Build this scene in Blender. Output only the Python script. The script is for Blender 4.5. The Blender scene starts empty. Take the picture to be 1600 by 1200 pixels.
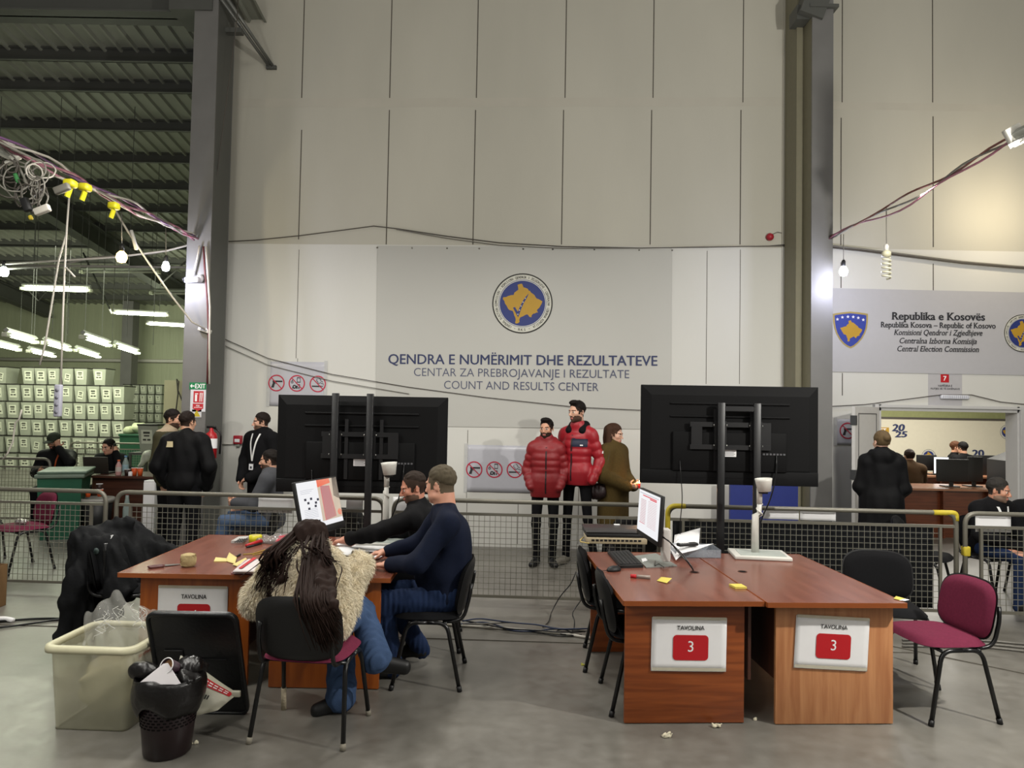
import bpy, bmesh, math, random
import numpy as np
from mathutils import Vector, Matrix
S = bpy.context.scene
COL = S.collection
random.seed(7)
RNG = np.random.default_rng(7)
PI = math.pi

# ---------------------------------------------------------------- camera
FOC, EYE, PITCH, ROLL = 1120.0, 1.85, math.radians(1.95), 0.018
fw = Vector((0, math.cos(PITCH), math.sin(PITCH)))
r0, u0 = Vector((1, 0, 0)), Vector((0, -math.sin(PITCH), math.cos(PITCH)))
rt = math.cos(ROLL) * r0 + math.sin(ROLL) * u0
up = math.cos(ROLL) * u0 - math.sin(ROLL) * r0
CAM = Vector((0, 0, EYE))
cd = bpy.data.cameras.new('camera')
cd.sensor_width = 36; cd.lens = 36 * FOC / 1600; cd.clip_end = 200; cd.clip_start = .05
cam = bpy.data.objects.new('camera', cd); COL.objects.link(cam)
m = Matrix((rt, up, -fw)).transposed().to_4x4(); m.translation = CAM
cam.matrix_world = m
S.camera = cam

def ray(x, y): return (x - 800) / FOC * rt - (y - 600) / FOC * up + fw
def aty(x, y, Y): d = ray(x, y); return CAM + d * (Y / d.y)
def atz(x, y, z): d = ray(x, y); return CAM + d * ((z - EYE) / d.z)
def onplane(x, y, o, n): d = ray(x, y); return CAM + d * ((o - CAM).dot(n) / d.dot(n))

# ---------------------------------------------------------------- world, lights, exposure
S.view_settings.view_transform = 'Standard'; S.view_settings.look = 'None'
S.view_settings.gamma = 1.0; S.view_settings.use_curve_mapping = False
S.view_settings.exposure = 0.40
w = bpy.data.worlds.new('World'); S.world = w; w.use_nodes = True
w.node_tree.nodes['Background'].inputs[0].default_value = (1.0, .97, .88, 1)
w.node_tree.nodes['Background'].inputs[1].default_value = .16

def area(name, loc, size, power, color=(1, .97, .9), target=None, rotz=0):
    l = bpy.data.lights.new(name, 'AREA'); l.shape = 'RECTANGLE'; l.size, l.size_y = size
    l.energy = power; l.color = color
    o = bpy.data.objects.new(name, l); COL.objects.link(o); o.location = loc
    o.rotation_euler = (0, 0, rotz)
    if target is not None:
        o.rotation_euler = (Vector(target) - Vector(loc)).to_track_quat('-Z', 'Y').to_euler()
    return o
def point(name, loc, power, color, r=.04):
    l = bpy.data.lights.new(name, 'POINT'); l.energy = power; l.color = color; l.shadow_soft_size = r
    o = bpy.data.objects.new(name, l); COL.objects.link(o); o.location = loc; return o
# lamps hung on the cables over the counting tables (outside the frame, above and behind)
WARM = (1, .97, .9)
for xx, yy, zz, pw, rr in ((-3.2, 4.2, 3.9, 60, .25), (3.95, 4.6, 3.85, 60, .25), (3.95, 2.75, 3.45, 480, .06), (-3.9, 2.0, 3.8, 50, .25), (0.1, 2.5, 3.9, 50, .3), (4, -2, 3.9, 60, .3), (-4, -2, 3.9, 60, .3)):
    point('hall_lamp_light', (xx, yy, zz), pw, WARM, rr)
for xx, yy, pw in ((-2.9, 6.4, 65), (3.95, 6.2, 40), (0, 6.6, 50), (-3.2, 3.2, 45), (0, 3.2, 10), (3.95, 1.0, 30), (-3.95, .4, 30)):
    area('fill_down_light', (xx, yy, 4.0), (.2, 1.4), pw, WARM)  # unseen downward lights without fixtures, added to brighten the lower wall
# high bay lights of the main hall, far above the frame
for xx in (-3, 3.5):
    area('high_bay_light', (xx, 3.0, 8.6), (1.2, 1.2), 25, (1, .95, .86), target=(xx, 7.5, 3))

# ---------------------------------------------------------------- materials
def lin(h):
    h = h.lstrip('#'); c = [int(h[i:i + 2], 16) / 255 for i in (0, 2, 4)]
    return tuple((v / 12.92 if v <= .04045 else ((v + .055) / 1.055) ** 2.4) for v in c)
MATS = {}
def mat(name, col, rough=.55, metal=0, var=.12, scale=14, bump=0, bscale=None, emit=0, alpha=1, trans=0, coat=0, stretch=None, sss=0, ior=1.45):
    if name in MATS: return MATS[name]
    m = bpy.data.materials.new(name); m.use_nodes = True; MATS[name] = m
    nt = m.node_tree; N = nt.nodes; L = nt.links; b = N['Principled BSDF']
    c = lin(col) if isinstance(col, str) else col
    tc = N.new('ShaderNodeTexCoord'); mp = N.new('ShaderNodeMapping'); L.new(tc.outputs['Object'], mp.inputs[0])
    if stretch: mp.inputs['Scale'].default_value = stretch
    nz = N.new('ShaderNodeTexNoise'); nz.inputs['Scale'].default_value = scale; nz.inputs['Detail'].default_value = 5
    L.new(mp.outputs[0], nz.inputs['Vector'])
    mx = N.new('ShaderNodeMix'); mx.data_type = 'RGBA'
    mx.inputs[6].default_value = tuple(max(0, v * (1 - var)) for v in c) + (1,)
    mx.inputs[7].default_value = tuple(min(1, v * (1 + var)) for v in c) + (1,)
    L.new(nz.outputs[0], mx.inputs[0]); L.new(mx.outputs[2], b.inputs['Base Color'])
    b.inputs['Roughness'].default_value = rough; b.inputs['Metallic'].default_value = metal
    if rough >= .68 and not metal: b.inputs['Specular IOR Level'].default_value = .18
    b.inputs['IOR'].default_value = ior
    if coat: b.inputs['Coat Weight'].default_value = coat; b.inputs['Coat Roughness'].default_value = .15
    if trans: b.inputs['Transmission Weight'].default_value = trans
    if alpha < 1: b.inputs['Alpha'].default_value = alpha
    if sss: b.inputs['Subsurface Weight'].default_value = sss; b.inputs['Subsurface Radius'].default_value = (.02, .008, .004); b.inputs['Subsurface Scale'].default_value = .5
    if emit:
        L.remove(b.inputs['Base Color'].links[0]); b.inputs['Base Color'].default_value = (.02, .02, .02, 1)
        L.new(mx.outputs[2], b.inputs['Emission Color']); b.inputs['Emission Strength'].default_value = emit
    if bump:
        n2 = N.new('ShaderNodeTexNoise'); n2.inputs['Scale'].default_value = bscale or scale * 4; n2.inputs['Detail'].default_value = 4
        L.new(mp.outputs[0], n2.inputs['Vector'])
        bp = N.new('ShaderNodeBump'); bp.inputs['Strength'].default_value = bump; bp.inputs['Distance'].default_value = .02
        L.new(n2.outputs[0], bp.inputs['Height']); L.new(bp.outputs[0], b.inputs['Normal'])
    return m

def wood(name, c1, c2, axis='x', rough=.3):
    if name in MATS: return MATS[name]
    m = bpy.data.materials.new(name); m.use_nodes = True; MATS[name] = m
    nt = m.node_tree; N = nt.nodes; L = nt.links; b = N['Principled BSDF']
    tc = N.new('ShaderNodeTexCoord'); mp = N.new('ShaderNodeMapping'); L.new(tc.outputs['Object'], mp.inputs[0])
    sc = {'x': (1, 9, 14), 'y': (9, 1, 14), 'z': (11, 11, .9)}[axis]
    mp.inputs['Scale'].default_value = sc
    nz = N.new('ShaderNodeTexNoise'); nz.inputs['Scale'].default_value = 2.2; nz.inputs['Detail'].default_value = 7; nz.inputs['Distortion'].default_value = .6
    L.new(mp.outputs[0], nz.inputs['Vector'])
    rp = N.new('ShaderNodeValToRGB'); L.new(nz.outputs[0], rp.inputs[0])
    rp.color_ramp.elements[0].position = .32; rp.color_ramp.elements[1].position = .68
    rp.color_ramp.elements[0].color = lin(c1) + (1,); rp.color_ramp.elements[1].color = lin(c2) + (1,)
    L.new(rp.outputs[0], b.inputs['Base Color']); b.inputs['Roughness'].default_value = rough
    return m

# ---------------------------------------------------------------- mesh helpers
class MB:
    """collects shapes; build() links them as one mesh object"""
    def __init__(s): s.v = []; s.f = []; s.mi = []; s.sm = []
    def add(s, v, f, mi=0, smooth=False):
        o = len(s.v); s.v += [tuple(p) for p in v]
        for q in f: s.f.append(tuple(i + o for i in q)); s.mi.append(mi); s.sm.append(smooth)
        return s
    def bx(s, x0, x1, y0, y1, z0, z1, mi=0):
        v = [(x, y, z) for z in (z0, z1) for y in (y0, y1) for x in (x0, x1)]
        return s.add(v, [(0, 2, 3, 1), (4, 5, 7, 6), (0, 1, 5, 4), (2, 6, 7, 3), (0, 4, 6, 2), (1, 3, 7, 5)], mi)
    def box(s, c, d, mi=0, M=None, bev=0, seg=2):
        c = Vector(c)
        if bev:
            b = bmesh.new(); bmesh.ops.create_cube(b, size=1)
            for q in b.verts: q.co = Vector((q.co.x * d[0], q.co.y * d[1], q.co.z * d[2]))
            bmesh.ops.bevel(b, geom=b.edges[:], offset=bev, segments=seg, profile=.5, affect='EDGES')
            b.verts.index_update(); v = [q.co.copy() for q in b.verts]; f = [[q.index for q in a.verts] for a in b.faces]; b.free()
        else:
            v = [Vector((x * d[0] / 2, y * d[1] / 2, z * d[2] / 2)) for z in (-1, 1) for y in (-1, 1) for x in (-1, 1)]
            f = [(0, 2, 3, 1), (4, 5, 7, 6), (0, 1, 5, 4), (2, 6, 7, 3), (0, 4, 6, 2), (1, 3, 7, 5)]
        if M is not None: v = [M @ q for q in v]
        return s.add([q + c for q in v], f, mi, bool(bev) and seg > 1)
    def tube(s, pts, r, n=8, mi=0, closed=False, flat=1.0):
        pts = [Vector(p) for p in pts]; k = len(pts)
        rr = r if isinstance(r, (list, tuple)) else [r] * k
        ring = []; prev = None
        for i, p in enumerate(pts):
            a = pts[(i - 1) % k] if (i or closed) else p; c = pts[(i + 1) % k] if (i < k - 1 or closed) else p
            t = (c - a)
            if t.length < 1e-9: t = Vector((0, 0, 1))
            t.normalize()
            if prev is None:
                h = Vector((0, 0, 1)) if abs(t.z) < .9 else Vector((1, 0, 0)); x = t.cross(h).normalized()
            else:
                x = prev - t * prev.dot(t)
                x = x.normalized() if x.length > 1e-6 else t.orthogonal().normalized()
            prev = x; y = t.cross(x)
            ring.append([p + (x * math.cos(2 * PI * j / n) + y * math.sin(2 * PI * j / n) * flat) * rr[i] for j in range(n)])
        v = [q for a in ring for q in a]; f = []
        for i in range(k if closed else k - 1):
            for j in range(n):
                a, b = i * n + j, i * n + (j + 1) % n; c, d = ((i + 1) % k) * n + (j + 1) % n, ((i + 1) % k) * n + j
                f.append((a, b, c, d))
        if not closed: f.append(tuple(range(n - 1, -1, -1))); f.append(tuple(range((k - 1) * n, k * n)))
        return s.add(v, f, mi, n > 4)
    def lathe(s, prof, c=(0, 0, 0), n=20, mi=0, M=None, capped=True):
        c = Vector(c); v = []
        for r, z in prof:
            for j in range(n): v.append(Vector((r * math.cos(2 * PI * j / n), r * math.sin(2 * PI * j / n), z)))
        if M is not None: v = [M @ q for q in v]
        f = [(i * n + j, i * n + (j + 1) % n, (i + 1) * n + (j + 1) % n, (i + 1) * n + j) for i in range(len(prof) - 1) for j in range(n)]
        if capped: f.append(tuple(range(n - 1, -1, -1))); f.append(tuple(range((len(prof) - 1) * n, len(prof) * n)))
        return s.add([q + c for q in v], f, mi, True)
    def poly(s, pts, z0, z1, mi=0, M=None):
        """2-d outline (x, y) given thickness z0..z1"""
        k = len(pts)
        ar = sum(pts[i][0] * pts[(i + 1) % k][1] - pts[(i + 1) % k][0] * pts[i][1] for i in range(k))
        if ar < 0: pts = pts[::-1]
        v = [Vector((p[0], p[1], z0)) for p in pts] + [Vector((p[0], p[1], z1)) for p in pts]
        f = [tuple(range(k - 1, -1, -1)), tuple(range(k, 2 * k))] + [(i, (i + 1) % k, k + (i + 1) % k, k + i) for i in range(k)]
        if M is not None: v = [M @ q for q in v]
        return s.add(v, f, mi)
    def ring(s, c, ra, rb, z, n=40, mi=0, a0=0, a1=2 * PI):
        v = []; full = abs(a1 - a0 - 2 * PI) < 1e-6; k = n if full else n + 1
        for i in range(k):
            a = a0 + (a1 - a0) * i / n
            for q in (ra, rb): v.append((c[0] + q * math.cos(a), c[1] + q * math.sin(a), z))
        f = [(2 * i, 2 * i + 1, 2 * ((i + 1) % k) + 1, 2 * ((i + 1) % k)) for i in range(n)]
        return s.add(v, f, mi)
    def grid(s, fn, nu, nv, mi=0, wrap=False, smooth=True):
        v = [fn(i / (nu if wrap else nu - 1), j / (nv - 1)) for i in range(nu) for j in range(nv)]
        f = [(i * nv + j, ((i + 1) % nu) * nv + j, ((i + 1) % nu) * nv + j + 1, i * nv + j + 1) for i in range(nu if wrap else nu - 1) for j in range(nv - 1)]
        return s.add(v, f, mi, smooth)
    def xf(s, M):
        s.v = [tuple(M @ Vector(p)) for p in s.v]; return s
    def merge(s, o, M=None, mi=None):
        v = o.v if M is None else [M @ Vector(p) for p in o.v]
        k = len(s.v); s.v += [tuple(p) for p in v]
        s.f += [tuple(i + k for i in q) for q in o.f]; s.mi += o.mi if mi is None else [mi] * len(o.f); s.sm += o.sm
        return s
    def build(s, name, mats, parent=None, label=None, solid=0):
        me = bpy.data.meshes.new(name); me.from_pydata(s.v, [], s.f)
        for q in (mats if isinstance(mats, (list, tuple)) else [mats]): me.materials.append(q)
        me.polygons.foreach_set('material_index', s.mi); me.polygons.foreach_set('use_smooth', s.sm); me.update()
        o = bpy.data.objects.new(name, me); COL.objects.link(o)
        if parent is not None: o.parent = parent
        if label: o['label'] = label
        if solid:
            q = o.modifiers.new('thickness', 'SOLIDIFY'); q.thickness = solid; q.offset = 0
        return o

def tag(o, label, cat, group=None, kind=None):
    o['label'] = label; o['category'] = cat
    if group: o['group'] = group
    if kind: o['kind'] = kind
    return o
def thing(name, label, cat, loc=(0, 0, 0), rotz=0, group=None, M=None):
    o = bpy.data.objects.new(name, None); COL.objects.link(o); o.empty_display_size = .1
    o.matrix_world = M if M is not None else Matrix.Translation(Vector(loc)) @ Matrix.Rotation(rotz, 4, 'Z')
    return tag(o, label, cat, group)
def struct(name, mb, mats, parent=None, solid=0):
    o = mb.build(name, mats, parent, solid=solid)
    if parent is None: o['kind'] = 'structure'
    return o
def wpart(name, mb, mats, root, label=None):
    """part whose shape was laid out in world coordinates"""
    return mb.xf(root.matrix_world.inverted()).build(name, mats, root, label)
def arc(c, r, a0, a1, n, ax=(1, 0, 0), ay=(0, 0, 1)):
    c, ax, ay = Vector(c), Vector(ax), Vector(ay)
    return [c + ax * (r * math.cos(a0 + (a1 - a0) * i / n)) + ay * (r * math.sin(a0 + (a1 - a0) * i / n)) for i in range(n + 1)]
def fillet(pts, r, n=5):
    """round the inner corners of a polyline"""
    pts = [Vector(p) for p in pts]; out = [pts[0]]
    for i in range(1, len(pts) - 1):
        a, b, c = pts[i - 1], pts[i], pts[i + 1]; d1 = (a - b); d2 = (c - b)
        q = min(r, d1.length * .49, d2.length * .49); p1 = b + d1.normalized() * q; p2 = b + d2.normalized() * q
        for k in range(n + 1):
            t = k / n; out.append(p1 * (1 - t) ** 2 + b * 2 * t * (1 - t) + p2 * t * t)
    out.append(pts[-1]); return out
def sag(a, b, drop, n=14):
    a, b = Vector(a), Vector(b)
    return [a.lerp(b, i / n) - Vector((0, 0, drop * 4 * (i / n) * (1 - i / n))) for i in range(n + 1)]

# lettering ----------------------------------------------------------------
def text_mesh(body, bold=0.0, shear=0.0, serif=False):
    c = bpy.data.curves.new('t', 'FONT'); c.body = body; c.size = 1; c.offset = min(bold, 0); c.shear = shear; c.resolution_u = 3
    c.extrude = 0; c.fill_mode = 'FRONT'
    o = bpy.data.objects.new('t', c); COL.objects.link(o)
    dg = bpy.context.evaluated_depsgraph_get(); dg.update()
    me = bpy.data.meshes.new_from_object(o.evaluated_get(dg))
    v = [q.co.copy() for q in me.vertices]; f = [tuple(p.vertices) for p in me.polygons]
    bpy.data.objects.remove(o); bpy.data.curves.remove(c); bpy.data.meshes.remove(me)
    if serif:
        cnt = {}
        for q in f:
            for i in range(len(q)): e = tuple(sorted((q[i], q[(i + 1) % len(q)]))); cnt[e] = cnt.get(e, 0) + 1
        for (a, b), k in cnt.items():
            A, B = v[a], v[b]
            if k == 1 and abs(A.y - B.y) < .004 and .05 < abs(A.x - B.x) < .16:
                s_ = 1 if A.y < .25 else -1; x0, x1, y = min(A.x, B.x) - .055, max(A.x, B.x) + .055, A.y; n = len(v)
                v += [Vector((x0, y, -.0002)), Vector((x1, y, -.0002)), Vector((x1, y + .035 * s_, -.0002)), Vector((x0, y + .035 * s_, -.0002))]; f.append((n, n + 1, n + 2, n + 3))
    if bold > 0:
        n = len(v); f0 = list(f); v0 = list(v)
        for dx, dy in ((bold, 0), (-bold, 0), (0, bold * .5), (0, -bold * .5)):
            k = len(v); v += [q + Vector((dx, dy, .0003 * k / n)) for q in v0]; f += [tuple(i + k for i in q) for q in f0]
    return v, f
def letters(mb, body, x0, x1, y0, y1, z=.002, bold=0.0, shear=0.0, mi=0, keep=False):
    """fit a line of text into the rectangle x0..x1, y0..y1"""
    v, f = text_mesh(body, bold, shear)
    a0, a1 = min(q.x for q in v), max(q.x for q in v); b0, b1 = min(q.y for q in v), max(q.y for q in v)
    sx = (x1 - x0) / (a1 - a0); sy = (y1 - y0) / (b1 - b0)
    if keep: sx = sy; x0 = (x0 + x1) / 2 - sx * (a1 - a0) / 2
    return mb.add([(x0 + (q.x - a0) * sx, y0 + (q.y - b0) * sy, z + q.z) for q in v], f, mi)
def ring_letters(mb, body, c, r, h, a0, a1, z, mi=0, inward=False, bold=.01, wf=.72):
    """letters round a seal, from angle a0 to a1"""
    n = len(body)
    for i, ch in enumerate(body):
        if ch == ' ': continue
        a = a0 + (a1 - a0) * (i + .5) / n
        v, f = text_mesh(ch, bold)
        x0, x1 = min(q.x for q in v), max(q.x for q in v)
        s = h / .7; rot = a - PI / 2 if not inward else a + PI / 2
        out = []
        for q in v:
            x, y = (q.x - (x0 + x1) / 2) * s * wf, (q.y - .35) * s
            out.append((c[0] + r * math.cos(a) + x * math.cos(rot) - y * math.sin(rot), c[1] + r * math.sin(a) + x * math.sin(rot) + y * math.cos(rot), z + q.z))
        mb.add(out, f, mi)
# ---------------------------------------------------------------- smooth bodies (distance field -> one continuous surface)
from mathutils.bvhtree import BVHTree
def nv(p): return np.array(p, dtype=np.float32)
class Field:
    def __init__(s, lo, hi, res):
        s.lo = nv(lo); s.res = res; s.n = np.maximum(4, np.ceil((nv(hi) - s.lo) / res).astype(int) + 1)
        s.F = np.full(s.n, .2, np.float32)
    def sub(s, lo, hi, m):
        i0 = np.clip(np.floor((lo - m - s.lo) / s.res).astype(int), 0, s.n - 1); i1 = np.clip(np.ceil((hi + m - s.lo) / s.res).astype(int) + 1, 1, s.n)
        if np.any(i1 - i0 < 1): return None
        sl = tuple(slice(a, b) for a, b in zip(i0, i1))
        g = [(s.lo[a] + s.res * np.arange(i0[a], i1[a])).astype(np.float32) for a in range(3)]
        return sl, (g[0][:, None, None], g[1][None, :, None], g[2][None, None, :])
    def comb(s, sl, d, k, op):
        A = s.F[sl]
        if op == '+':
            if k <= 0: s.F[sl] = np.minimum(A, d)
            else:
                h = np.clip(.5 + .5 * (d - A) / k, 0, 1); s.F[sl] = d + (A - d) * h - k * h * (1 - h)
        elif op == '-':
            d = -d; h = np.clip(.5 - .5 * (d - A) / max(k, 1e-5), 0, 1); s.F[sl] = d + (A - d) * h + k * h * (1 - h)
    def cap(s, a, b, ra, rb=None, k=.02, op='+', q=None):
        rb = ra if rb is None else rb; a, b = nv(a), nv(b); R = max(ra, rb)
        g = s.sub(np.minimum(a, b) - R, np.maximum(a, b) + R, max(k, .02) + 2 * s.res)
        if g is None: return
        sl, (X, Y, Z) = g; d = b - a; L2 = float(d @ d) + 1e-9
        t = np.clip(((X - a[0]) * d[0] + (Y - a[1]) * d[1] + (Z - a[2]) * d[2]) / L2, 0, 1)
        D = np.sqrt((X - a[0] - t * d[0]) ** 2 + (Y - a[1] - t * d[1]) ** 2 + (Z - a[2] - t * d[2]) ** 2) - (ra + (rb - ra) * t)
        if q: D = D - q[1] * (np.abs(np.sin(PI * t * math.sqrt(L2) / q[0])) - .6)
        s.comb(sl, D, k, op)
    def ell(s, c, r, M=None, k=.02, op='+', q=None):
        c, r = nv(c), nv(r); R = float(r.max())
        g = s.sub(c - R, c + R, max(k, .02) + 2 * s.res)
        if g is None: return
        sl, (X, Y, Z) = g; x, y, z = X - c[0], Y - c[1], Z - c[2]
        if M is not None:
            m = nv(M); x, y, z = (x * m[0, i] + y * m[1, i] + z * m[2, i] for i in range(3))
        k0 = np.sqrt((x / r[0]) ** 2 + (y / r[1]) ** 2 + (z / r[2]) ** 2); k1 = np.sqrt((x / r[0] ** 2) ** 2 + (y / r[1] ** 2) ** 2 + (z / r[2] ** 2) ** 2) + 1e-6
        D = k0 * (k0 - 1) / k1
        if q: D = D - q[1] * (np.abs(np.sin(PI * z / q[0])) - .6)
        s.comb(sl, D.astype(np.float32), k, op)
    def plane(s, p, n, k=.005):
        """keep what lies behind the plane (n points outward)"""
        p, n = nv(p), nv(n); n = n / np.linalg.norm(n)
        g = [s.lo[a] + s.res * np.arange(s.n[a]) for a in range(3)]
        D = (g[0][:, None, None] - p[0]) * n[0] + (g[1][None, :, None] - p[1]) * n[1] + (g[2][None, None, :] - p[2]) * n[2]
        s.F = np.maximum(s.F, D.astype(np.float32))
    def taper(s, p, n, w, amt):
        p, n = nv(p), nv(n); n = n / np.linalg.norm(n); g = [s.lo[a] + s.res * np.arange(s.n[a]) for a in range(3)]
        D = (g[0][:, None, None] - p[0]) * n[0] + (g[1][None, :, None] - p[1]) * n[1] + (g[2][None, None, :] - p[2]) * n[2]
        s.F = (s.F + amt * np.clip((D + w) / w, 0, 1) ** 1.3).astype(np.float32)
    def wrinkle(s, amp, freq, seed=0):
        r = np.random.default_rng(seed)
        g = [s.lo[a] + s.res * np.arange(s.n[a]) for a in range(3)]
        W = 0
        for i in range(5):
            k = r.normal(size=3) * freq; k[2] *= .6
            W = W + np.sin(g[0][:, None, None] * k[0] + g[1][None, :, None] * k[1] + g[2][None, None, :] * k[2] + r.uniform(0, 6))
        near = np.clip(1 - np.abs(s.F) / .06, 0, 1)
        s.F = (s.F + amp * W / 2.2 * near).astype(np.float32)
    def mesh(s, smooth=1):
        F = s.F.copy(); F[0] = F[-1] = .1; F[:, 0] = F[:, -1] = .1; F[:, :, 0] = F[:, :, -1] = .1
        I = F < 0; n = np.array(F.shape) - 1
        C = [(i, j, k) for i in (0, 1) for j in (0, 1) for k in (0, 1)]
        cnt = sum(I[i:n[0] + i, j:n[1] + j, k:n[2] + k].astype(np.int8) for i, j, k in C)
        c = np.argwhere((cnt > 0) & (cnt < 8)); idx = np.full(tuple(n), -1, np.int32); idx[tuple(c.T)] = np.arange(len(c))
        P = np.zeros((len(c), 3), np.float32); W = np.zeros(len(c), np.float32)
        for a in C:
            for ax in range(3):
                if a[ax]: continue
                b = list(a); b[ax] = 1
                fa = F[c[:, 0] + a[0], c[:, 1] + a[1], c[:, 2] + a[2]]; fb = F[c[:, 0] + b[0], c[:, 1] + b[1], c[:, 2] + b[2]]
                x = (fa < 0) != (fb < 0); t = np.where(x, fa / np.where(x, fa - fb, 1), 0)
                q = np.tile(nv(a), (len(c), 1)); q[:, ax] += t
                P[x] += q[x]; W[x] += 1
        P = c + P / W[:, None]
        Q = []
        for ax in range(3):
            o = [i for i in range(3) if i != ax]
            A = np.take(I, range(0, n[ax]), ax); B = np.take(I, range(1, n[ax] + 1), ax)
            e = np.argwhere(A != B); e = e[(e[:, o[0]] > 0) & (e[:, o[1]] > 0) & (e[:, o[0]] < n[o[0]]) & (e[:, o[1]] < n[o[1]])]
            def at(d0, d1):
                z = e.copy(); z[:, o[0]] += d0; z[:, o[1]] += d1; return idx[tuple(z.T)]
            q = np.stack([at(-1, -1), at(0, -1), at(0, 0), at(-1, 0)], 1)
            ins = I[tuple(e.T)]
            flip = ins if ax != 1 else ~ins
            q[~flip] = q[~flip][:, ::-1]; Q.append(q)
        Q = np.concatenate(Q); Q = Q[(Q >= 0).all(1)]
        for _ in range(smooth):
            acc = np.zeros_like(P); w = np.zeros(len(P))
            for i in range(4):
                for j in (1, 3): np.add.at(acc, Q[:, i], P[Q[:, (i + j) % 4]])
                np.add.at(w, Q[:, i], 2)
            P = .5 * P + .5 * acc / np.maximum(w, 1)[:, None]
        return s.lo + s.res * P, Q
def np_mesh(name, V, Q, mats, parent=None, mi=None, label=None, smooth=True):
    me = bpy.data.meshes.new(name); n = len(Q); k = Q.shape[1]
    me.vertices.add(len(V)); me.vertices.foreach_set('co', np.ascontiguousarray(V, np.float32).ravel())
    me.loops.add(n * k); me.loops.foreach_set('vertex_index', np.ascontiguousarray(Q, np.int32).ravel())
    me.polygons.add(n); me.polygons.foreach_set('loop_start', np.arange(0, n * k, k, dtype=np.int32))
    for q in (mats if isinstance(mats, (list, tuple)) else [mats]): me.materials.append(q)
    if mi is not None: me.polygons.foreach_set('material_index', np.asarray(mi, np.int32))
    me.polygons.foreach_set('use_smooth', np.full(n, smooth)); me.update(); me.validate()
    o = bpy.data.objects.new(name, me); COL.objects.link(o)
    if parent is not None: o.parent = parent
    if label: o['label'] = label
    return o

# ---------------------------------------------------------------- people
def J_stand(s=1.0, **kw):
    J = dict(pel=(0, 0, .96), chest=(0, -.005, 1.26), neck=(0, .01, 1.47), head=(0, -.01, 1.645),
             sL=(.185, .01, 1.42), sR=(-.185, .01, 1.42), eL=(.245, .03, 1.13), eR=(-.245, .03, 1.13),
             wL=(.25, -.04, .88), wR=(-.25, -.04, .88), hL=(.09, 0, .92), hR=(-.09, 0, .92),
             kL=(.105, -.02, .5), kR=(-.105, -.02, .5), aL=(.11, .03, .085), aR=(-.11, .03, .085), tL=(.135, -.14, .035), tR=(-.135, -.14, .035))
    J.update(kw); return {k: Vector(v) * s for k, v in J.items()}
def J_sit(s=1.0, **kw):
    J = dict(pel=(0, .02, .56), chest=(0, -.01, .85), neck=(0, -.02, 1.06), head=(0, -.05, 1.235),
             sL=(.185, -.01, 1.01), sR=(-.185, -.01, 1.01), eL=(.24, -.1, .76), eR=(-.24, -.1, .76),
             wL=(.16, -.33, .76), wR=(-.16, -.33, .76), hL=(.09, 0, .53), hR=(-.09, 0, .53),
             kL=(.13, -.42, .52), kR=(-.13, -.42, .52), aL=(.13, -.4, .085), aR=(-.13, -.4, .085), tL=(.15, -.57, .035), tR=(-.15, -.57, .035))
    J.update(kw); return {k: Vector(v) * s for k, v in J.items()}
def rotm(yaw=0, pitch=0, roll=0):
    """yaw + = turns to the person's left, pitch + = looks down"""
    return Matrix.Rotation(math.radians(yaw), 3, 'Z') @ Matrix.Rotation(math.radians(pitch), 3, 'X') @ Matrix.Rotation(math.radians(roll), 3, 'Y')

def torso_frame(J):
    z = (J['neck'] - J['pel']).normalized(); x = (J['sL'] - J['sR']); x = (x - z * x.dot(z)).normalized(); y = z.cross(x)
    return Matrix((x, y, z)).transposed()
def torso(F, J, g=0, w=1.0, belly=0.0, k=.05, q=None, low=True):
    T = torso_frame(J); mid = J['pel'].lerp(J['chest'], .5)
    F.ell(J['chest'], (.158 * w + g, .108 * w + g, .22 + g), T, k, q=q)
    F.ell(J['chest'] + T @ Vector((0, 0, .1)), (.15 * w + g, .085 * w + g, .11 + g), T, k, q=q)
    F.ell(mid + T @ Vector((0, -belly * .6, 0)), (.142 * w + belly * .5 + g, .102 * w + belly + g, .19 + g), T, k, q=q)
    if low: F.ell(J['pel'], (.162 * w + g, .115 * w + g, .13 + g), T, k)
    F.cap(J['sL'] + (J['neck'] - J['sL']) * .2, J['sR'] + (J['neck'] - J['sR']) * .2, .055 + g, k=k)
    for a in 'LR': F.cap(J['s' + a], J['neck'] + Vector((0, 0, .015)), .05 + g, .045 + g, k=k)
def arm(F, J, a, g=0, k=.03, q=None, cuff=0, up=1.0):
    F.cap(J['s' + a], J['e' + a], (.054 * up + g), (.042 * up + g), k, q=q)
    e = J['w' + a] + (J['w' + a] - J['e' + a]).normalized() * cuff
    F.cap(J['e' + a], e, (.043 * up + g), (.029 + g), k, q=q)
def leg(F, J, a, g=0, k=.03, end=0, flare=0, w=1.0):
    F.cap(J['h' + a], J['k' + a], .082 * w + g, .054 * w + g, k)
    e = J['a' + a] + (J['a' + a] - J['k' + a]).normalized() * end
    F.cap(J['k' + a], e, .054 * w + g, .04 + g + flare, k)
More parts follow.
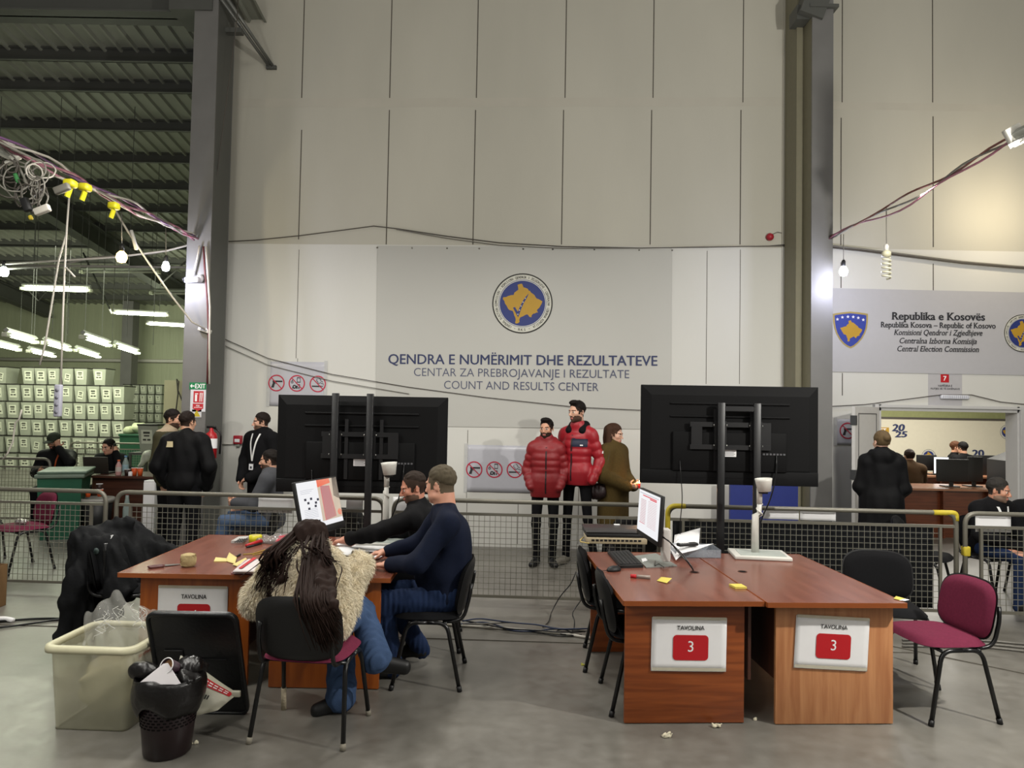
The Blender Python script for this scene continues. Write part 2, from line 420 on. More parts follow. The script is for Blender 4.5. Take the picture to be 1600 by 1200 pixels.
def hand(F, w, d, n, side, curl=.5, spread=.012, s=1.0, k=.006, thumb=.5, point=False):
    d = Vector(d).normalized(); n = Vector(n); n = (n - d * n.dot(d)).normalized()
    t = d.cross(n) * (1 if side == 'R' else -1)
    M = Matrix((t, d, n)).transposed()
    F.ell(w + d * (.05 * s), (.041 * s, .05 * s, .016 * s), M, .015)
    F.cap(w - d * .02, w + d * .03, .026 * s, .026 * s, .02)
    F.cap(w + d * (.088 * s) - t * .03 * s, w + d * (.09 * s) + t * .028 * s, .0125 * s, k=.012)
    for i, (o, L) in enumerate(((.03, .07), (.0105, .079), (-.0105, .073), (-.031, .058))):
        c = curl * (.25 if (point and i == 0) else 1) * (1 + .12 * i)
        p = w + d * (.09 * s) + t * (o * s); dd = (d + t * (o * spread * 30)).normalized(); ang = 0
        for j, (seg, r) in enumerate(((.46, .0098), (.3, .0088), (.24, .0078))):
            ang += c * (.7, 1.0, .7)[j]
            v = dd * math.cos(ang) + n * math.sin(ang)
            p2 = p + v * (L * seg * s); F.cap(p, p2, r * s, (r - .0008) * s, k); p = p2
    p = w + d * (.03 * s) + t * (.03 * s); v = (d * .65 + t * .75 + n * thumb * .6).normalized()
    p2 = p + v * (.042 * s); F.cap(p, p2, .0125 * s, .0105 * s, .012)
    p3 = p2 + (v * .6 + d * .5 + n * thumb * .5).normalized() * (.03 * s); F.cap(p2, p3, .0105 * s, .0085 * s, k)
def head(F, c, R, neck, s=1.0, fat=0.0, neckr=.054, fem=False, nose=1.0):
    P = lambda *p: c + R @ (Vector(p) * s)
    E = lambda p, r, k=.015, op='+', M=None: F.ell(P(*p), [q * s for q in r], R if M is None else R @ M, k, op)
    E((0, .014, .03), (.074, .094, .086)); E((0, -.028, -.02), (.061 + fat * .6, .06, .088), .02)
    E((0, -.033, -.074), (.049 + fat, .046 + fat * .5, .042), .025)
    F.cap(P(0, -.072, -.1), P(0, -.066, -.096), (.017 + fat * .3) * s, k=.02)
    if not fem: E((0, -.01, -.075), (.06 + fat, .05, .03), .03)
    for q in (-1, 1):
        E((q * .043, -.062, -.026), (.02, .018, .02), .018)
    F.cap(P(-.034, -.081, .016), P(.034, -.081, .016), .011 * s, k=.015)
    for q in (-1, 1): F.ell(P(q * .031, -.1, -.003), (.017 * s, .014 * s, .011 * s), R, .012, '-')
    for q in (-1, 1): F.ell(P(q * .031, -.0785, -.004), (.0125 * s,) * 3, None, .002)
    F.cap(P(0, -.088, .004), P(0, -.11 * (1 if nose == 1 else 1 + (nose - 1) * .3), -.036), .0075 * s, .0125 * s * nose, .01)
    for q in (-1, 1): E((q * .012, -.099, -.041), (.009, .011, .008), .006)
    E((0, -.09, -.0655), (.022, .01, .0065), .006); E((0, -.0885, -.0765), (.02, .01, .007), .006)
    F.ell(P(0, -.104, -.0708), (.022 * s, .007 * s, .0022 * s), R, .003, '-')
    for q in (-1, 1):
        M = Matrix.Rotation(q * .35, 3, 'Z') @ Matrix.Rotation(-.15, 3, 'X')
        E((q * .079, .014, -.01), (.0075, .019, .031), .008, '+', M); F.ell(P(q * .087, .008, -.008), (.006 * s, .009 * s, .016 * s), R, .004, '-')
    F.cap(P(0, .022, -.06), neck + Vector((0, .005, -.02)), neckr * s + fat * .6, neckr * s + .008 + fat * .6, .03)
def hair_field(F, c, R, s=1.0, g=.007, front=.055, style='short', nape=-.06, side=-.01):
    P = lambda *p: c + R @ (Vector(p) * s)
    F.ell(P(0, .016, .032), [(q + g) * s for q in (.074, .094, .088)], R, .01)
    if style == 'quiff': F.ell(P(0, -.045, .1), (.058 * s, .05 * s, .032 * s), R, .02)
    # the face and the sides stay free
    F.ell(P(0, -.115, -.04), (.072 * s, .075 * s, .108 * s), R, .012, '-')
    F.ell(P(0, -.13, front - .04), (.096 * s, .072 * s, .055 * s), R, .012, '-')
    if style in ('short', 'quiff'):
        F.wrinkle(.0022, 160, 4)
        F.taper(P(0, 0, front - .05), R @ Vector((0, -.45, -1)), .06, .013)
        F.plane(P(0, 0, front - .08), R @ Vector((0, -.45, -1)))
    else:
        for q in (-1, 1): F.ell(P(q * .09, -.072, -.03), (.045 * s, .05 * s, .075 * s), R, .01, '-')
        for q in (-1, 1): F.ell(P(q * .095, -.005, side - .065), (.045 * s, .07 * s, .062 * s), R, .015, '-')
        F.wrinkle(.0015, 120, 4)
        F.plane(P(0, .05, nape), R @ Vector((0, -.25, -1)))

def bounds(J, pad=.2):
    a = np.array([list(v) for v in J.values()]); return a.min(0) - pad, a.max(0) + pad
DARK = None
def person(label, J, loc, rotz, hd=(0, 0, 0), hs=1.0, skin='#c79a80', hairc='#1c1612', hair='short', beard=None, lookc='#241a14',
           tops=(), pants=None, shoes=None, hands=None, res=.008, w=1.0, belly=0, fat=0, group=None, fem=False, brow=None, nose=1.0, hairkw={}, legs=True, sleeve=True, lip='#a8665c', hidefoot=False):
    R = rotm(*hd); J = dict(J); hands = hands or {}
    lo, hi = bounds(J, .24)
    F = Field(lo, hi, res)
    torso(F, J, -.02, w, belly)
    for a in 'LR':
        arm(F, J, a, 0)
        if legs:
            leg(F, J, a, -.004, w=min(1.0, (pants or {}).get('w', 1.0))); F.cap(J['a' + a] - Vector((0, 0, .02)), J['t' + a], .026, .018)
        h = hands.get(a)
        if h is not False:
            h = h or {}
            d = h.get('d', (J['w' + a] - J['e' + a])); n = h.get('n', (-1 if a == 'L' else 1, 0, 0))
            hand(F, J['w' + a], d, n, a, h.get('curl', .45), h.get('spread', .012), h.get('s', 1.0), thumb=h.get('thumb', .5))
    head(F, J['head'], R, J['neck'], hs, fat, fem=fem, nose=nose, neckr=.046 if fem else .054)
    V, Q = F.mesh()
    c = V[Q].mean(1); loc_h = (c - nv(J['head'])) @ nv(R) / hs
    x, y, z = loc_h.T; ax = np.abs(x); mi = np.zeros(len(Q), int)
    e = max(1.0, res / .006)
    inh = (np.abs(z) < .13) & (ax < .1) & (np.abs(y) < .14)
    if beard:
        mi[inh & (z < -.045 - .55 * np.clip(y + .02, 0, 1)) & (y < .015) & (z > -.128) & ~((z > -.058) & (ax < .02) & (y < -.095)) & ((z < -.052) | (ax > .033))] = 5
    mi[inh & (ax < .019) & (y < -.085) & (z > -.0815) & (z < -.0625)] = 4
    mi[inh & (ax > .012) & (ax < .05) & (y < -.062) & (z > .0105) & (z < .0105 + .0075 * e)] = 1
    d = np.sqrt((ax - .031) ** 2 + (y + .0785) ** 2 + (z + .004) ** 2)
    if hair in ('short', 'quiff'):
        lowl = np.where(y > .03, -.058, np.where(y > -.012, -.004, .012)); lowl = np.where((y > -.035) & (y < -.012), -.03, lowl)
        mi[inh & (z > lowl) & (z < .09) & (y > -.05 - .25 * np.clip(z, 0, .1)) & ((ax < .081) | (z > .02))] = 6
    eye = inh & (d < .0125 + .003 * e) & (np.abs(z + .004) < .0062) & (y < -.08)
    mi[eye] = 2; mi[eye & (np.abs(ax - .031) < .0062)] = 3
    sk = mat('skin ' + skin, skin, .5, var=.06, scale=30, sss=.12, bump=.03, bscale=300)
    ms = [sk, mat('hair ' + hairc, hairc, .7, var=.3, scale=90, stretch=(1, 1, .2)), mat('eye white', '#cfc8c0', .3), mat('iris', lookc, .2), mat('lip ' + lip, lip, .45), mat('beard %s' % (beard or hairc), beard or hairc, .75, var=.25, scale=160), mat('fade ' + hairc + skin, tuple((.975 * p + .025 * q) for p, q in zip(lin(hairc), lin(skin))), .75, var=.2, scale=140)]
    root = np_mesh('person', V, Q, ms, None, mi); root.matrix_world = Matrix.Translation(Vector(loc)) @ Matrix.Rotation(rotz, 4, 'Z')
    tag(root, label, 'person', group)
    out = {'root': root, 'J': J, 'R': R}
    if hair and hair != 'none':
        c0 = J['head']; q = .16 * hs
        H = Field(np.array(c0) - q, np.array(c0) + q, min(res, .006))
        hair_field(H, c0, R, hs, style=hair, **hairkw)
        if hair == 'bun':
            H.ell(c0 + R @ (Vector((0, .105, .04)) * hs), (.04 * hs,) * 3, None, .01)
        V, Q = H.mesh(); out['hair'] = np_mesh('hair', V, Q, ms[1], root)
    if pants:
        P = Field(lo, hi, res); T = torso_frame(J); g = pants.get('g', .012)
        P.ell(J['pel'], (.165 * w + g, .118 * w + g + belly * .5, .12 + g), T, .04)
        for a in 'LR': leg(P, J, a, g, .03, pants.get('end', .045), pants.get('flare', 0), pants.get('w', 1.0))
        P.plane(J['pel'] + T @ Vector((0, 0, pants.get('top', .1))), T @ Vector((0, 0, 1)))
        if pants.get('wr'): P.wrinkle(pants['wr'], 55, 3)
        V, Q = P.mesh(); out['trousers'] = np_mesh('trousers', V, Q, pants['m'], root)
    if shoes:
        for a in 'LR':
            A, T2 = J['a' + a], J['t' + a]; dd = (T2 - A); dd.z = 0 if shoes.get('flat', True) else dd.z; dd.normalize()
            sf = Field(np.minimum(A, T2) - .16, np.maximum(A, T2) + .16, min(res, .007))
            sole = T2.z - .035
            sf.cap(A + dd * -.03 + Vector((0, 0, -.045)), A + dd * .08 + Vector((0, 0, -.045)), .04, .042, .02); sf.cap(A + dd * .06 + Vector((0, 0, -.045)), T2 + dd * .02 + Vector((0, 0, .0)), .042, .036, .02)
            sf.cap(A + Vector((0, 0, -.04)), A + Vector((0, 0, .02)), .046, .044, .02)
            if shoes.get('flat', True): sf.plane((0, 0, sole), (0, 0, -1))
            V, Q = sf.mesh(); z = V[Q].mean(1)[:, 2]
            np_mesh('shoe', V, Q, [shoes['m'], shoes.get('sole', shoes['m'])], root, (z < sole + .028).astype(int))
    for t in tops:
        g = t.get('g', .018); k = t.get('k', .04); q = t.get('q'); T = torso_frame(J)
        C = Field(lo - g, hi + g, t.get('res', res))
        torso(C, J, g, w * t.get('w', 1), belly, k, q, low=t.get('low', True))
        if t.get('skirt'):
            z0, rr = t['skirt']
            for sx in (-.06, .06):
                C.cap(J['pel'] + Vector((sx, 0, .05)), Vector((J['pel'].x + sx * 1.25, J['pel'].y + .0, z0)), .115 + g, rr, .05)
        if t.get('thigh'):
            for a in 'LR': C.cap(J['h' + a], J['h' + a].lerp(J['k' + a], t['thigh']), .1 + g, .085 + g, .04)
        for a in 'LR':
            if t.get('sleeves', True): arm(C, J, a, g * t.get('ag', 1), .03, q, t.get('cuff', -.0), t.get('up', 1.08))
        cl = t.get('collar', .03)
        nd = (J['head'] - J['neck']).normalized()
        C.cap(J['neck'] - nd * .03, J['neck'] + nd * cl, t.get('cr', .066), t.get('cr2', t.get('cr', .066)), .025)
        if t.get('hood'):
            hp = J['neck'] + T @ Vector((0, .075, .015)); C.ell(hp, (.115, .06, .085), T, .03); C.cap(hp + T @ Vector((-.1, -.04, .02)), hp + T @ Vector((.1, -.04, .02)), .035, k=.03)
        if cl > .05: C.ell(J['neck'] + nd * (cl + .05) + R @ Vector((0, -.03, 0)), (.055, .06, .05), None, .01, '-')
        if 'hem' in t: C.plane(J['pel'] + T @ Vector((0, 0, t['hem'])), T @ Vector((0, 0, -1)))
        if 'zmin' in t: C.plane((0, 0, t['zmin']), (0, 0, -1))
        if t.get('wr'): C.wrinkle(t['wr'], t.get('wf', 40), len(out))
        V, Q = C.mesh()
        ms2 = t['m'] if isinstance(t['m'], (list, tuple)) else [t['m']]
        mi = None
        if 'paint' in t: mi = t['paint']((V[Q].mean(1) - nv(J['chest'])) @ nv(T))
        out[t['name']] = np_mesh(t['name'], V, Q, ms2, root, mi)
    return out
def bvh(o):
    me = o.data; return BVHTree.FromPolygons([v.co for v in me.vertices], [tuple(p.vertices) for p in me.polygons])
def strip(b, pts, d, wv, off=.004, th=.0025):
    """ribbon laid on a surface: pts are cast along d; wv = half width vector"""
    d = Vector(d).normalized(); wv = Vector(wv); mb = MB(); row = []
    for p in pts:
        for sg in (-1, 1):
            q = Vector(p) + wv * sg; h = b.ray_cast(q, d)
            row.append((h[0] if h[0] is not None else q + d * .3) - d * off)
    k = len(pts)
    for i in range(k): pass
    v = row + [p + d * th for p in row]; n = 2 * k; f = []
    for i in range(k - 1):
        a = 2 * i; f += [(a, a + 1, a + 3, a + 2), (n + a, n + a + 2, n + a + 3, n + a + 1), (a, a + 2, n + a + 2, n + a), (a + 1, n + a + 1, n + a + 3, a + 3)]
    f += [(0, n, n + 1, 1), (n - 2, n - 1, 2 * n - 1, 2 * n - 2)]
    return mb.add(v, f, 0, False)
def lanyard(P, zb=-.06, badge=True, half=.05, side=1, top='jacket', wd=.011):
    o = P[top]; b = bvh(o); J = P['J']; n = J['neck']; root = P['root']
    T = torso_frame(J); ch = J['chest'] + T @ Vector((0, -.1, zb))
    for sx in (-1, 1):
        a = n + T @ Vector((sx * .064, -.025, .02)); pts = [a.lerp(ch, i / 10) - T @ Vector((0, .2, 0)) for i in range(11)]
        strip(b, pts, T @ Vector((0, 1, 0)), T @ Vector((wd, 0, 0))).build('lanyard', mat('lanyard ribbon', '#d8d8d6', .6), root)
    if badge:
        h = b.ray_cast(ch - T @ Vector((0, .4, .03)), T @ Vector((0, 1, 0)))[0] or ch
        mb = MB().box((0, 0, 0), (.085, .008, .1), 0, bev=.004); mb.box((0, -.006, -.004), (.07, .002, .075), 1)
        mb.box((0, -.0075, -.01), (.03, .002, .03), 2)
        mb.xf(Matrix.Translation(h - T @ Vector((0, .012, .04))) @ T.to_4x4()); mb.build('badge', [mat('badge black', '#15161a', .4), mat('badge paper', '#e3e4e6', .4), mat('badge print', '#3a3c42', .5)], root)
# ---------------------------------------------------------------- the hall
class Frame:
    def __init__(s, o, t):
        s.o = Vector(o); s.ux = Vector((math.cos(t), -math.sin(t), 0)); s.n = Vector((-math.sin(t), -math.cos(t), 0))
    def px(s, x, y):
        p = onplane(x, y, s.o, s.n); return (p - s.o).dot(s.ux), p.z
    def M(s, a, z, off=0.0):
        m = Matrix((s.ux, Vector((0, 0, 1)), s.n)).transposed().to_4x4(); m.translation = s.o + s.ux * a + Vector((0, 0, z)) + s.n * off; return m
    def pt(s, a, z, off=0.0): return s.o + s.ux * a + Vector((0, 0, z)) + s.n * off
W1 = Frame((0, 9.63, 0), .047)
W2 = Frame((3.9, 9.44, 0), 0.0)

plaster = mat('painted wall panel', '#b6b3a7', .75, var=.14, scale=.9, stretch=(1, 1, .35), bump=.04, bscale=30)
plow = mat('paler lit lower panel', '#cac9c3', .7, var=.06, scale=1.1, stretch=(1, 1, .4), bump=.04, bscale=30)  # same wall, lower part coloured paler to stand for its brighter light
seam = mat('open panel joint', '#55504a', .9)
filler = mat('joint filler', '#b6b2a6', .8, var=.08, scale=3)
white = mat('white paint', '#c9c6bf', .6, var=.05)
steel = mat('grey painted steel', '#6b6a68', .5, var=.18, scale=3, bump=.05)
dsteel = mat('dark grey steel', '#4d4e4a', .55, var=.15, scale=3)
beige = mat('beige side plate', '#77735f', .6, var=.1)

def floor_mat():
    m = bpy.data.materials.new('worn concrete floor'); m.use_nodes = True; nt = m.node_tree; N = nt.nodes; L = nt.links; b = N['Principled BSDF']
    tc = N.new('ShaderNodeTexCoord')
    n1 = N.new('ShaderNodeTexNoise'); n1.inputs['Scale'].default_value = .55; n1.inputs['Detail'].default_value = 8; n1.inputs['Roughness'].default_value = .65
    n2 = N.new('ShaderNodeTexNoise'); n2.inputs['Scale'].default_value = 9; n2.inputs['Detail'].default_value = 8
    v = N.new('ShaderNodeTexVoronoi'); v.inputs['Scale'].default_value = 1.6; v.feature = 'DISTANCE_TO_EDGE'
    for q in (n1, n2, v): L.new(tc.outputs['Object'], q.inputs['Vector'])
    r1 = N.new('ShaderNodeValToRGB'); L.new(n1.outputs[0], r1.inputs[0])
    r1.color_ramp.elements[0].position = .35; r1.color_ramp.elements[0].color = lin('#625f59') + (1,)
    r1.color_ramp.elements[1].position = .68; r1.color_ramp.elements[1].color = lin('#807d76') + (1,)
    r2 = N.new('ShaderNodeValToRGB'); L.new(n2.outputs[0], r2.inputs[0])
    r2.color_ramp.elements[0].position = .3; r2.color_ramp.elements[0].color = (.74, .73, .71, 1); r2.color_ramp.elements[1].position = .7; r2.color_ramp.elements[1].color = (1, 1, 1, 1)
    mx = N.new('ShaderNodeMix'); mx.data_type = 'RGBA'; mx.blend_type = 'MULTIPLY'; mx.inputs[0].default_value = 1
    L.new(r1.outputs[0], mx.inputs[6]); L.new(r2.outputs[0], mx.inputs[7]); L.new(mx.outputs[2], b.inputs['Base Color'])
    mr = N.new('ShaderNodeMapRange'); L.new(n2.outputs[0], mr.inputs[0]); mr.inputs[3].default_value = .22; mr.inputs[4].default_value = .5; L.new(mr.outputs[0], b.inputs['Roughness'])
    bp = N.new('ShaderNodeBump'); bp.inputs['Strength'].default_value = .08; bp.inputs['Distance'].default_value = .01; L.new(n2.outputs[0], bp.inputs['Height']); L.new(bp.outputs[0], b.inputs['Normal'])
    return m
fm = floor_mat(); fjoint = mat('floor joint', '#4a463f', .8)
fb = MB().bx(-22, 11, -6, 26, -.1, 0)
struct('floor', fb, fm)
jb = MB()
for a, b_ in (((-9, 6.15), (1.0, 5.72)), ((1.0, 5.72), (3.2, 5.65)), ((2.55, 6.25), (3.9, 5.1)), ((3.9, 5.1), (6, 4.0))):
    a, b_ = Vector((*a, .001)), Vector((*b_, .001)); jb.tube([a, b_], .006, 4)
struct('trim_1', jb, fjoint)

# main wall with its panel joints
wb = MB(); s0 = W1.px(338, 600)[0] - .12; s1 = W1.px(1262, 600)[0]
def wbox(mb, F, a0, a1, z0, z1, o0, o1, mi=0):
    v = [F.pt(a, z, o) for z in (z0, z1) for o in (o1, o0) for a in (a0, a1)]
    mb.add(v, [(0, 2, 3, 1), (4, 5, 7, 6), (0, 1, 5, 4), (2, 6, 7, 3), (0, 4, 6, 2), (1, 3, 7, 5)], mi)
ZS = 4.05
wbox(wb, W1, s0, s1, ZS, 9.0, -.12, 0); wbox(wb, W1, s0, s1, 0, ZS, -.12, 0.002, 3)
def seamline(mb, F, xa, ya, xb, yb, w_=.012):
    a, z1 = F.px(xa, ya); b_, z0 = F.px(xb, yb); c = (a + b_) / 2
    wbox(mb, F, c - w_ / 2, c + w_ / 2, z0, z1, -.01, .0035, 1)
for x in (475, 612, 747, 885, 1022, 1162): seamline(wb, W1, x + 1, -60, x - 2, 153 if x != 1162 else 160)
for x in (470, 607, 742, 880, 1018, 1158): seamline(wb, W1, x + 1, 172 if x > 470 else 203, x - 3, 382 if x > 470 else 374)
for x, ya, yb in ((466, 390, 560), (1157, 390, 600), (1105, 392, 600), (731, 672, 778), (466, 560, 575), (730, 782, 850), (810, 782, 850), (905, 700, 850)): seamline(wb, W1, x, ya, x - 2, yb, .007)
for y in (160, 779):
    a, z = W1.px(700, y); wbox(wb, W1, s0 + .3, s1 - .1, z - .012 - (.05 if y == 160 else 0), z + .012 + (.05 if y == 160 else 0), -.01, .001, 2)
struct('wall_main', wb, [plaster, seam, filler, plow])
# wall of the right bay with the doorway
DX0, DX1, DZ = 4.80, 6.64, 1.93
wb = MB()
wbox(wb, W2, -.35, 5.5, ZS, 9, -.14, 0); wbox(wb, W2, -.35, DX0 - 3.9, 0, ZS, -.14, 0.002, 3); wbox(wb, W2, DX1 - 3.9, 5.5, 0, ZS, -.14, 0.002, 3); wbox(wb, W2, DX0 - 3.9, DX1 - 3.9, DZ, ZS, -.14, 0.002, 3)
for x, ya, yb in ((1314, 184, 383), (1314, 410, 450), (1458, 182, 386), (1458, 412, 455), (1316, -40, 160), (1457, -40, 160), (1316, 583, 618)): seamline(wb, W2, x, ya, x, yb)
a, z = W2.px(1450, 167); wbox(wb, W2, -.3, 5.4, z - .05, z + .05, -.01, .001, 2)
struct('wall_right', wb, [plaster, seam, filler, plow])
# door frame and leaf
fr = MB(); alu = mat('white aluminium frame', '#b9b8b6', .4, var=.05)
for x0, x1, z0, z1 in ((DX0 - .05, DX0 + .03, 0, DZ + .06), (DX1 - .03, DX1 + .06, 0, DZ + .06), (DX0, DX1, DZ - .02, DZ + .06)):
    fr.bx(x0, x1, 9.37, 9.6, z0, z1)
fr.bx(DX1 - .012, DX1 + .0, 9.33, 9.37, 0, DZ); fr.bx(DX0, DX1, 9.34, 9.37, DZ + .02, DZ + .045)
struct('trim_2', fr, alu)
dr = bpy.data.objects.new('door_1', None); COL.objects.link(dr); dr['kind'] = 'structure'; dr['label'] = 'white panelled door leaf standing open beside the doorway'
dr.matrix_world = Matrix.Translation((DX0, 9.36, 0)) @ Matrix.Rotation(math.radians(-137), 4, 'Z')
lf = MB(); lf.bx(0, .78, -.04, 0, .02, DZ + .02)
lf.build('door_leaf', mat('white door panel', '#c2c0bd', .4, var=.06), dr)
lf = MB()
for x0, x1, z0, z1 in ((.1, .68, 1.86, 1.87), (.1, .68, .2, .21), (.1, .11, .2, 1.87), (.67, .68, .2, 1.87)): lf.bx(x0, x1, 0, .006, z0, z1); lf.bx(x0, x1, -.046, -.04, z0, z1)
lf.build('moulding', mat('door shadow gap', '#5c5a58', .6), dr)
lf = MB()
for z in (.3, 1.05, 1.72): lf.bx(.745, .79, -.055, .012, z, z + .12)
lf.build('hinge', mat('hinge grey', '#4c4d4f', .4, metal=.6), dr)

# room behind the doorway
rb = MB(); rb.bx(3.2, 13.5, 16.4, 16.5, 0, 3); struct('wall_inner', rb, mat('olive wall lining', '#8f9368', .8, var=.15))
rb = MB(); rb.bx(3.3, 3.4, 9.6, 16.4, 0, 3); struct('wall_inner_left', rb, white)
rb = MB(); rb.bx(13.4, 13.5, 9.6, 16.4, 0, 3); struct('wall_inner_right', rb, white)
rb = MB(); rb.bx(3.3, 13.5, 9.6, 16.5, 3, 3.1); struct('ceiling_inner', rb, white)
area('inner_room_light', (8, 13.4, 2.9), (4, 3), 240, (1, .96, .86))

# columns
def hcol(name, cx, cy, wd, dp, z1, mats, yaw=0):
    mb = MB(); t = .02
    mb.bx(-wd / 2, wd / 2, -dp / 2, -dp / 2 + t, 0, z1); mb.bx(-wd / 2, wd / 2, dp / 2 - t, dp / 2, 0, z1); mb.bx(-t / 2, t / 2, -dp / 2 + t, dp / 2 - t, 0, z1)
    mb.bx(-wd / 2, -wd / 2 + .012, -dp / 2 + t, dp / 2 - t, 0, z1, 1); mb.bx(wd / 2 - .012, wd / 2, -dp / 2 + t, dp / 2 - t, 0, z1, 1)
    mb.xf(Matrix.Translation((cx, cy, 0)) @ Matrix.Rotation(yaw, 4, 'Z'))
    return struct(name, mb, mats)
hcol('trim_3', -3.98, 9.25, .30, .55, 9, [steel, dsteel])
mb = MB(); wbox(mb, W1, W1.px(331, 500)[0] - .1, W1.px(347, 500)[0], 0, 9, -.1, .09); struct('trim_4', mb, mat('column flashing', '#57554f', .6, var=.15))
hcol('trim_5', 3.80, 9.0, .265, .42, 9, [steel, beige])
mb = MB(); mb.bx(3.58, 3.70, 9.05, 9.5, 0, 9); struct('trim_6', mb, beige)
# gusset and rafter at the head of the right column
p = aty(1262, 22, 8.95)
mb = MB(); mb.bx(3.62, 3.98, 8.74, 9.25, p.z - .02, p.z + .02); mb.box((3.85, 8.9, p.z + .45), (.3, .3, 1.2), M=Matrix.Rotation(.35, 3, 'Y')); mb.bx(3.5, 3.66, 8.85, 9.1, p.z - .12, p.z + .06)
struct('trim_7', mb, dsteel)
# brace pair at the head of the left column
for k, (xa, ya, xb, yb) in enumerate(((338, -12, 421, 104), (348, -12, 427, 104))):
    mb = MB().tube([aty(xa, ya, 8.9), W1.pt(*W1.px(xb, yb), .03)], .022, 8); struct('trim_%d' % (8 + k), mb, mat('galvanised tube', '#6f706c', .4, metal=.5))
a, z = W1.px(425, 106); mb = MB(); wbox(mb, W1, a - .07, a + .07, z - .03, z + .02, 0, .04); struct('trim_10', mb, dsteel)
mb = MB(); mb.bx(-3.83, -3.62, 9.2, 9.3, aty(350, 46, 9.2).z - .03, aty(350, 46, 9.2).z + .03); struct('trim_11', mb, dsteel)

# left hall: roof deck, purlins, rafters, far wall
zp = lambda d: 6.9 - .136 * (d - 10.5)
deck = MB(); X0, X1 = -21, -3.7; prof = []; x = X0
while x < X1:
    prof += [(x, 0), (x + .17, 0), (x + .19, -.045), (x + .22, -.045)]; x += .24
v = []; f = []
for i, (x, dz) in enumerate(prof):
    for y in (9.3, 24.6): v.append((x, y, zp(y) + .2 + dz))
for i in range(len(prof) - 1): f.append((2 * i, 2 * i + 1, 2 * i + 3, 2 * i + 2))
struct('ceiling', deck.add(v, f), mat('roof deck', '#7d7f74', .5, var=.12, scale=2), solid=.004)
k = 12
pd = [10.5, 11.3] + [12.5 + 1.2 * i for i in range(10)]
for y in pd:
    z = zp(y); mb = MB(); mb.bx(X0, X1, y - .035, y + .035, z + .18, z + .2); mb.bx(X0, X1, y + .02, y + .035, z, z + .2); mb.bx(X0, X1, y - .03, y + .035, z, z + .015)
    struct('trim_%d' % k, mb, dsteel); k += 1
za = aty(150, 26, 9.2).z
mb = MB(); mb.bx(-16, -4.0, 9.05, 9.4, za, za + .025); mb.bx(-16, -4.0, 9.21, 9.24, za, za + .6); mb.bx(-16, -4.0, 9.05, 9.4, za + .6, za + .63); mb.bx(-4.45, -3.9, 8.95, 9.5, za - .02, za + .5)
struct('trim_%d' % k, mb, dsteel); k += 1
def rafter(x, y0, y1, dz, h, wd):
    mb = MB()
    for a0, a1, b0, b1 in ((-wd / 2, wd / 2, 0, .02), (-.01, .01, 0, h), (-wd / 2, wd / 2, h - .02, h)):
        v = []
        for y in (y0, y1):
            for zz in (b0, b1):
                for xx in (a0, a1): v.append((x + xx, y, zp(y) - dz + zz))
        mb.add(v, [(0, 1, 3, 2), (4, 6, 7, 5), (0, 2, 6, 4), (1, 5, 7, 3), (2, 3, 7, 6), (0, 4, 5, 1)])
    return mb
struct('trim_%d' % k, rafter(-10.1, 10, 24, .45, .45, .3), dsteel); k += 1
struct('trim_%d' % k, rafter(-15.6, 9.6, 24, .45, .45, .3), dsteel); k += 1
mb = MB(); mb.bx(-12.75, -12.4, 23.3, 23.7, 0, zp(23.5)); struct('trim_%d' % k, mb, steel); k += 1
foil = mat('wrinkled insulation lining', '#a5aa90', .42, var=.15, scale=1.6, stretch=(3, 1, .25), bump=.5, bscale=4)
mb = MB().bx(-21, -3.5, 24.5, 24.6, 0, 5.4); struct('wall_far', mb, foil)
mb = MB().bx(-21, -20.9, 9, 24.5, 0, 8); struct('wall_left', mb, foil)
mb = MB().bx(-3.7, -3.6, 10.0, 24.5, 0, 8); struct('wall_behind', mb, foil)
z = aty(150, 560, 24.4).z
mb = MB().tube([(-20, 24.4, z - .1), (-3.8, 24.4, z + .0)], .06, 8); struct('trim_%d' % k, mb, white); k += 1
for xa, ya, xb, yb, D in ((0, 408, 60, 470, 20), (60, 585, 118, 585, 22), (250, 445, 300, 400, 18), (60, 470, 100, 424, 21), (130, 395, 175, 490, 17)):
    mb = MB().tube([aty(xa, ya, D), aty(xb, yb, D)], .02, 6); struct('trim_%d' % k, mb, dsteel); k += 1

# fluorescent battens of the left hall
tube_on = mat('lit fluorescent tube', '#f2ffd8', .4, emit=16, var=0)
tube_off = mat('unlit tube', '#9a9a90', .3); batten_m = mat('batten body', '#8e9088', .4)
def batten(pa, pb, label, on=True, r=.028, double=True, body=True):
    pa, pb = Vector(pa), Vector(pb); c = (pa + pb) / 2; d = (pb - pa); L = d.length; d.normalize()
    t = thing('batten_light', label, 'light', c, group='fluorescent battens of the left hall' if on else None)
    s_ = d.cross(Vector((0, 0, 1))).normalized(); q = d * (L / 2)
    if body:
        mb = MB(); mb.tube([-q * 1.03 + Vector((0, 0, .075)), q * 1.03 + Vector((0, 0, .075))], .04, 4); mb.build('housing', batten_m, t)
    for e in ((-1, 1) if double else (0,)):
        MB().tube([-q + s_ * e * .035, q + s_ * e * .035], r, 8).build('tube', tube_on if on else tube_off, t)
    for e in (-1, 1):
        MB().box(q * e, (.09, .11, .07), 0, bev=.01).build('end_cap', mat('batten cap', '#c6c8b4', .4), t)
    return t
def hung(t, z):
    c = t.matrix_world.translation
    for e in (-.5, .5): MB().tube([(e, 0, .1), (e, 0, z - c.z + .2)], .006, 4).build('hanger', dsteel, t)
LT = [((36, 451), (140, 454), 15, 'long lit batten, largest and nearest lamp at far left of the hall'),
      ((179, 489), (262, 493), 19.5, 'lit batten below and right of the largest one, clear of the column'),
      ((231, 506), (299, 510), 21.5, 'lit batten partly cut off by the grey column')]
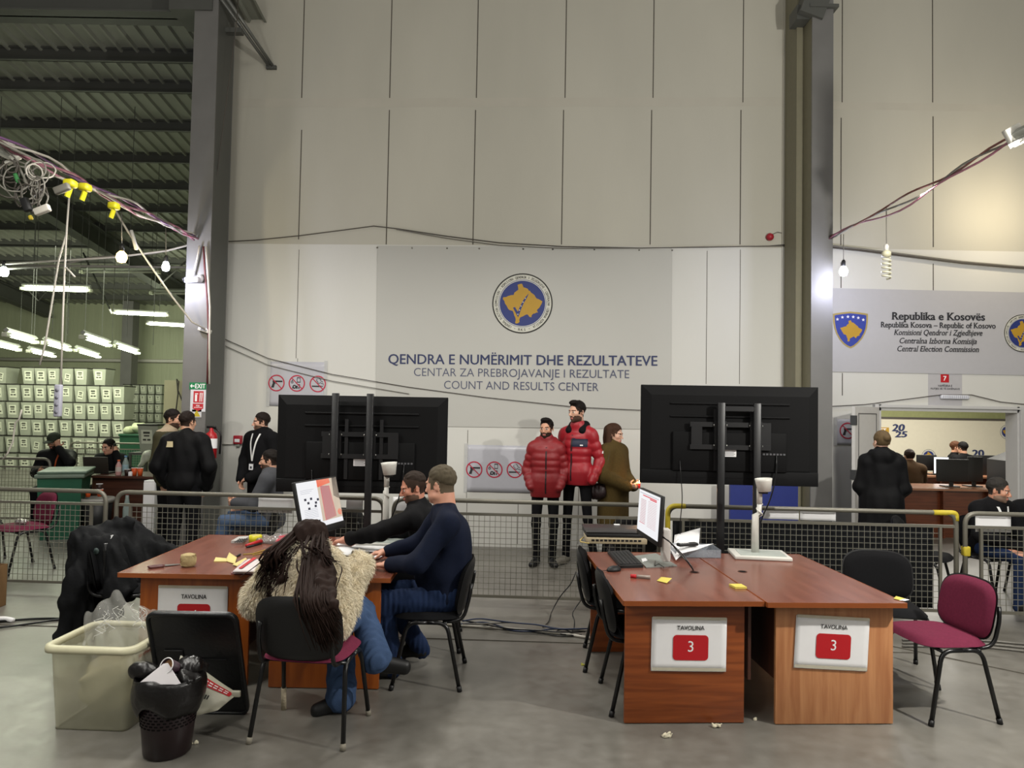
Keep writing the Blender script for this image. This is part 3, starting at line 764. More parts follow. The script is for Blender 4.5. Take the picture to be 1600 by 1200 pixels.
for a, b_, D, lb in LT: t = batten(aty(*a, D), aty(*b_, D), lb); hung(t, zp(D))
for a, b_, lb in (((10, 523), (55, 535), 'lit batten second from the left in the slanting row over the box stacks'), ((70, 536), (108, 547), 'lit batten third from the left in the slanting row over the box stacks'),
                 ((130, 527), (170, 540), 'upper left lamp of the slanting pair right of the hanging white cable'), ((180, 541), (215, 552), 'lower right lamp of the slanting pair right of the hanging white cable'),
                 ((46, 549), (84, 557), 'lit batten low on the left, just above the pale wall strip'), ((120, 548), (154, 558), 'lit batten low in the middle, between the hanging cable and the slanting pair'), ((-6, 539), (29, 547), 'lit batten at the left picture edge above the boxes')):
    p, q = atz(*a, 2.85), atz(*b_, 2.85); t = batten(p, q, lb, r=.017); hung(t, zp(min(p.y, 16)))
t = batten(aty(128, 425, 16), aty(247, 425, 16), 'unlit batten with reddish ends under the roof', on=False, double=False); hung(t, zp(16))
t = batten(aty(237, 458, 17), aty(300, 459, 17), 'unlit white batten running behind the grey column', on=False, double=False); hung(t, zp(17))
area('left_hall_light', (-9, 13, 4.4), (4, 3), 200, (.95, 1, .78)); area('left_hall_light', (-10.5, 16.8, 3.8), (6, .6), 210, (.97, 1, .78), target=(-11, 22, 1.6))
# ---------------------------------------------------------------- chairs
blackp = mat('black plastic shell', '#131314', .5, var=.2, scale=30, bump=.05, bscale=120)
blackm = mat('black painted tube', '#0f0f10', .3, var=.1)
burg = mat('burgundy upholstery', '#642238', .85, var=.25, scale=60, bump=.15, bscale=400)
blackc = mat('black upholstery', '#101012', .9, var=.3, scale=60, bump=.15, bscale=400)
rubber = mat('worn leg glide', '#7d786c', .8)
def pad(mb, w_, h_, tf, tb, curve=0.0, p=3.2, n=36, rings=7, M=None, mi=0, mi2=None, top=0.0):
    """upholstered pad: outline in local x/z, bulging tf to -y and tb to +y"""
    mi2 = mi if mi2 is None else mi2
    def pt(i, j, sgn):
        s_ = i / rings; a = 2 * PI * j / n; c, d = math.cos(a), math.sin(a)
        x = math.copysign(abs(c) ** (2 / p), c) * w_ / 2 * s_; z = math.copysign(abs(d) ** (2 / p), d) * h_ / 2 * s_
        if z > 0: z += top * (1 - (2 * x / w_) ** 2) * (2 * z / h_)
        e = (max(0, 1 - s_ ** 5)) ** .5
        y = (-tf if sgn < 0 else tb) * e - curve * (2 * x / w_) ** 2
        q = Vector((x, y, z)); return M @ q if M is not None else q
    for sgn, m_ in ((-1, mi), (1, mi2)):
        v = [pt(0, 0, sgn)] + [pt(i, j, sgn) for i in range(1, rings + 1) for j in range(n)]
        f = [(0, 1 + j, 1 + (j + 1) % n) for j in range(n)]
        for i in range(rings - 1):
            for j in range(n):
                a, b = 1 + i * n + j, 1 + i * n + (j + 1) % n; f.append((a, a + n, b + n, b))
        if sgn > 0: f = [q[::-1] for q in f]
        mb.add(v, f, m_, True)
    return mb
GRP_CH = 'stackable conference chairs'
def chair(label, x, y, rot, seat=burg, back=burg, group=GRP_CH, taped=False, deep=False):
    t = thing('conference_chair', label, 'chair', (x, y, 0), rot, group)
    MB_ = MB(); sm = Matrix.Translation((0, -.01, .455)) @ Matrix.Rotation(PI / 2, 4, 'X')
    pad(MB_, .47, .45, -.004, .03, 0, 4, M=Matrix.Translation((0, 0, .445)) @ Matrix.Rotation(-PI / 2, 4, 'X') @ Matrix.Rotation(PI, 4, 'Z'))
    for i, q in enumerate(MB_.v): pass
    mb = MB(); pad(mb, .48, .46, .042, .004, 0, 4, M=Matrix.Translation((0, -.01, .452)) @ Matrix(((1, 0, 0, 0), (0, 0, 1, 0), (0, -1, 0, 0), (0, 0, 0, 1))))
    mb.build('seat', seat, t)
    mb = MB(); pad(mb, .465, .44, .002, .018, 0, 4, M=Matrix.Translation((0, -.01, .447)) @ Matrix(((1, 0, 0, 0), (0, 0, 1, 0), (0, -1, 0, 0), (0, 0, 0, 1)))); mb.build('seat_shell', blackp, t)
    BM = Matrix.Translation((0, .245, .632)) @ Matrix.Rotation(-.2, 4, 'X')
    mb = MB(); pad(mb, .475, .34, .040, .002, .035, 3.6, M=BM, top=.015); mb.build('backrest', back, t)
    mb = MB(); pad(mb, .495, .36, .001, .022, .035, 3.6, M=BM @ Matrix.Translation((0, .004, 0)), top=.015)
    mb.build('backrest_shell', blackp, t)
    for sx in (-1, 1):
        X = sx * .245
        fr_ = fillet([(X + sx * .02, -.225, .0), (X - sx * .01, -.13, .43), (X - sx * .01, .0, .432)], .07)
        re_ = fillet([(X - sx * .01, .0, .432), (X - sx * .01, .13, .43), (X + sx * .02, .225, .0)], .07)
        for pth, e in ((fr_, 0), (re_, -1)):
            lg = MB().tube(pth, .0135, 8).build('leg', blackm, t)
            a, b = Vector(pth[e]), Vector(pth[1 if e == 0 else -2]); d = (b - a).normalized()
            MB().tube([a - d * .0 + Vector((0, 0, .0)), a + d * (.035 if not (taped and sx > 0 and e == 0) else .15)], .0165, 8).build('glide', (rubber if taped else blackp) if not (taped and sx > 0 and e == 0) else mat('crepe tape', '#a79c86', .9, bump=.4, bscale=90), lg)
        MB().tube(fillet([(sx * .2, .1, .428), (sx * .205, .235, .44), (sx * .205, .275, .6), (sx * .19, .285, .68)], .07), .0125, 8).build('back_upright', blackm, t)
    mb = MB()
    for yy in (-.12, .12): mb.tube([(-.235, yy, .425), (.235, yy, .425)], .011, 8)
    mb.build('crossbar', blackm, t)
    return t
chair('burgundy seated chair with black back shell under the woman in the fur coat', -1.11, 4.16, PI - .11, taped=True)
chair('black chair under the man in the navy sweater', -.53, 5.0, -PI / 2, blackc, blackc)
chair('burgundy chair under the man in the black sweater, mostly hidden', -.60, 5.72, -PI / 2 + .05)
chair('empty burgundy chair at the right of the desk pair', 2.73, 4.63, -PI / 2 + .11)
chair('empty black chair behind the right desk, in front of the dark fence cloth', 2.74, 5.25, -.22, blackc, blackc)
chair('nearer of two black chairs pushed under the left side of the desk marked 3', .86, 4.66, PI / 2, blackc, blackc)
chair('farther of two black chairs pushed under the left side of the desk marked 3', .80, 5.36, PI / 2 - .1, blackc, blackc)
chair('black chair draped with a dark coat left of the left desk', -2.86, 5.5, PI / 2 + .3, blackc, blackc)
chair('burgundy chair with a foil wrapper on its seat behind the left fence', -5.33, 7.9, -.6)
chair('black chair at the left picture edge beside the burgundy one behind the fence', -6.0, 8.1, PI + .5, blackc, blackc)
chair('left one of two black chairs seen over the fence below the right television', 1.25, 7.3, PI, blackc, blackc)
chair('right one of two black chairs seen over the fence below the right television', 1.90, 7.25, PI + .1, blackc, blackc)
chair('black chair behind the left television, its top just above the fence rail', -1.72, 7.55, PI, blackc, blackc)
chair('black chair under the seated man with the white lanyard at far right', 4.93, 7.32, .28, blackc, blackc)
chair('black chair under the man cut off by the right picture edge', 5.52, 7.45, -.15, blackc, blackc)
chair('chair under the man in the grey jacket behind the fence', -2.80, 7.95, -PI / 2 + .15, blackc, blackc)
chair('black chair beside the foot of the woman in black at the right fence end', 4.15, 7.2, .9, blackc, blackc)

# ---------------------------------------------------------------- desks
woodA = wood('cherry panel', '#6e3312', '#8f4a20', 'x', .35)
woodT = wood('desk top laminate', '#683c30', '#7a4a3c', 'y', .24)
woodB = wood('light cherry panel', '#a56b44', '#c0885c', 'z', .4)
woodL = wood('orange cherry panel', '#8a4312', '#a4571c', 'z', .35)
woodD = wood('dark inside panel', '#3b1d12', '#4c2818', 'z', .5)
edge = mat('desk edging', '#84451f', .35, var=.15)
paper = mat('white paper', '#e4e3e4', .7, var=.03); redp = mat('red print', '#b3161f', .5, var=.04); ink = mat('black print', '#1b1b1e', .6); wprint = mat('white print', '#e8e6e6', .6)
yellowp = mat('yellow note', '#c9b95a', .7, var=.08)
def desk(label, x0, y0, rot, pm, sign=None, wd=.845, dp=1.42, ox=.03, pw=.72, mod=.8, clip=None):
    t = thing('office_desk', label, 'desk', (x0, y0, 0), rot)
    mb = MB(); mb.box((wd / 2, dp / 2, .7275), (wd - .004, dp, .025), 0); mb.build('tabletop', woodT, t)
    mb = MB()
    for a in ((0, wd - .004, -.002, .001), (0, wd - .004, dp - .001, dp + .002)): mb.bx(a[0] + .002, a[1] + .002, a[2], a[3], .712, .741)
    mb.bx(-.001, .0025, 0, dp, .712, .741); mb.bx(wd - .0035, wd - .0005, 0, dp, .712, .741); mb.build('edging', edge, t)
    for yy, nm in ((.08, 'end_panel'), (dp - .1, 'end_panel')): MB().box((ox + pw / 2, yy + .012, .36), (pw, .025, .71), 0, bev=.002).build(nm, pm, t)
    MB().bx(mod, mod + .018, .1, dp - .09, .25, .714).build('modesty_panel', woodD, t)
    return t
def signsheet(label, P00, ux, uz, n, w_, h_, num, tilt=0, cat='sign', bend=.004):
    M = Matrix((ux, uz, n)).transposed().to_4x4(); M.translation = P00
    t = thing('table_number_sign', label, cat, M=M @ Matrix.Rotation(tilt, 4, 'Z'))
    mb = MB(); mb.grid(lambda u, v: (u * w_, v * h_, .0025 + bend * math.sin(PI * u) * .5 + (.004 * max(0, u - .85) * v)), 14, 8); mb.build('sheet', paper, t, solid=.0006)
    z = .0055 + bend * .5
    mb = MB(); rr = .022; a0, a1, b0, b1 = w_ * .285, w_ * .755, h_ * .21, h_ * .68; pts = []
    for cx, cy, s_ in ((a1 - rr, b1 - rr, 0), (a0 + rr, b1 - rr, PI / 2), (a0 + rr, b0 + rr, PI), (a1 - rr, b0 + rr, 1.5 * PI)):
        pts += [(cx + rr * math.cos(s_ + PI / 2 * i / 5), cy + rr * math.sin(s_ + PI / 2 * i / 5)) for i in range(6)]
    mb.poly(pts, z - .0005, z); mb.build('red_box', redp, t)
    mb = MB(); letters(mb, 'TAVOLINA', w_ * .335, w_ * .70, h_ * .775, h_ * .855, z, .011); mb.build('heading', ink, t)
    mb = MB(); letters(mb, num, w_ * .475, w_ * .565, h_ * .37, h_ * .57, z + .001, 0, keep=True); mb.build('numeral', wprint, t)
    for c in (h_ - .012, .004):
        MB().bx(0.004, w_ - .004, c, c + .018, z, z + .0005).build('adhesive_tape', mat('clear tape', '#d8d2bd', .6, alpha=.45), t)
    return t
T_ = 0.012
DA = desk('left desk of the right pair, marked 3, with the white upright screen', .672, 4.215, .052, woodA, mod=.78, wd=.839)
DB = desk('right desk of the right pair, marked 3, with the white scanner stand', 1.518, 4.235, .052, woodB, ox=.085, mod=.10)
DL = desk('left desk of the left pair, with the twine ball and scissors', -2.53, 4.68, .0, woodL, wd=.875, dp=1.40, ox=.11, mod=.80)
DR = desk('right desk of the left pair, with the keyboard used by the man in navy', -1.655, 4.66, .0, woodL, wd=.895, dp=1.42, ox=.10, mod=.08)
def on_panel(D, y_): return D.matrix_world @ Vector((0, y_, 0)), (D.matrix_world.to_3x3() @ Vector((1, 0, 0))), (D.matrix_world.to_3x3() @ Vector((0, -1, 0)))
def panel_sign(D, label, cor, num, tilt=0, off=.004):
    o, ux, n = on_panel(D, .0795); (xa, ya), (xb, yb), (xc, yc) = cor
    p0 = onplane(xa, ya, o + n * off, n); p1 = onplane(xb, yb, o + n * off, n); p2 = onplane(xc, yc, o + n * off, n)
    w_ = (p1 - p0).length; h_ = (p2 - p0).length; e = (p1 - p0).normalized()
    uz = n.cross(e).normalized(); return signsheet(label, p0, e, uz, n, w_, h_, num)
panel_sign(DA, 'white sheet TAVOLINA 3 taped on the darker end panel', ((1016.5, 1048), (1134, 1049.5), (1017.5, 964)), '3')
panel_sign(DB, 'white sheet TAVOLINA 3 taped askew on the lighter end panel', ((1239.5, 1043), (1354.5, 1049), (1244, 960.5)), '3')
panel_sign(DL, 'white TAVOLINA sheet half hidden behind the black lid', ((245, 1000), (354, 1002), (247, 915)), '4')
# cable holes in the right pair
for x, y in ((1085, 894), (1160, 893)):
    p = atz(x, y, .741); t = thing('cable_grommet', 'dark cable hole in the %s desk top of the right pair' % ('left' if x < 1100 else 'right'), 'grommet', p)
    mb = MB(); mb.ring((0, 0), .026, .033, .001, 24); mb.build('rim', mat('brown plastic', '#4a2418', .4), t); mb = MB(); mb.lathe([(.026, 0), (.026, .0006)]); mb.build('hole', mat('hole', '#0a0505', .9), t)

# ---------------------------------------------------------------- crowd barriers
FEN = Frame((0, 6.72, 0), .055)
galv = mat('galvanised barrier tube', '#6a675d', .45, var=.15, scale=6, metal=.3)
wire = mat('barrier wire', '#77756a', .5, metal=.3)
yt = mat('yellow tape', '#b3a02a', .6, var=.3, scale=20)
def barrier(label, M, L, h=1.0, cell=.05, tape=None, r=.021, group='crowd barriers'):
    t = thing('crowd_barrier', label, 'barrier', M=M, group=group)
    pth = fillet([(0, 0, .0), (0, 0, h - .021), (L, 0, h - .021), (L, 0, 0)], .11, 7)
    MB().tube(pth, r, 10).build('frame', galv, t)
    mb = MB(); mb.bx(0, L, -.012, .012, h - .155, h - .13); mb.build('upper_rail', galv, t)
    MB().bx(0, L, -.012, .012, .09, .115).build('lower_rail', galv, t)
    for x in (.14, L - .14): MB().bx(x - .012, x + .012, -.012, .012, .115, h - .155).build('post', galv, t)
    mb = MB(); x0, x1, z0, z1 = .15, L - .15, .115, h - .155; n = int((x1 - x0) / cell); k = int((z1 - z0) / cell)
    for i in range(1, n): x = x0 + (x1 - x0) * i / n; mb.bx(x - .0021, x + .0021, -.002, .002, z0, z1)
    for i in range(1, k): z = z0 + (z1 - z0) * i / k; mb.bx(x0, x1, .002, .006, z - .0021, z + .0021)
    mb.build('wire_mesh', wire, t)
    for x in (0, L): MB().bx(x - .03, x + .03, -.22, .22, .0, .012).build('foot', galv, t)
    for e in tape or ():
        q = [(0, 0, .62), (0, 0, h - .021), (.16, 0, h - .021)] if e == 'l' else [(L - .2, 0, h - .021), (L, 0, h - .021), (L, 0, h - .09)]
        MB().tube(fillet(q, .11, 7), r + .003, 10).build('tape_wrap', yt, t)
    return t
FX = lambda x: FEN.px(x, 850)[0]
def fen(label, xa, xb, **k):
    a, b_ = FX(xa), FX(xb); m = Matrix((FEN.ux, -FEN.n, Vector((0, 0, 1)))).transposed().to_4x4(); m.translation = FEN.pt(a, 0); return barrier(label, m, b_ - a, **k)
fen('barrier panel at far left, in front of the burgundy chair', -240, 163)
fen('barrier panel left of the left television, behind the coat chair', 180, 598)
fen('barrier panel in the middle, in front of the two men in red', 614, 1030)
B4 = fen('barrier panel covered with dark cloth behind the right desks', 1043, 1494, tape='lr')
fen('barrier panel at far right, in front of the seated man with a lanyard', 1508, 1935)
m = Matrix.Translation(aty(-170, 640, 10.6)); m.translation.z = 0
barrier('barrier panel farther back at left, before the man in the cap', m @ Matrix.Rotation(.02, 4, 'Z'), 2.35)
m = Matrix.Translation(aty(112, 640, 14.6)); m.translation.z = 0
barrier('barrier panel before the ballot box stacks, behind the man on the phone', m, 1.75, h=1.02)
# dark cloth hung behind the fourth panel
a0, a1 = FX(1052), FX(1462); t = MB()
t.grid(lambda u, v: tuple(FEN.pt(a0 + (a1 - a0) * u, .11 + .74 * v, -.05 - .006 * math.sin(u * 40) * (1 - v))), 60, 6)
tag(t.build('privacy_cloth', mat('dark cloth', '#191a1c', .9, var=.2), solid=.003), 'dark cloth hung behind the barrier mesh at right', 'cloth')
# white sheets hung over the rails
def railsheet(label, xa, xb, ya, yb, off=.03):
    a, z1 = FEN.px(xa, ya); b_, z0 = FEN.px(xb, yb); mb = MB(); h = z1 - z0
    mb.grid(lambda u, v: tuple(FEN.pt(a + (b_ - a) * u, z0 + h * v, -off - .006 * math.sin(u * PI))), 8, 5)
    return tag(mb.build('paper_sheet', paper, solid=.001), label, 'sheet')
railsheet('white sheet on the barrier rail below the left television', 402, 455, 776, 803); railsheet('white sheet on the barrier rail right of the tilted monitor', 540, 566, 776, 800)
railsheet('long white sheet hanging low on the rail left of the tilted monitor', 400, 452, 793, 801, .05)
railsheet('left one of two white sheets on the rail beside the right television stand', 1194, 1250, 796, 813); railsheet('right one of two white sheets on the rail, above the black chair', 1252, 1308, 798, 815)
railsheet('white sheet on the rail before the seated man with a lanyard', 1527, 1583, 805, 833); railsheet('white sheet on the rail left of the man in the black sweater', 613, 640, 777, 830)

# yellow tag on the barrier post
p = aty(1509, 861, 6.5); tag(MB().box((0, 0, 0), (.06, .06, .09), 0, bev=.012).xf(Matrix.Translation(p)).build('tape_knot', yt), 'bright yellow tape knotted round the barrier post at right', 'tape')

# ---------------------------------------------------------------- televisions on stands, seen from behind
tvb = mat('television back', '#0d0d0e', .7, var=.15, scale=40); tvd = mat('television housing', '#0a0a0b', .7, var=.2); stand_m = mat('stand black', '#131315', .4); screw = mat('steel screw', '#a8a8a4', .3, metal=.8)
def television(label, x, y, rot, zb, zt, w_, posts, ptop, hand=1):
    t = thing('television_stand', label, 'television', (x, y, 0), rot)
    h = zt - zb; zc = (zb + zt) / 2
    mb = MB(); mb.box((0, .035, zc), (w_, .03, h), 0, bev=.006); mb.build('screen_panel', tvb, t)
    mb = MB(); b = .085  # sloping rim towards the middle of the back
    o = [(-w_ / 2, zb), (w_ / 2, zb), (w_ / 2, zt), (-w_ / 2, zt)]; i_ = [(-w_ / 2 + b, zb + .13), (w_ / 2 - b, zb + .13), (w_ / 2 - b, zt - b), (-w_ / 2 + b, zt - b)]
    v = [(p[0], .02, p[1]) for p in o] + [(p[0], -.012, p[1]) for p in i_]; mb.add(v, [(0, 1, 5, 4), (1, 2, 6, 5), (2, 3, 7, 6), (3, 0, 4, 7), (4, 5, 6, 7)])
    mb.build('back_cover', tvb, t)
    mb = MB(); x0, x1 = -.48, .47; mb.box(((x0 + x1) / 2, -.022, zb + .28), (x1 - x0, .03, .33), 0, bev=.008); mb.bx(x0 - .0, x1, -.03, -.006, zb + .125, zb + .16); mb.build('electronics_housing', tvd, t)
    mb = MB(); mb.box((0, -.004, zb + .06), (w_ - .02, .03, .115), 0, bev=.004); mb.bx(x0, x1, -.022, -.016, zb + .06, zb + .066); mb.build('lower_cover', tvb, t)
    for dz in (.155, .265):
        mb = MB(); mb.box((0, -.018, zt - dz), (1.0, .016, .018), 0, bev=.006); mb.build('rib', tvb, t)
    mb = MB()  # wall bracket
    for dz in (-.1, .09): mb.bx(-.34, .33, -.062, -.045, zc + dz - .02, zc + dz + .02)
    for xx in (-.33, .24): mb.bx(xx, xx + .09, -.06, -.048, zc - .12, zc + .11)
    mb.build('bracket', stand_m, t)
    for xx in (-.105, .20):
        MB().bx(xx - .015 - .02, xx + .015 - .02, -.05, -.03, zc - .3, zc + .22).build('mount_rail', stand_m, t)
    for px_ in posts:
        q = MB(); q.box((px_, -.095, ptop / 2 + .02), (.058, .04, ptop - .04), 0, bev=.004); P_ = q.build('post', stand_m, t)
        for dz in (-.085, .085):
            for sx in (-.05, .05):
                MB().lathe([(.008, 0), (.008, .006), (.004, .008)], (px_ + sx, -.064, zc + dz), 10, M=Matrix.Rotation(PI / 2, 3, 'X')).build('bolt', screw, P_)
        MB().bx(px_ - .05, px_ + .05, -.075, -.06, zc - .12, zc + .12).build('clamp', stand_m, P_)
        MB().bx(px_ - .03, px_ + .03, -.4, .35, .0, .04).build('foot', stand_m, P_)
    xm = (posts[0] + posts[1]) / 2
    for z in (zt - .03 if ptop > zt else ptop - .05, .55): MB().bx(posts[0], posts[1], -.11, -.085, z - .02, z + .02).build('crossbar', stand_m, t)
    mb = MB(); mb.bx(-.06, .05, -.0395, -.0385, zb + .3 - .06, zb + .3 + .0, 0)
    for k in range(4): mb.bx(-.052, .03 + .01 * (k % 2), -.0405, -.0395, zb + .25 + .011 * k, zb + .254 + .011 * k, 1)
    mb.build('rating_label', [paper, mat('grey print', '#77777a', .6)], t)
    mb = MB()
    for k in range(7): mb.bx(.27 + .028 * k, .288 + .028 * k, -.04, -.036, zb + .26, zb + .275)
    mb.build('socket_row', mat('socket', '#555558', .4), t)
    mb = MB().tube(fillet([(.38, -.04, zb + .26), (.38, -.06, zb + .12), (.33, -.07, zb - .1), (.24, -.06, zb - .3), (.2, -.1, .3)], .1), .006, 6); mb.build('power_cable', blackm, t)
    mb = MB().tube(fillet([(-.42, -.04, zb + .2), (-.41, -.06, zb + .02), (-.40, -.07, zb - .12), (-.42, -.06, zb - .35), (-.4, -.1, .35)], .1), .004, 6); mb.build('signal_cable', blackm, t)
    return t
c = aty(565, 700, 6.3)
television('large black television seen from behind, above the left desk pair', c.x, 6.3, .0, 1.085, 1.935, 1.495, (-.215, .085), 1.955)
c = aty(1139.5, 680, 6.1)
television('large black television seen from behind, above the right desk pair', c.x, 6.1, -.055, 1.235, 2.075, 1.49, (-.09, .205), 1.93)
# ---------------------------------------------------------------- things on the desks
ZT = .741
def on(x, y, dz=0): p = atz(x, y, ZT); p.z += dz; return p
def slab(p4, z, th, mb=None, mi=0):
    """flat quad from four image points lying at height z"""
    mb = mb or MB(); q = [atz(x, y, z) for x, y in p4]; v = q + [p + Vector((0, 0, th)) for p in q]
    n = (q[1] - q[0]).cross(q[2] - q[0]).z
    f = [(3, 2, 1, 0), (4, 5, 6, 7), (0, 1, 5, 4), (1, 2, 6, 5), (2, 3, 7, 6), (3, 0, 4, 7)]
    if n < 0: f = [g[::-1] for g in f]
    return mb.add(v, f, mi)
screenw = mat('screen white', '#f3f3f6', .4, emit=.72, var=.0); screenr = mat('screen red', '#c8404e', .4, emit=.9, var=.0); screeng = mat('screen grey', '#a5a8b4', .4, emit=.8, var=0); screend = mat('screen dark', '#3a3434', .4, emit=.6, var=.2); screeno = mat('screen orange', '#d8502c', .4, emit=.95, var=.05); screenp = mat('screen pink', '#c8707e', .4, emit=.6, var=.02); screenb = mat('screen navy', '#1e2440', .4, emit=.5, var=0)
key = mat('key cap', '#1d1d1f', .5); silver = mat('silver base', '#8d918d', .35, metal=.4)
def monitor(label, c_, nrm, w_, h_, tilt, cont, zbase, basec, neck=True, zc=None):
    """c_: centre of the display; nrm: horizontal facing direction"""
    n = Vector(nrm).normalized(); x = Vector((0, 0, 1)).cross(n).normalized()
    t = thing('monitor', label, 'monitor', (basec[0], basec[1], zbase))
    R_ = Matrix((x, n.cross(x) * -1, n)).transposed()
    R_ = Matrix((x, Vector((0, 0, 1)), n)).transposed().to_4x4(); M = Matrix.Translation(c_) @ R_ @ Matrix.Rotation(-tilt, 4, 'X')
    mb = MB(); mb.box((0, -.01, -.017), (w_ + .02, h_ + .04, .03), 0, bev=.005); mb.box((0, -.02, -.045), (w_ * .7, h_ * .6, .04), 0, bev=.012); wpart('housing', mb.xf(M), blackp, t)
    mb = MB(); mb.bx(-w_ / 2, w_ / 2, -h_ / 2 + .005, h_ / 2, -.002, .0); wpart('display', mb.xf(M), screenw, t)
    for nm, ps, m_ in cont:
        mb = MB()
        for q in ps: mb.poly([((a - .5) * w_, (b - .5) * h_) for a, b in q], .0003, .001)
        wpart(nm, mb.xf(M), m_, t)
    return t, M
rc = lambda a, b, c, d: [(a, b), (c, b), (c, d), (a, d)]
# right monitor, seen almost edge-on
rows_ = [rc(.12, .78 - .037 * i, .38, .79 - .037 * i) for i in range(16)] + [rc(.48, .8 - .037 * i, .88, .806 - .037 * i) for i in range(17)]
tm, _ = monitor('upright monitor with a red and white list on the left desk marked 3', Vector((.985, 5.13, 1.115)), (-1, -.085, 0), .53, .30, .06,
    (('heading_bar', [rc(.2, .88, .86, .905), rc(.55, .845, .86, .872)], screenr), ('list_lines', rows_, screenp), ('footer_line', [rc(.1, .22, .34, .235)], screenr), ('edge_marks', [rc(.05, .93, .95, .945)], screeng)), ZT, (1.10, 5.2))
wpart('stand_neck', MB().box(aty(1040, 851, 5.22), (.055, .09, .23), 0, bev=.006), mat('paper wrapped neck', '#c9c5c0', .6, bump=.1), tm)
wpart('stand_base', slab([(991, 870), (1025, 866), (1058, 885), (1010, 888)], ZT, .008), silver, tm)
wpart('base_label', slab([(1002, 873), (1009, 872), (1012, 876), (1004, 878)], ZT + .009, .0005), paper, tm)
for i, pth in enumerate((((1033, 838), (1045, 845), (1062, 865), (1076, 880), (1084, 892)), ((1032, 836), (1048, 848), (1068, 868), (1080, 884), (1084, 893)))):
    wpart('cable', MB().tube([aty(x, y, 5.15 - .02 * k - .03 * i) + Vector((0, 0, .0)) for k, (x, y) in enumerate(pth)], .005, 6), blackm, tm)
wpart('cable', MB().tube([atz(x, y, ZT + .012) for x, y in ((1024, 876), (1023, 884), (1030, 881), (1037, 886), (1037, 887))], .003, 5), blackm, tm)
# left tilted monitor
txt = [rc(.06, .82 - .035 * i, .38 - .05 * (i % 3), .827 - .035 * i) for i in range(3)] + [rc(.08, .4 - .035 * i, .4, .407 - .035 * i) for i in range(6)]
dots = [rc(a, b, a + .05, b + .05) for a, b in ((.12, .6), (.26, .6), (.18, .52), (.36, .5), (.34, .43), (.42, .56), (.18, .4))]
tl, Ml = monitor('monitor leaning on the left desk pair showing a scanned sheet', Vector((-1.365, 5.2, 1.145)), (.98, -.30, 0), .52, .33, .23,
    (('text_lines', txt, screeng), ('dot_marks', dots, screenb), ('heading_bar', [rc(.08, .12, .42, .15)], screenb), ('photo_pane', [rc(.48, .1, 1, 1)], mat('screen beige', '#c9b8a4', .4, emit=.8, var=.15)), ('orange_area', [[(.48, .84), (.82, .9), (.8, 1), (.48, 1)]], screeno), ('scanned_page', [[(.56, .1), (.83, .14), (.77, .84), (.56, .86)]], screenp), ('page_border', [rc(.55, .1, .565, .86), [(.83, .14), (.845, .14), (.785, .84), (.77, .84)]], screenr), ('dark_area', [[(.85, .6), (1, .5), (1, 1), (.88, 1)]], screend), ('hand_shape', [[(.9, .16), (.98, .14), (1, .24), (.94, .3), (.89, .24)]], screeno), ('task_bar', [rc(0, 0, 1, .06)], screenw)), ZT, (-1.45, 5.25))
wpart('chin', MB().box((0, -.19, .0), (.54, .05, .02), 0, bev=.004).xf(Ml), blackp, tl)
wpart('stand_neck', MB().tube([Vector((-1.42, 5.22, ZT + .02)), Vector((-1.43, 5.22, 1.1))], .025, 10), blackp, tl); wpart('stand_base', MB().box((-1.42, 5.22, ZT + .009), (.26, .22, .018), 0, bev=.005), blackp, tl)
# keyboards and mice
def keyboard(label, p4, nx, ny):
    q = [atz(x, y, ZT) for x, y in p4]; c = sum(q, Vector()) / 4; t = thing('keyboard', label, 'keyboard', c)
    wpart('case', slab(p4, ZT, .018), mat('keyboard black', '#161617', .5), t); mb = MB()
    for i in range(nx):
        for j in range(ny):
            u0, u1, v0, v1 = .03 + .94 * i / nx, .03 + .94 * (i + .84) / nx, .07 + .86 * j / ny, .07 + .86 * (j + .82) / ny
            P = lambda u, v: q[0].lerp(q[1], u).lerp(q[3].lerp(q[2], u), v) + Vector((0, 0, .018))
            b = [P(u0, v0), P(u1, v0), P(u1, v1), P(u0, v1)]; a = [p + Vector((0, 0, .005)) for p in b]
            mb.add(b + a, [(4, 5, 6, 7), (0, 1, 5, 4), (1, 2, 6, 5), (2, 3, 7, 6), (3, 0, 4, 7)], 0)
    wpart('keys', mb, mat('key cap', '#262628', .45), t)['kind'] = 'stuff'; return t
keyboard('black keyboard before the upright monitor on the left desk marked 3', ((969, 888), (1005, 887), (982, 863), (949, 865)), 6, 18)
keyboard('black keyboard by the hands of the man in navy', ((541, 890), (577, 892), (586, 866), (550, 864)), 6, 18)
def mouse(label, x, y, rz):
    p = on(x, y); t = thing('computer_mouse', label, 'mouse', p, rz); F = Field((-.08, -.08, -.03), (.08, .08, .06), .004); F.ell((0, 0, .006), (.032, .056, .03), k=.004); F.plane((0, 0, 0), (0, 0, -1)); V, Q = F.mesh(); np_mesh('shell', V, Q, blackp, t)
    MB().box((0, -.03, .031), (.007, .018, .01), 0, bev=.002).build('wheel', mat('key cap', '#262628', .45), t); MB().tube([(0, .05, .008), (.01, .1, .004), (-.02, .16, .004)], .002, 5).build('cord', blackm, t); return t
mouse('black mouse beside the keyboard on the left desk marked 3', 959, 892, 2.0); mouse('black mouse under the hand of the man in navy', 596, 866, 1.2)
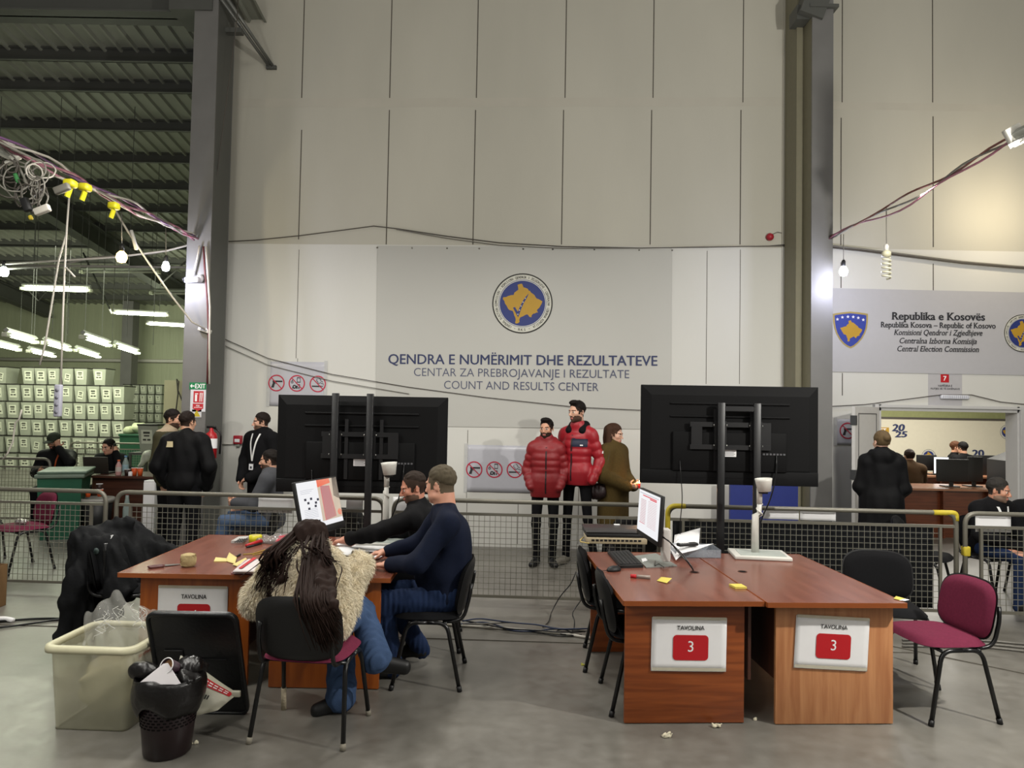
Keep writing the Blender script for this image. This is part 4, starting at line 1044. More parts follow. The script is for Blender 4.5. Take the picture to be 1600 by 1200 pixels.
# scanner / closed laptop at the back of desk A
a, b = atz(917, 850, ZT), atz(1015, 855, ZT); t = thing('network_switch', 'cream slotted box under the closed black laptop on the right pair', 'network box', ((a.x + b.x) / 2, a.y + .14, ZT)); W_ = b.x - a.x
MB().box((0, 0, .025), (W_, .25, .05), 0, bev=.005).build('case', mat('cream case', '#a3957a', .5, var=.1), t)
mb = MB()
for i in range(12): mb.bx(-W_ / 2 + .04 + i * (W_ - .08) / 12, -W_ / 2 + .04 + (i + .7) * (W_ - .08) / 12, -.128, -.124, .022, .037)
mb.build('slots', blackp, t); MB().tube([(-W_ / 2 - .02, -.05, .04), (-W_ / 2 - .05, -.08, .02), (-W_ / 2 - .05, -.1, .01), (-W_ / 2 + .02, -.13, .004)], .006, 6).build('cable', cream_c if 'cream_c' in globals() else mat('yellowed cable', '#a8945a', .5), t)
zl = ZT + .0505; t = thing('laptop', 'closed black laptop lying on the cream slotted box', 'laptop', ((a.x + b.x) / 2 + .0, a.y + .2, zl)); MB().box((0, .02, .016), (W_ + .0, .38, .03), 0, bev=.006).build('base', blackp, t); MB().box((0, .02, .041), (W_ + .01, .38, .018), 0, bev=.006).build('lid', mat('laptop black lid', '#2b292a', .4), t)
MB().box((.05, .17, .0545), (.05, .03, .008), 0, bev=.001).build('hinge_tag', paper, t)
# tray with papers and a phone handset
q = atz(1083, 866, ZT); t = thing('document_tray', 'clear plastic tray with papers on the seam of the right desks', 'tray', (q.x, q.y, ZT)); mb = MB()
cl = mat('clear plastic', '#9aa0a8', .15, alpha=.5)
for bx_ in ((-.17, .18, -.13, -.127, 0, .06), (-.17, .18, .127, .13, 0, .06), (-.17, -.167, -.13, .13, 0, .06), (.177, .18, -.13, .13, 0, .06), (-.17, .18, -.13, .13, 0, .003)): mb.bx(*bx_)
mb.build('tray_body', cl, t)
def sheet(label, pts, z, rise=(0, 0, 0, 0), cat='paper', m_=None, name='paper_sheet', th=.0015, wave=.004, group=None):
    q = [atz(x, y, z) + Vector((0, 0, r_)) for (x, y), r_ in zip(pts, rise)]
    mb = MB(); mb.grid(lambda u, v: tuple(q[0].lerp(q[1], u).lerp(q[3].lerp(q[2], u), v) + Vector((0, 0, wave * math.sin(PI * u) * math.sin(PI * v) + .003))), 8, 8)
    return tag(mb.build(name, m_ or paper, solid=th), label, cat, group)
sheet('white sheet sticking up at the back of the clear tray', ((1052, 858), (1092, 858), (1094, 842), (1054, 846)), ZT + .02, (.0, .02, .09, .05)); sheet('curled white sheet at the front of the clear tray', ((1054, 868), (1088, 864), (1115, 856), (1062, 858)), ZT + .045, (.0, .02, .03, .01), wave=.02); sheet('white sheet hanging over the left front corner of the tray', ((1056, 872), (1070, 864), (1060, 848), (1046, 856)), ZT + .03, (-.02, .01, .03, .0))
q = atz(1074, 853, ZT + .09); t = thing('phone_handset', 'black cordless handset lying on the papers in the tray', 'phone', q, .35); MB().box((0, 0, .012), (.17, .05, .024), 0, bev=.008).build('body', blackp, t); mb = MB()
for i in range(4):
    for j in range(3): mb.bx(-.07 + i * .02, -.057 + i * .02, -.017 + j * .013, -.008 + j * .013, .024, .0265)
mb.build('keys', paper, t)
# white document scanner stands
wp_ = mat('white plastic', '#c8c6bf', .35, var=.04)
def scanner(label, x, y, zt, base=True, D=None, lean=0):
    t = thing('document_camera', label, 'document camera', (x, y, ZT)); h = zt - ZT
    MB().box((0.02, -.03, .013), (.42, .32, .026), 0, M=Matrix.Rotation(-.12, 3, 'Z'), bev=.006).build('base_plate', wp_, t); MB().box((.03, -.03, .0268), (.34, .24, .002), 0, M=Matrix.Rotation(-.12, 3, 'Z')).build('plate_inlay', mat('pale inlay', '#a9b0aa', .2), t)
    MB().tube([(0, 0, .026), (0, 0, h * .52), (.0 + lean, 0, h * .55), (lean, 0, h - .16)], [.028, .026, .018, .02], 14).build('column', wp_, t)
    MB().tube(fillet([(lean, 0, h - .2), (lean, 0, h - .07), (lean + .02, -.02, h - .03)], .05), .022, 12).build('neck', wp_, t)
    MB().lathe([(.0, -.1), (.05, -.1), (.062, -.02), (.066, 0), (.058, 0), (.05, -.02), (.0, -.025)], (lean + .02, -.03, h), 20, M=Matrix.Rotation(-.08, 3, 'Y')).build('camera_head', wp_, t)
    MB().lathe([(.0, -.12), (.035, -.115), (.035, -.1)], (lean + .02, -.03, h), 16).build('lens_ring', blackp, t)
    MB().tube([(lean + .022 * math.cos(i * .9), .022 * math.sin(i * .9) - .006, h - .2 - .012 * i) for i in range(12)], .006, 6).build('coiled_cable', wp_, t)
    return t
q = atz(1180, 868, ZT); scanner('white document camera stand on the right desk marked 3', q.x, q.y, aty(1190, 747, q.y).z, lean=.03); scanner('white document camera stand behind the arm of the man in black', aty(603, 800, 5.86).x, 5.86, aty(603, 722, 5.86).z, lean=.0)
# pens, notes
def pen(label, xa, ya, xb, yb, m1, m2, r_=.007, name='marker_pen', cat='pen'):
    a, b = on(xa, ya, r_), on(xb, yb, r_); t = thing(name, label, cat, a.lerp(b, .5)); k = a.lerp(b, .3); wpart('cap', MB().tube([a, k], r_ * 1.1, 10), m1, t); wpart('barrel', MB().tube([k, b], r_, 10), m2, t); return t
pen('red capped marker on the left desk marked 3', 985, 902.5, 1016, 904.5, redp, mat('marker barrel', '#8d8078', .4), .011)
def note(label, pts, th, rise=(0, 0, 0, 0), m_=None):
    if th > .004: o = slab(pts, ZT, th).build('sticky_note_pad', m_ or yellowp); return tag(o, label, 'note')
    return sheet(label, pts, ZT, rise, 'note', m_ or yellowp, 'sticky_note', .001, .002)
note('curled yellow note right of the red marker', ((1026, 908), (1042, 912), (1050, 907), (1033, 903.5)), .001, (.0, .0, .012, .006)); note('yellow note pad on the seam of the right desks', ((1149, 920), (1167, 920), (1158, 915), (1139, 915)), .012)
note('yellow note at the right front corner of the right desk marked 3', ((1396, 936), (1408, 939), (1416, 936.5), (1400, 932)), .001); note('white slip beside the note at the right front corner', ((1405, 939), (1415, 939.5), (1421, 938), (1412, 936)), .001, m_=paper)
# left desk things
p = on(294, 885); t = thing('twine_ball', 'ball of natural twine on the left desk', 'twine', p); tw = mat('jute twine', '#a4936c', .9, var=.2, scale=80)
MB().lathe([(.0, 0), (.035, 0), (.048, .02), (.05, .05), (.044, .078), (.022, .088), (.014, .08), (.0, .06)], n=24).build('core', tw, t); mb = MB()
for i in range(26):
    a = i * 2.4; mb.tube([(.051 * math.cos(a + .5 * math.sin(u * 3)) * (1 - .12 * abs(u)), .051 * math.sin(a + .5 * math.sin(u * 3)) * (1 - .12 * abs(u)), .045 + .036 * u) for u in np.linspace(-1, 1, 8)], .0022, 4)
mb.build('windings', tw, t)['kind'] = 'stuff'
a, b = on(233, 888), on(282, 882.5); t = thing('scissors', 'scissors with dark red handles on the corner of the left desk', 'scissors', a.lerp(b, .5)); k = a.lerp(b, .5)
d = (b - a).normalized(); s_ = Vector((-d.y, d.x, 0))
for sg in (-1, 1): c = a.lerp(b, .22) + s_ * .017 * sg + Vector((0, 0, .008)); wpart('handle', MB().tube([c + d * .045 * math.cos(j * .45) + s_ * .014 * math.sin(j * .45) for j in range(14)], .006, 6, closed=True), mat('dark red handle', '#4a1c1c', .4), t); wpart('blade', MB().tube([k + s_ * .004 * sg + Vector((0, 0, .007)), b + s_ * .004 * sg + Vector((0, 0, .005))], [.007, .002], 4), mat('blade steel', '#a9a9a4', .3, metal=.8), t)
pale = mat('pale note paper', '#c9b97a', .7, var=.06)
note('pale paper strip left of the crossed strips on the left desk', ((334, 878), (354, 878), (354, 873.5), (337, 872)), .006, m_=pale); note('curled pale paper strip in the middle of the left desk', ((352, 877), (367, 882), (370, 874), (358, 868)), .001, (.0, 0, .012, .02), pale); note('pale paper strip crossing the others on the left desk', ((363, 884), (372, 886), (388, 879), (384, 874)), .001, (.005, .0, .01, .01), pale)
pen('dark pen behind the pale strips on the left desk', 375.5, 867.5, 364, 873.5, blackp, blackp, .006, 'pen'); pen('short dark pen stub beside the yellow band', 417, 867, 408, 868.5, blackp, blackp, .005, 'pen')
foldm = mat('folder red edge', '#8a2a3c', .5); fw_ = mat('printed folder', '#cfc6c6', .6)
for i in range(4):
    o = sheet('red edged folder, %s of the pile beside the woman in fur' % ('bottom one', 'second from the bottom', 'third from the bottom', 'top one')[i], ((361 + i, 897 - i), (416, 897 - i), (428 + 2 * i, 876), (379 + 3 * i, 878 - i)), ZT + .013 * i, (0, 0, 0, 0), 'folder', (foldm if i % 2 == 0 else fw_) if i < 3 else fw_, 'folder', .010, .003, 'folders on the left desk')
mb = slab(((372, 888), (378, 888), (401, 872), (396, 871)), ZT + .0535, .001)
tag(mb.build('red_slip', redp), 'narrow red printed slip on the top folder', 'slip')
p = on(377, 847); t = thing('calculator', 'pale calculator at the back of the left desk', 'calculator', p); wpart('body', slab(((361, 849), (379, 848.5), (390, 841), (373, 842)), ZT, .02), mat('calculator grey', '#b3b0ac', .4), t); mb = MB()
for i in range(4):
    for j in range(4): x, y = 366 + i * 3.6 + j * 2.3, 847.6 - j * 1.5 - i * .05; slab(((x, y), (x + 2.4, y), (x + 3.2, y - .9), (x + .9, y - .9)), ZT + .0205, .004, mb)
wpart('keys', mb, blackp, t)
p = on(399, 847); t = thing('tape_roll', 'yellow tape roll standing by the calculator', 'tape', p); MB().lathe([(.03, 0), (.05, 0), (.05, .055), (.03, .055), (.03, 0)], n=22, capped=False).build('tape_winding', mat('bright yellow tape', '#c9c01c', .4), t); MB().lathe([(.026, .002), (.03, .002), (.03, .056), (.026, .056), (.026, .002)], n=22, capped=False).build('core', pale, t)
t = thing('stapler', 'red stapler before the yellow tape roll', 'stapler', on(392, 853)); a, b = on(385, 855.5, .014), on(408, 849.5, .02); wpart('arm', MB().tube([a, b], [.013, .016], 8), redp, t); wpart('base', MB().tube([on(386, 856, .005), on(407, 850.5, .005)], .01, 6), blackp, t)
F = Field((-.25, -.2, -.05), (.25, .2, .12), .01); F.ell((0, 0, .01), (.19, .12, .035), k=.01); F.wrinkle(.016, 40, 5); F.plane((0, 0, 0), (0, 0, -1)); V, Q = F.mesh(); o = np_mesh('plastic_wallet', V, Q, mat('clear wallet', '#8d8784', .12, alpha=.55, var=.2), smooth=False); o.location = on(437, 846); tag(o, 'crumpled clear plastic wallet behind the yellow tape roll', 'wallet')
sheet('red card inside the clear wallet on the left desk', ((430, 847), (456, 843), (462, 836), (436, 839)), ZT + .03, (0, .01, .02, .01), 'card', mat('card red', '#a32a3a', .5), 'red_card'); pen('silver pen lying before the clear wallet', 436, 851, 458, 850, silver, silver, .006, 'pen')
t = thing('rubber_band', 'yellow band lying in a long loop on the left desk', 'band', on(412, 860)); wpart('loop', MB().tube([on(x, y, .004) for x, y in ((380, 867), (395, 866), (408, 862), (420, 858), (431, 855), (434, 857), (424, 861), (410, 865), (395, 868))], .0035, 5), mat('yellow band', '#b39a24', .5), t)
note('yellow slip lying beside the long yellow band', ((420, 864), (427, 866), (432, 861), (424, 859)), .001)
for i, (pts, lb) in enumerate(((((527, 866), (600, 868), (640, 850), (560, 850)), 'white printed sheet under the hand of the man in black'), (((555, 872), (590, 874), (612, 862), (570, 860)), 'white sheet between the keyboard and the hand of the man in navy'), (((600, 856), (650, 858), (668, 842), (625, 843)), 'white sheets under the forearm of the man in black'), (((520, 862), (548, 870), (556, 858), (528, 850)), 'curled white sheet left of the reaching hand'))):
    sheet(lb, pts, ZT + .0035 * i, (0, 0, .004, .004), wave=.006)

# ---------------------------------------------------------------- things on the floor in front
tubf = mat('milky plastic tub', '#b5b39a', .4, var=.08, scale=4, alpha=.6)
t = thing('ballot_box', 'milky plastic ballot tub with a clear bag inside, front left', 'ballot box', (-2.33, 4.29, 0), -.04)
def rr_rect(w_, d_, r_, z, n=5):
    out = []
    for cx, cy, a in ((w_ / 2 - r_, d_ / 2 - r_, 0), (-w_ / 2 + r_, d_ / 2 - r_, PI / 2), (-w_ / 2 + r_, -d_ / 2 + r_, PI), (w_ / 2 - r_, -d_ / 2 + r_, 1.5 * PI)): out += [Vector((cx + r_ * math.cos(a + PI / 2 * i / n), cy + r_ * math.sin(a + PI / 2 * i / n), z)) for i in range(n + 1)]
    return out
mb = MB(); lev = [(.42, .40, .03, .0), (.43, .41, .05, .012), (.455, .43, .05, .22), (.485, .46, .06, .445)]
R_ = [rr_rect(*l[:3], l[3]) for l in lev]; n = len(R_[0]); v = [p for q in R_ for p in q]
mb.add(v, [(i * n + j, i * n + (j + 1) % n, (i + 1) * n + (j + 1) % n, (i + 1) * n + j) for i in range(3) for j in range(n)] + [tuple(range(n - 1, -1, -1))], 0, True); mb.build('tub', tubf, t)
mb = MB(); R_ = [rr_rect(.485, .46, .06, .44), rr_rect(.545, .52, .08, .44), rr_rect(.55, .525, .085, .455), rr_rect(.54, .515, .08, .475), rr_rect(.48, .455, .06, .478)]; v = [p for q in R_ for p in q]
mb.add(v, [(i * n + j, i * n + (j + 1) % n, ((i + 1) % 5) * n + (j + 1) % n, ((i + 1) % 5) * n + j) for i in range(5) for j in range(n)], 0, True); mb.build('rim', mat('tub rim', '#bdb99c', .4), t)
def side_label(root, o, u, v_, nrm, w_, h_, name='label', big=True):
    M = Matrix((u, v_, nrm)).transposed().to_4x4(); M.translation = o
    mb = MB(); mb.bx(-w_ / 2, w_ / 2, -h_ / 2, h_ / 2, 0, .001); o_ = mb.xf(M).build(name, paper, root); mb = MB(); b = .008
    for q in ((-w_ / 2, w_ / 2, h_ / 2 - b * 2, h_ / 2), (-w_ / 2, w_ / 2, -h_ / 2, -h_ / 2 + b * .5), (-w_ / 2, -w_ / 2 + b * .6, -h_ / 2, h_ / 2), (w_ / 2 - b * .6, w_ / 2, -h_ / 2, h_ / 2)): mb.bx(*q, .001, .0016)
    mb.xf(M).build('label_border', redp, root); mb = MB()
    for i, (a, c) in enumerate(((-.3, .3), (-.22, .22))): mb.bx(w_ * a, w_ * c, h_ * (.2 - .12 * i), h_ * (.25 - .12 * i), .001, .0016)
    mb.xf(M).build('label_print', ink, root)
sd = Vector((1, 0, .06)).normalized(); side_label(t, Vector((.236, .0, .25)), Vector((0, 1, 0)), Vector((-.06, 0, 1)).normalized(), sd, .26, .3)
F = Field((-.3, -.3, -.02), (.3, .3, .5), .015); F.ell((0, 0, .18), (.17, .16, .16)); F.wrinkle(.03, 22, 6); V, Q = F.mesh(); o = np_mesh('paper_heap', V, Q, mat('heap of papers', '#a39c80', .7, var=.3, scale=7)); o.location = (-2.33, 4.29, .012); tag(o, 'blurred heap of papers inside the milky tub', 'papers')
# clear bag
F = Field((-.35, -.35, -.1), (.4, .35, .5), .012); F.ell((-.03, 0, .06), (.17, .14, .22), k=.05); F.ell((.17, .03, .06), (.1, .09, .16), k=.04); F.cap((-.06, 0, .2), (-.05, .02, .28), .09, .03, .05); F.wrinkle(.03, 28, 8); V, Q = F.mesh(0)
o = np_mesh('clear_bag', V, Q, mat('clear bag film', '#d3d3cd', .08, alpha=.16, var=.05), smooth=True); o.location = (-2.28, 4.27, .40); tag(o, 'crumpled clear plastic bag rising out of the milky tub', 'bag')
mb = MB(); rg = random.Random(5)
for i in range(16):
    a = rg.uniform(0, 6.3); q = Vector((.12 * math.cos(a), .1 * math.sin(a), rg.uniform(.05, .15))); mb.tube([q + Vector((rg.uniform(-.04, .04), rg.uniform(-.02, .02), .03 * k)) * (1 - .06 * k) for k in range(5)], .0022, 4)
mb.build('crease', mat('bag crease', '#d8d8d2', .2, alpha=.6), o)
# black lid leaning on the desk
t = thing('box_lid', 'black plastic lid leaning against the left desk', 'lid', (-1.79, 4.36, 0), .0); Mx = Matrix.Rotation(-.36, 4, 'X'); w_, h_ = .52, .715; mb = MB()
out = [(p.x, p.y + h_ / 2) for p in rr_rect(w_, h_, .06, 0)]; mb.poly(out, -.02, .0, 0, Matrix(((1, 0, 0, 0), (0, 0, 1, 0), (0, 1, 0, 0), (0, 0, 0, 1)))); mb.xf(Mx.inverted() @ Matrix.Identity(4)); mb.build('panel', mat('black lid plastic', '#141517', .35, var=.2, scale=12, bump=.1), t)
mb = MB(); loop = [Vector((p.x, -.018, p.y + h_ / 2)) for p in rr_rect(w_ - .02, h_ - .02, .05, 0)]; mb.tube(loop, .014, 8, closed=True); mb.xf(Mx.inverted()).build('rim', mat('black lid plastic', '#141517', .35, var=.2, scale=12, bump=.1), t)
mb = MB(); mb.box((-.13, -.024, .38), (.11, .014, .17), 0, bev=.004); mb.box((.07, -.024, .40), (.2, .01, .01), 0); mb.box((0, -.022, .2), (.36, .008, .01), 0); mb.xf(Mx.inverted()).build('latch_plate', blackp, t)
# white and red sack in front of the lid
def pcorner(x, y, D): return aty(x, y, D)
t = thing('security_bag', 'white seal bag with red band leaning on the black lid', 'bag', (-1.78, 4.05, 0)); C4 = [aty(283, 1024, 4.12), aty(372, 1084, 4.1), aty(340, 1110, 4.0), aty(262, 1130, 3.95)]
def bag(u, v, th): p = C4[0].lerp(C4[1], u).lerp(C4[3].lerp(C4[2], u), v); nn = Vector((.1, -1, .35)).normalized(); return tuple(p + nn * (th * (.012 + .05 * (math.sin(PI * u) * math.sin(PI * v)) ** .6) + .006 * math.sin(11 * u + 7 * v)))
mb = MB(); mb.grid(lambda u, v: bag(u, v, 1), 18, 14); mb.grid(lambda u, v: bag(1 - u, v, -.3), 18, 14); wpart('sack', mb, mat('white bag film', '#bdbaa8', .4, var=.06), t)
mb = MB(); mb.grid(lambda u, v: tuple(Vector(bag(.03 + .92 * u, .07 + .17 * v, 1)) + Vector((0, -.004, .001))), 18, 5); wpart('red_band', mb, redp, t); mb = MB()
for r_ in range(2): 
    for i in range(10): mb.grid(lambda u, v: tuple(Vector(bag(.09 + .083 * i + .06 * u, .105 + .06 * r_ + .025 * v, 1)) + Vector((0, -.007, .002))), 3, 2)
wpart('band_print', mb, wprint, t); mb = MB()
for a in (.34, .38, .42, .46, .5, .62, .66): mb.grid(lambda u, v: tuple(Vector(bag(a + .025 * u, .42 + .12 * v, 1)) + Vector((0, -.006, .002))), 2, 3)
wpart('bag_print', mb, ink, t); wpart('blue_strap', MB().tube([aty(285, 1006, 4.25), aty(281, 1016, 4.22), aty(272, 1030, 4.2), aty(266, 1040, 4.2)], [.012, .012, .008, .006], 6), mat('blue strap', '#2c4f86', .4), t); wpart('corner_flap', MB().box(aty(369, 1084, 4.08), (.05, .02, .035), 0, bev=.006), mat('white bag film', '#bdbaa8', .4, var=.06), t)
# waste basket
wb_ = mat('brown basket', '#1d1113', .35, var=.2); film = mat('black bin film', '#100e0e', .33, var=.2, bump=.4, bscale=14)
t = thing('waste_basket', 'dark slotted waste basket with black liner in front', 'bin', (-1.79, 3.86, 0)); MB().lathe([(.105, 0), (.118, .012), (.152, .36), (.147, .36), (.112, .014)], n=36).build('basket', wb_, t); mb = MB()
for r_ in range(7):
    for j in range(30): a = 2 * PI * (j + .5 * (r_ % 2)) / 30; z = .17 + r_ * .016; rad = .1185 + .034 * (z - .012) / .348; mb.box((rad * math.cos(a), rad * math.sin(a), z), (.004, .016, .007), 0, M=Matrix.Rotation(a, 3, 'Z'))
mb.build('slots', mat('slot shade', '#070405', .8), t)['kind'] = 'stuff'
mb = MB(); rg = np.random.default_rng(2); ph = rg.uniform(0, 6, 6)
def lin_(u, v):
    a = 2 * PI * u; wv = sum(math.sin(a * k + ph[k]) for k in (2, 3, 5)) / 3; rad = .158 + .012 * wv * (1 - v) + .02 * math.sin(v * PI) + .012 * v; z = .24 + .05 * wv * (1 - v) + .17 * v + .015 * wv * v
    return (rad * math.cos(a), rad * math.sin(a), z)
mb.grid(lin_, 48, 10, wrap=True); mb.grid(lambda u, v: tuple(Vector(lin_(u, 1)).lerp(Vector((0, 0, .32)), v) + Vector((0, 0, .02 * math.sin(20 * u) * v * (1 - v) * 4))), 48, 8, wrap=True); mb.build('liner', film, t, solid=.002)
for i, (c, s_) in enumerate((((-.12, -.02, .42), (.075, .06, .05)), ((.095, .03, .43), (.08, .065, .05)), ((.11, -.05, .4), (.07, .06, .04)))):
    F = Field((-.16,) * 3, (.16,) * 3, .008); F.ell((0, 0, 0), s_); F.wrinkle(.014, 32, i + 20); F.wrinkle(.004, 110, i + 40); V, Q = F.mesh(0); o = np_mesh('liner_fold', V, Q, film, t); o.location = c
t = thing('paper_cup', 'used paper cup with coffee stain lying in the waste basket', 'cup', (-1.77, 3.82, .46)); Mc = Matrix.Rotation(-.6, 3, 'Y') @ Matrix.Rotation(1.0, 3, 'X'); MB().lathe([(.026, -.07), (.04, .03), (.037, .03), (.025, -.06)], M=Mc, n=22, capped=False).build('body', mat('dark cup print', '#3a2530', .5), t); MB().lathe([(.0, .0), (.0355, .012)], M=Mc, n=20, capped=False).build('stained_inside', mat('coffee stain', '#a87d55', .6), t); MB().tube([Mc @ Vector((.0395 * math.cos(i * PI / 10), .0395 * math.sin(i * PI / 10), .03)) for i in range(20)], .003, 6, closed=True).build('rim', paper, t)
mb = MB(); q = [Vector((-1.90, 3.745, .395)), Vector((-1.675, 3.74, .40)), Vector((-1.775, 3.80, .485)), Vector((-1.80, 3.80, .48))]; mb.add(q + [p + Vector((0, .002, .001)) for p in q], [(0, 1, 2, 3), (7, 6, 5, 4), (0, 4, 5, 1), (1, 5, 6, 2), (2, 6, 7, 3), (3, 7, 4, 0)]); tag(mb.build('paper_card', mat('pale card', '#c6c2c4', .6)), 'pale folded card stuck in the top of the waste basket', 'card')
# cardboard box at the left edge
t = thing('cardboard_box', 'brown cardboard box cut off by the left picture edge', 'box', (-4.80, 6.25, 0), .08); card_ = mat('cardboard', '#6d5438', .8, var=.08); mb = MB(); mb.bx(-.3, .3, -.25, -.245, 0, .37); mb.bx(-.3, .3, .245, .25, 0, .37); mb.bx(-.3, -.295, -.25, .25, 0, .37); mb.bx(.295, .3, -.25, .25, 0, .37); mb.bx(-.3, .3, -.25, .25, 0, .005); mb.build('carton', card_, t)
MB().add([(-.3, -.25, .37), (.3, -.25, .37), (.3, -.4, .33), (-.3, -.4, .33)], [(0, 1, 2, 3)]).build('flap', card_, t, solid=.004); tag(MB().bx(-4.92, -4.62, 6.1, 6.35, .006, .41).build('red_carton', redp), 'red carton standing inside the cardboard box at the left edge', 'carton')
# dark coat on the chair
cf = mat('dark coat fabric', '#0d0e10', .75, var=.4, scale=9, bump=.15, bscale=50); O = Vector((-3.0, 5.5, 0)); F = Field(O + Vector((-.62, -.5, .02)), O + Vector((.72, .55, 1.05)), .013)
P = lambda x, y, z: O + Vector((x, y, z))
F.cap(P(-.12, -.16, .84), P(.0, .2, .84), .085, .085, .05); F.cap(P(-.14, -.16, .78), P(-.12, -.26, .2), .10, .10, .06); F.cap(P(-.16, .1, .78), P(-.12, .12, .2), .11, .11, .06); F.cap(P(-.2, 0, .7), P(-.14, -.05, .22), .1, .1, .06)
F.cap(P(0.02, -.15, .8), P(.16, -.2, .46), .085, .1, .05); F.cap(P(.05, .15, .8), P(.42, .22, .58), .09, .09, .06); F.cap(P(.0, .05, .82), P(.2, .05, .52), .1, .1, .05)
F.cap(P(-.08, -.24, .76), P(-.12, -.34, .42), .06, .065, .03); F.cap(P(-.12, -.34, .42), P(-.15, -.36, .2), .06, .055, .03)
F.cap(P(-.06, -.02, .91), P(.06, .06, .9), .045, .05, .03); F.wrinkle(.022, 20, 3); F.wrinkle(.010, 45, 8); F.plane((0, 0, .1), (0, 0, -1)); V, Q = F.mesh(); o = np_mesh('coat', V, Q, cf); tag(o, 'dark padded coat hung over the chair left of the left desk', 'coat')
b_ = bvh(o); h = b_.ray_cast(P(.0, -.9, .76), Vector((0, 1, 0)))[0]
if h: MB().lathe([(.0, .008), (.022, .006), (.024, 0)], M=Matrix.Rotation(PI / 2, 3, 'X'), n=16).xf(Matrix.Translation(h)).build('round_badge', mat('badge grey', '#35413f', .5), o)
pth = [P(.06, -.02 - .02 * k, .86 - .05 * k) for k in range(8)]
try: strip(b_, [p - Vector((0, .6, 0)) for p in pth], (0, 1, 0), (.008, 0, 0)).build('zip', blackm, o)
except Exception: pass
# litter on the floor
for lb, x, y, s_ in (('small white scrap on the floor right of the waste basket', 303, 1163, .016), ('crumpled scrap at the foot of the left panel marked 3', 1121, 1137, .028), ('torn white scraps on the floor before the right desks', 1042, 1152, .03), ('small yellow scrap on the floor left of the right desks', 911, 1039, .018), ('white crumb on the floor between the desk panels', 1180, 1125, .008)):
    F = Field((-.06,) * 3, (.06,) * 3, .004); F.ell((0, 0, s_ * .3), (s_, s_ * .6, s_ * .4), k=.004); F.wrinkle(.008, 120, int(x)); F.plane((0, 0, 0), (0, 0, -1)); V, Q = F.mesh(0); o = np_mesh('paper_scrap', V, Q, mat('scrap yellow', '#c9c65c', .7) if 'yellow' in lb else mat('scrap white', '#c4bda6', .7)); o.location = atz(x, y, 0); tag(o, lb, 'scrap')
# floor cables
def fl(x, y, z=.012): p = atz(x, y, 0); p.z = z; return p
rg = random.Random(11)
for k in range(5):
    pts = [fl(715 + 40 * i + rg.uniform(-8, 8), 977 + 4.0 * i + rg.uniform(-7, 7), .012 + .012 * k) for i in range(6)]
    tag(MB().tube(fillet(pts, .15, 6), .006, 6).build('floor_cable', (blackm, mat("blue cable", "#26324f", .5), blackm, mat("grey floor cable", "#6d6a64", .5), mat("blue cable", "#26324f", .5))[k]), 'floor cable in the tangle between the two desk pairs, %s one' % ('lowest', 'second', 'middle', 'fourth', 'topmost')[k], 'cable', 'cables on the floor between the desks')
for i, (pp, lb, m_) in enumerate((([(900, 893), (893, 912), (876, 930), (862, 955), (857, 975), (848, 982)], 'thin cable hanging from the fence to the floor tangle', blackm), ([(910, 935), (893, 958), (898, 970), (897, 985), (890, 994), (875, 993), (868, 988), (880, 985), (893, 990)], 'thin cable looping on the floor by the black chairs', blackm))):
    pts = [aty(x, y, 6.55) if i == 0 and y < 960 else fl(x, y) for x, y in pp]
    if i: pts = [aty(910, 935, 6.3), aty(893, 958, 6.2), aty(898, 970, 6.1)] + pts[3:]
    tag(MB().tube(fillet(pts, .12, 6), .005, 6).build('floor_cable', m_), lb, 'cable')
tag(MB().tube(fillet([fl(-20, 975), fl(60, 968), fl(130, 970), fl(205, 978)], .5, 8), .01, 6).build('floor_cable', blackm), 'upper dark cable on the floor at far left', 'cable'); tag(MB().tube(fillet([fl(-20, 985), fl(40, 978), fl(90, 970), fl(125, 968)], .5, 8), .009, 6).build('floor_cable', blackm), 'lower dark cable on the floor at far left', 'cable'); tag(MB().tube(fillet([fl(-20, 972, .02), fl(8, 971, .025), fl(20, 973, .02)], .1), .02, 8).build('cable_plug', paper), 'white plug on the floor at far left', 'plug')
for k in range(3): tag(MB().tube(fillet([fl(1410, 1002 + 5 * k), fl(1480, 1000 + 6 * k), fl(1540, 1003 + 5 * k), fl(1640, 1012 + 6 * k)], .5, 8), .009, 6).build('floor_cable', mat('grey floor cable', '#6d6a64', .5)), 'grey cable on the floor behind the burgundy chair, %s of three' % ('farthest', 'middle', 'nearest')[k], 'cable', 'grey cables on the floor at right')
tag(MB().tube(fillet([fl(690, 978), fl(800, 985), fl(880, 992), fl(925, 1000)], .5, 8), .012, 6).build('floor_cable', mat('white cable', '#b9b4aa', .5)), 'white cable cover along the floor joint between the desks', 'cable')
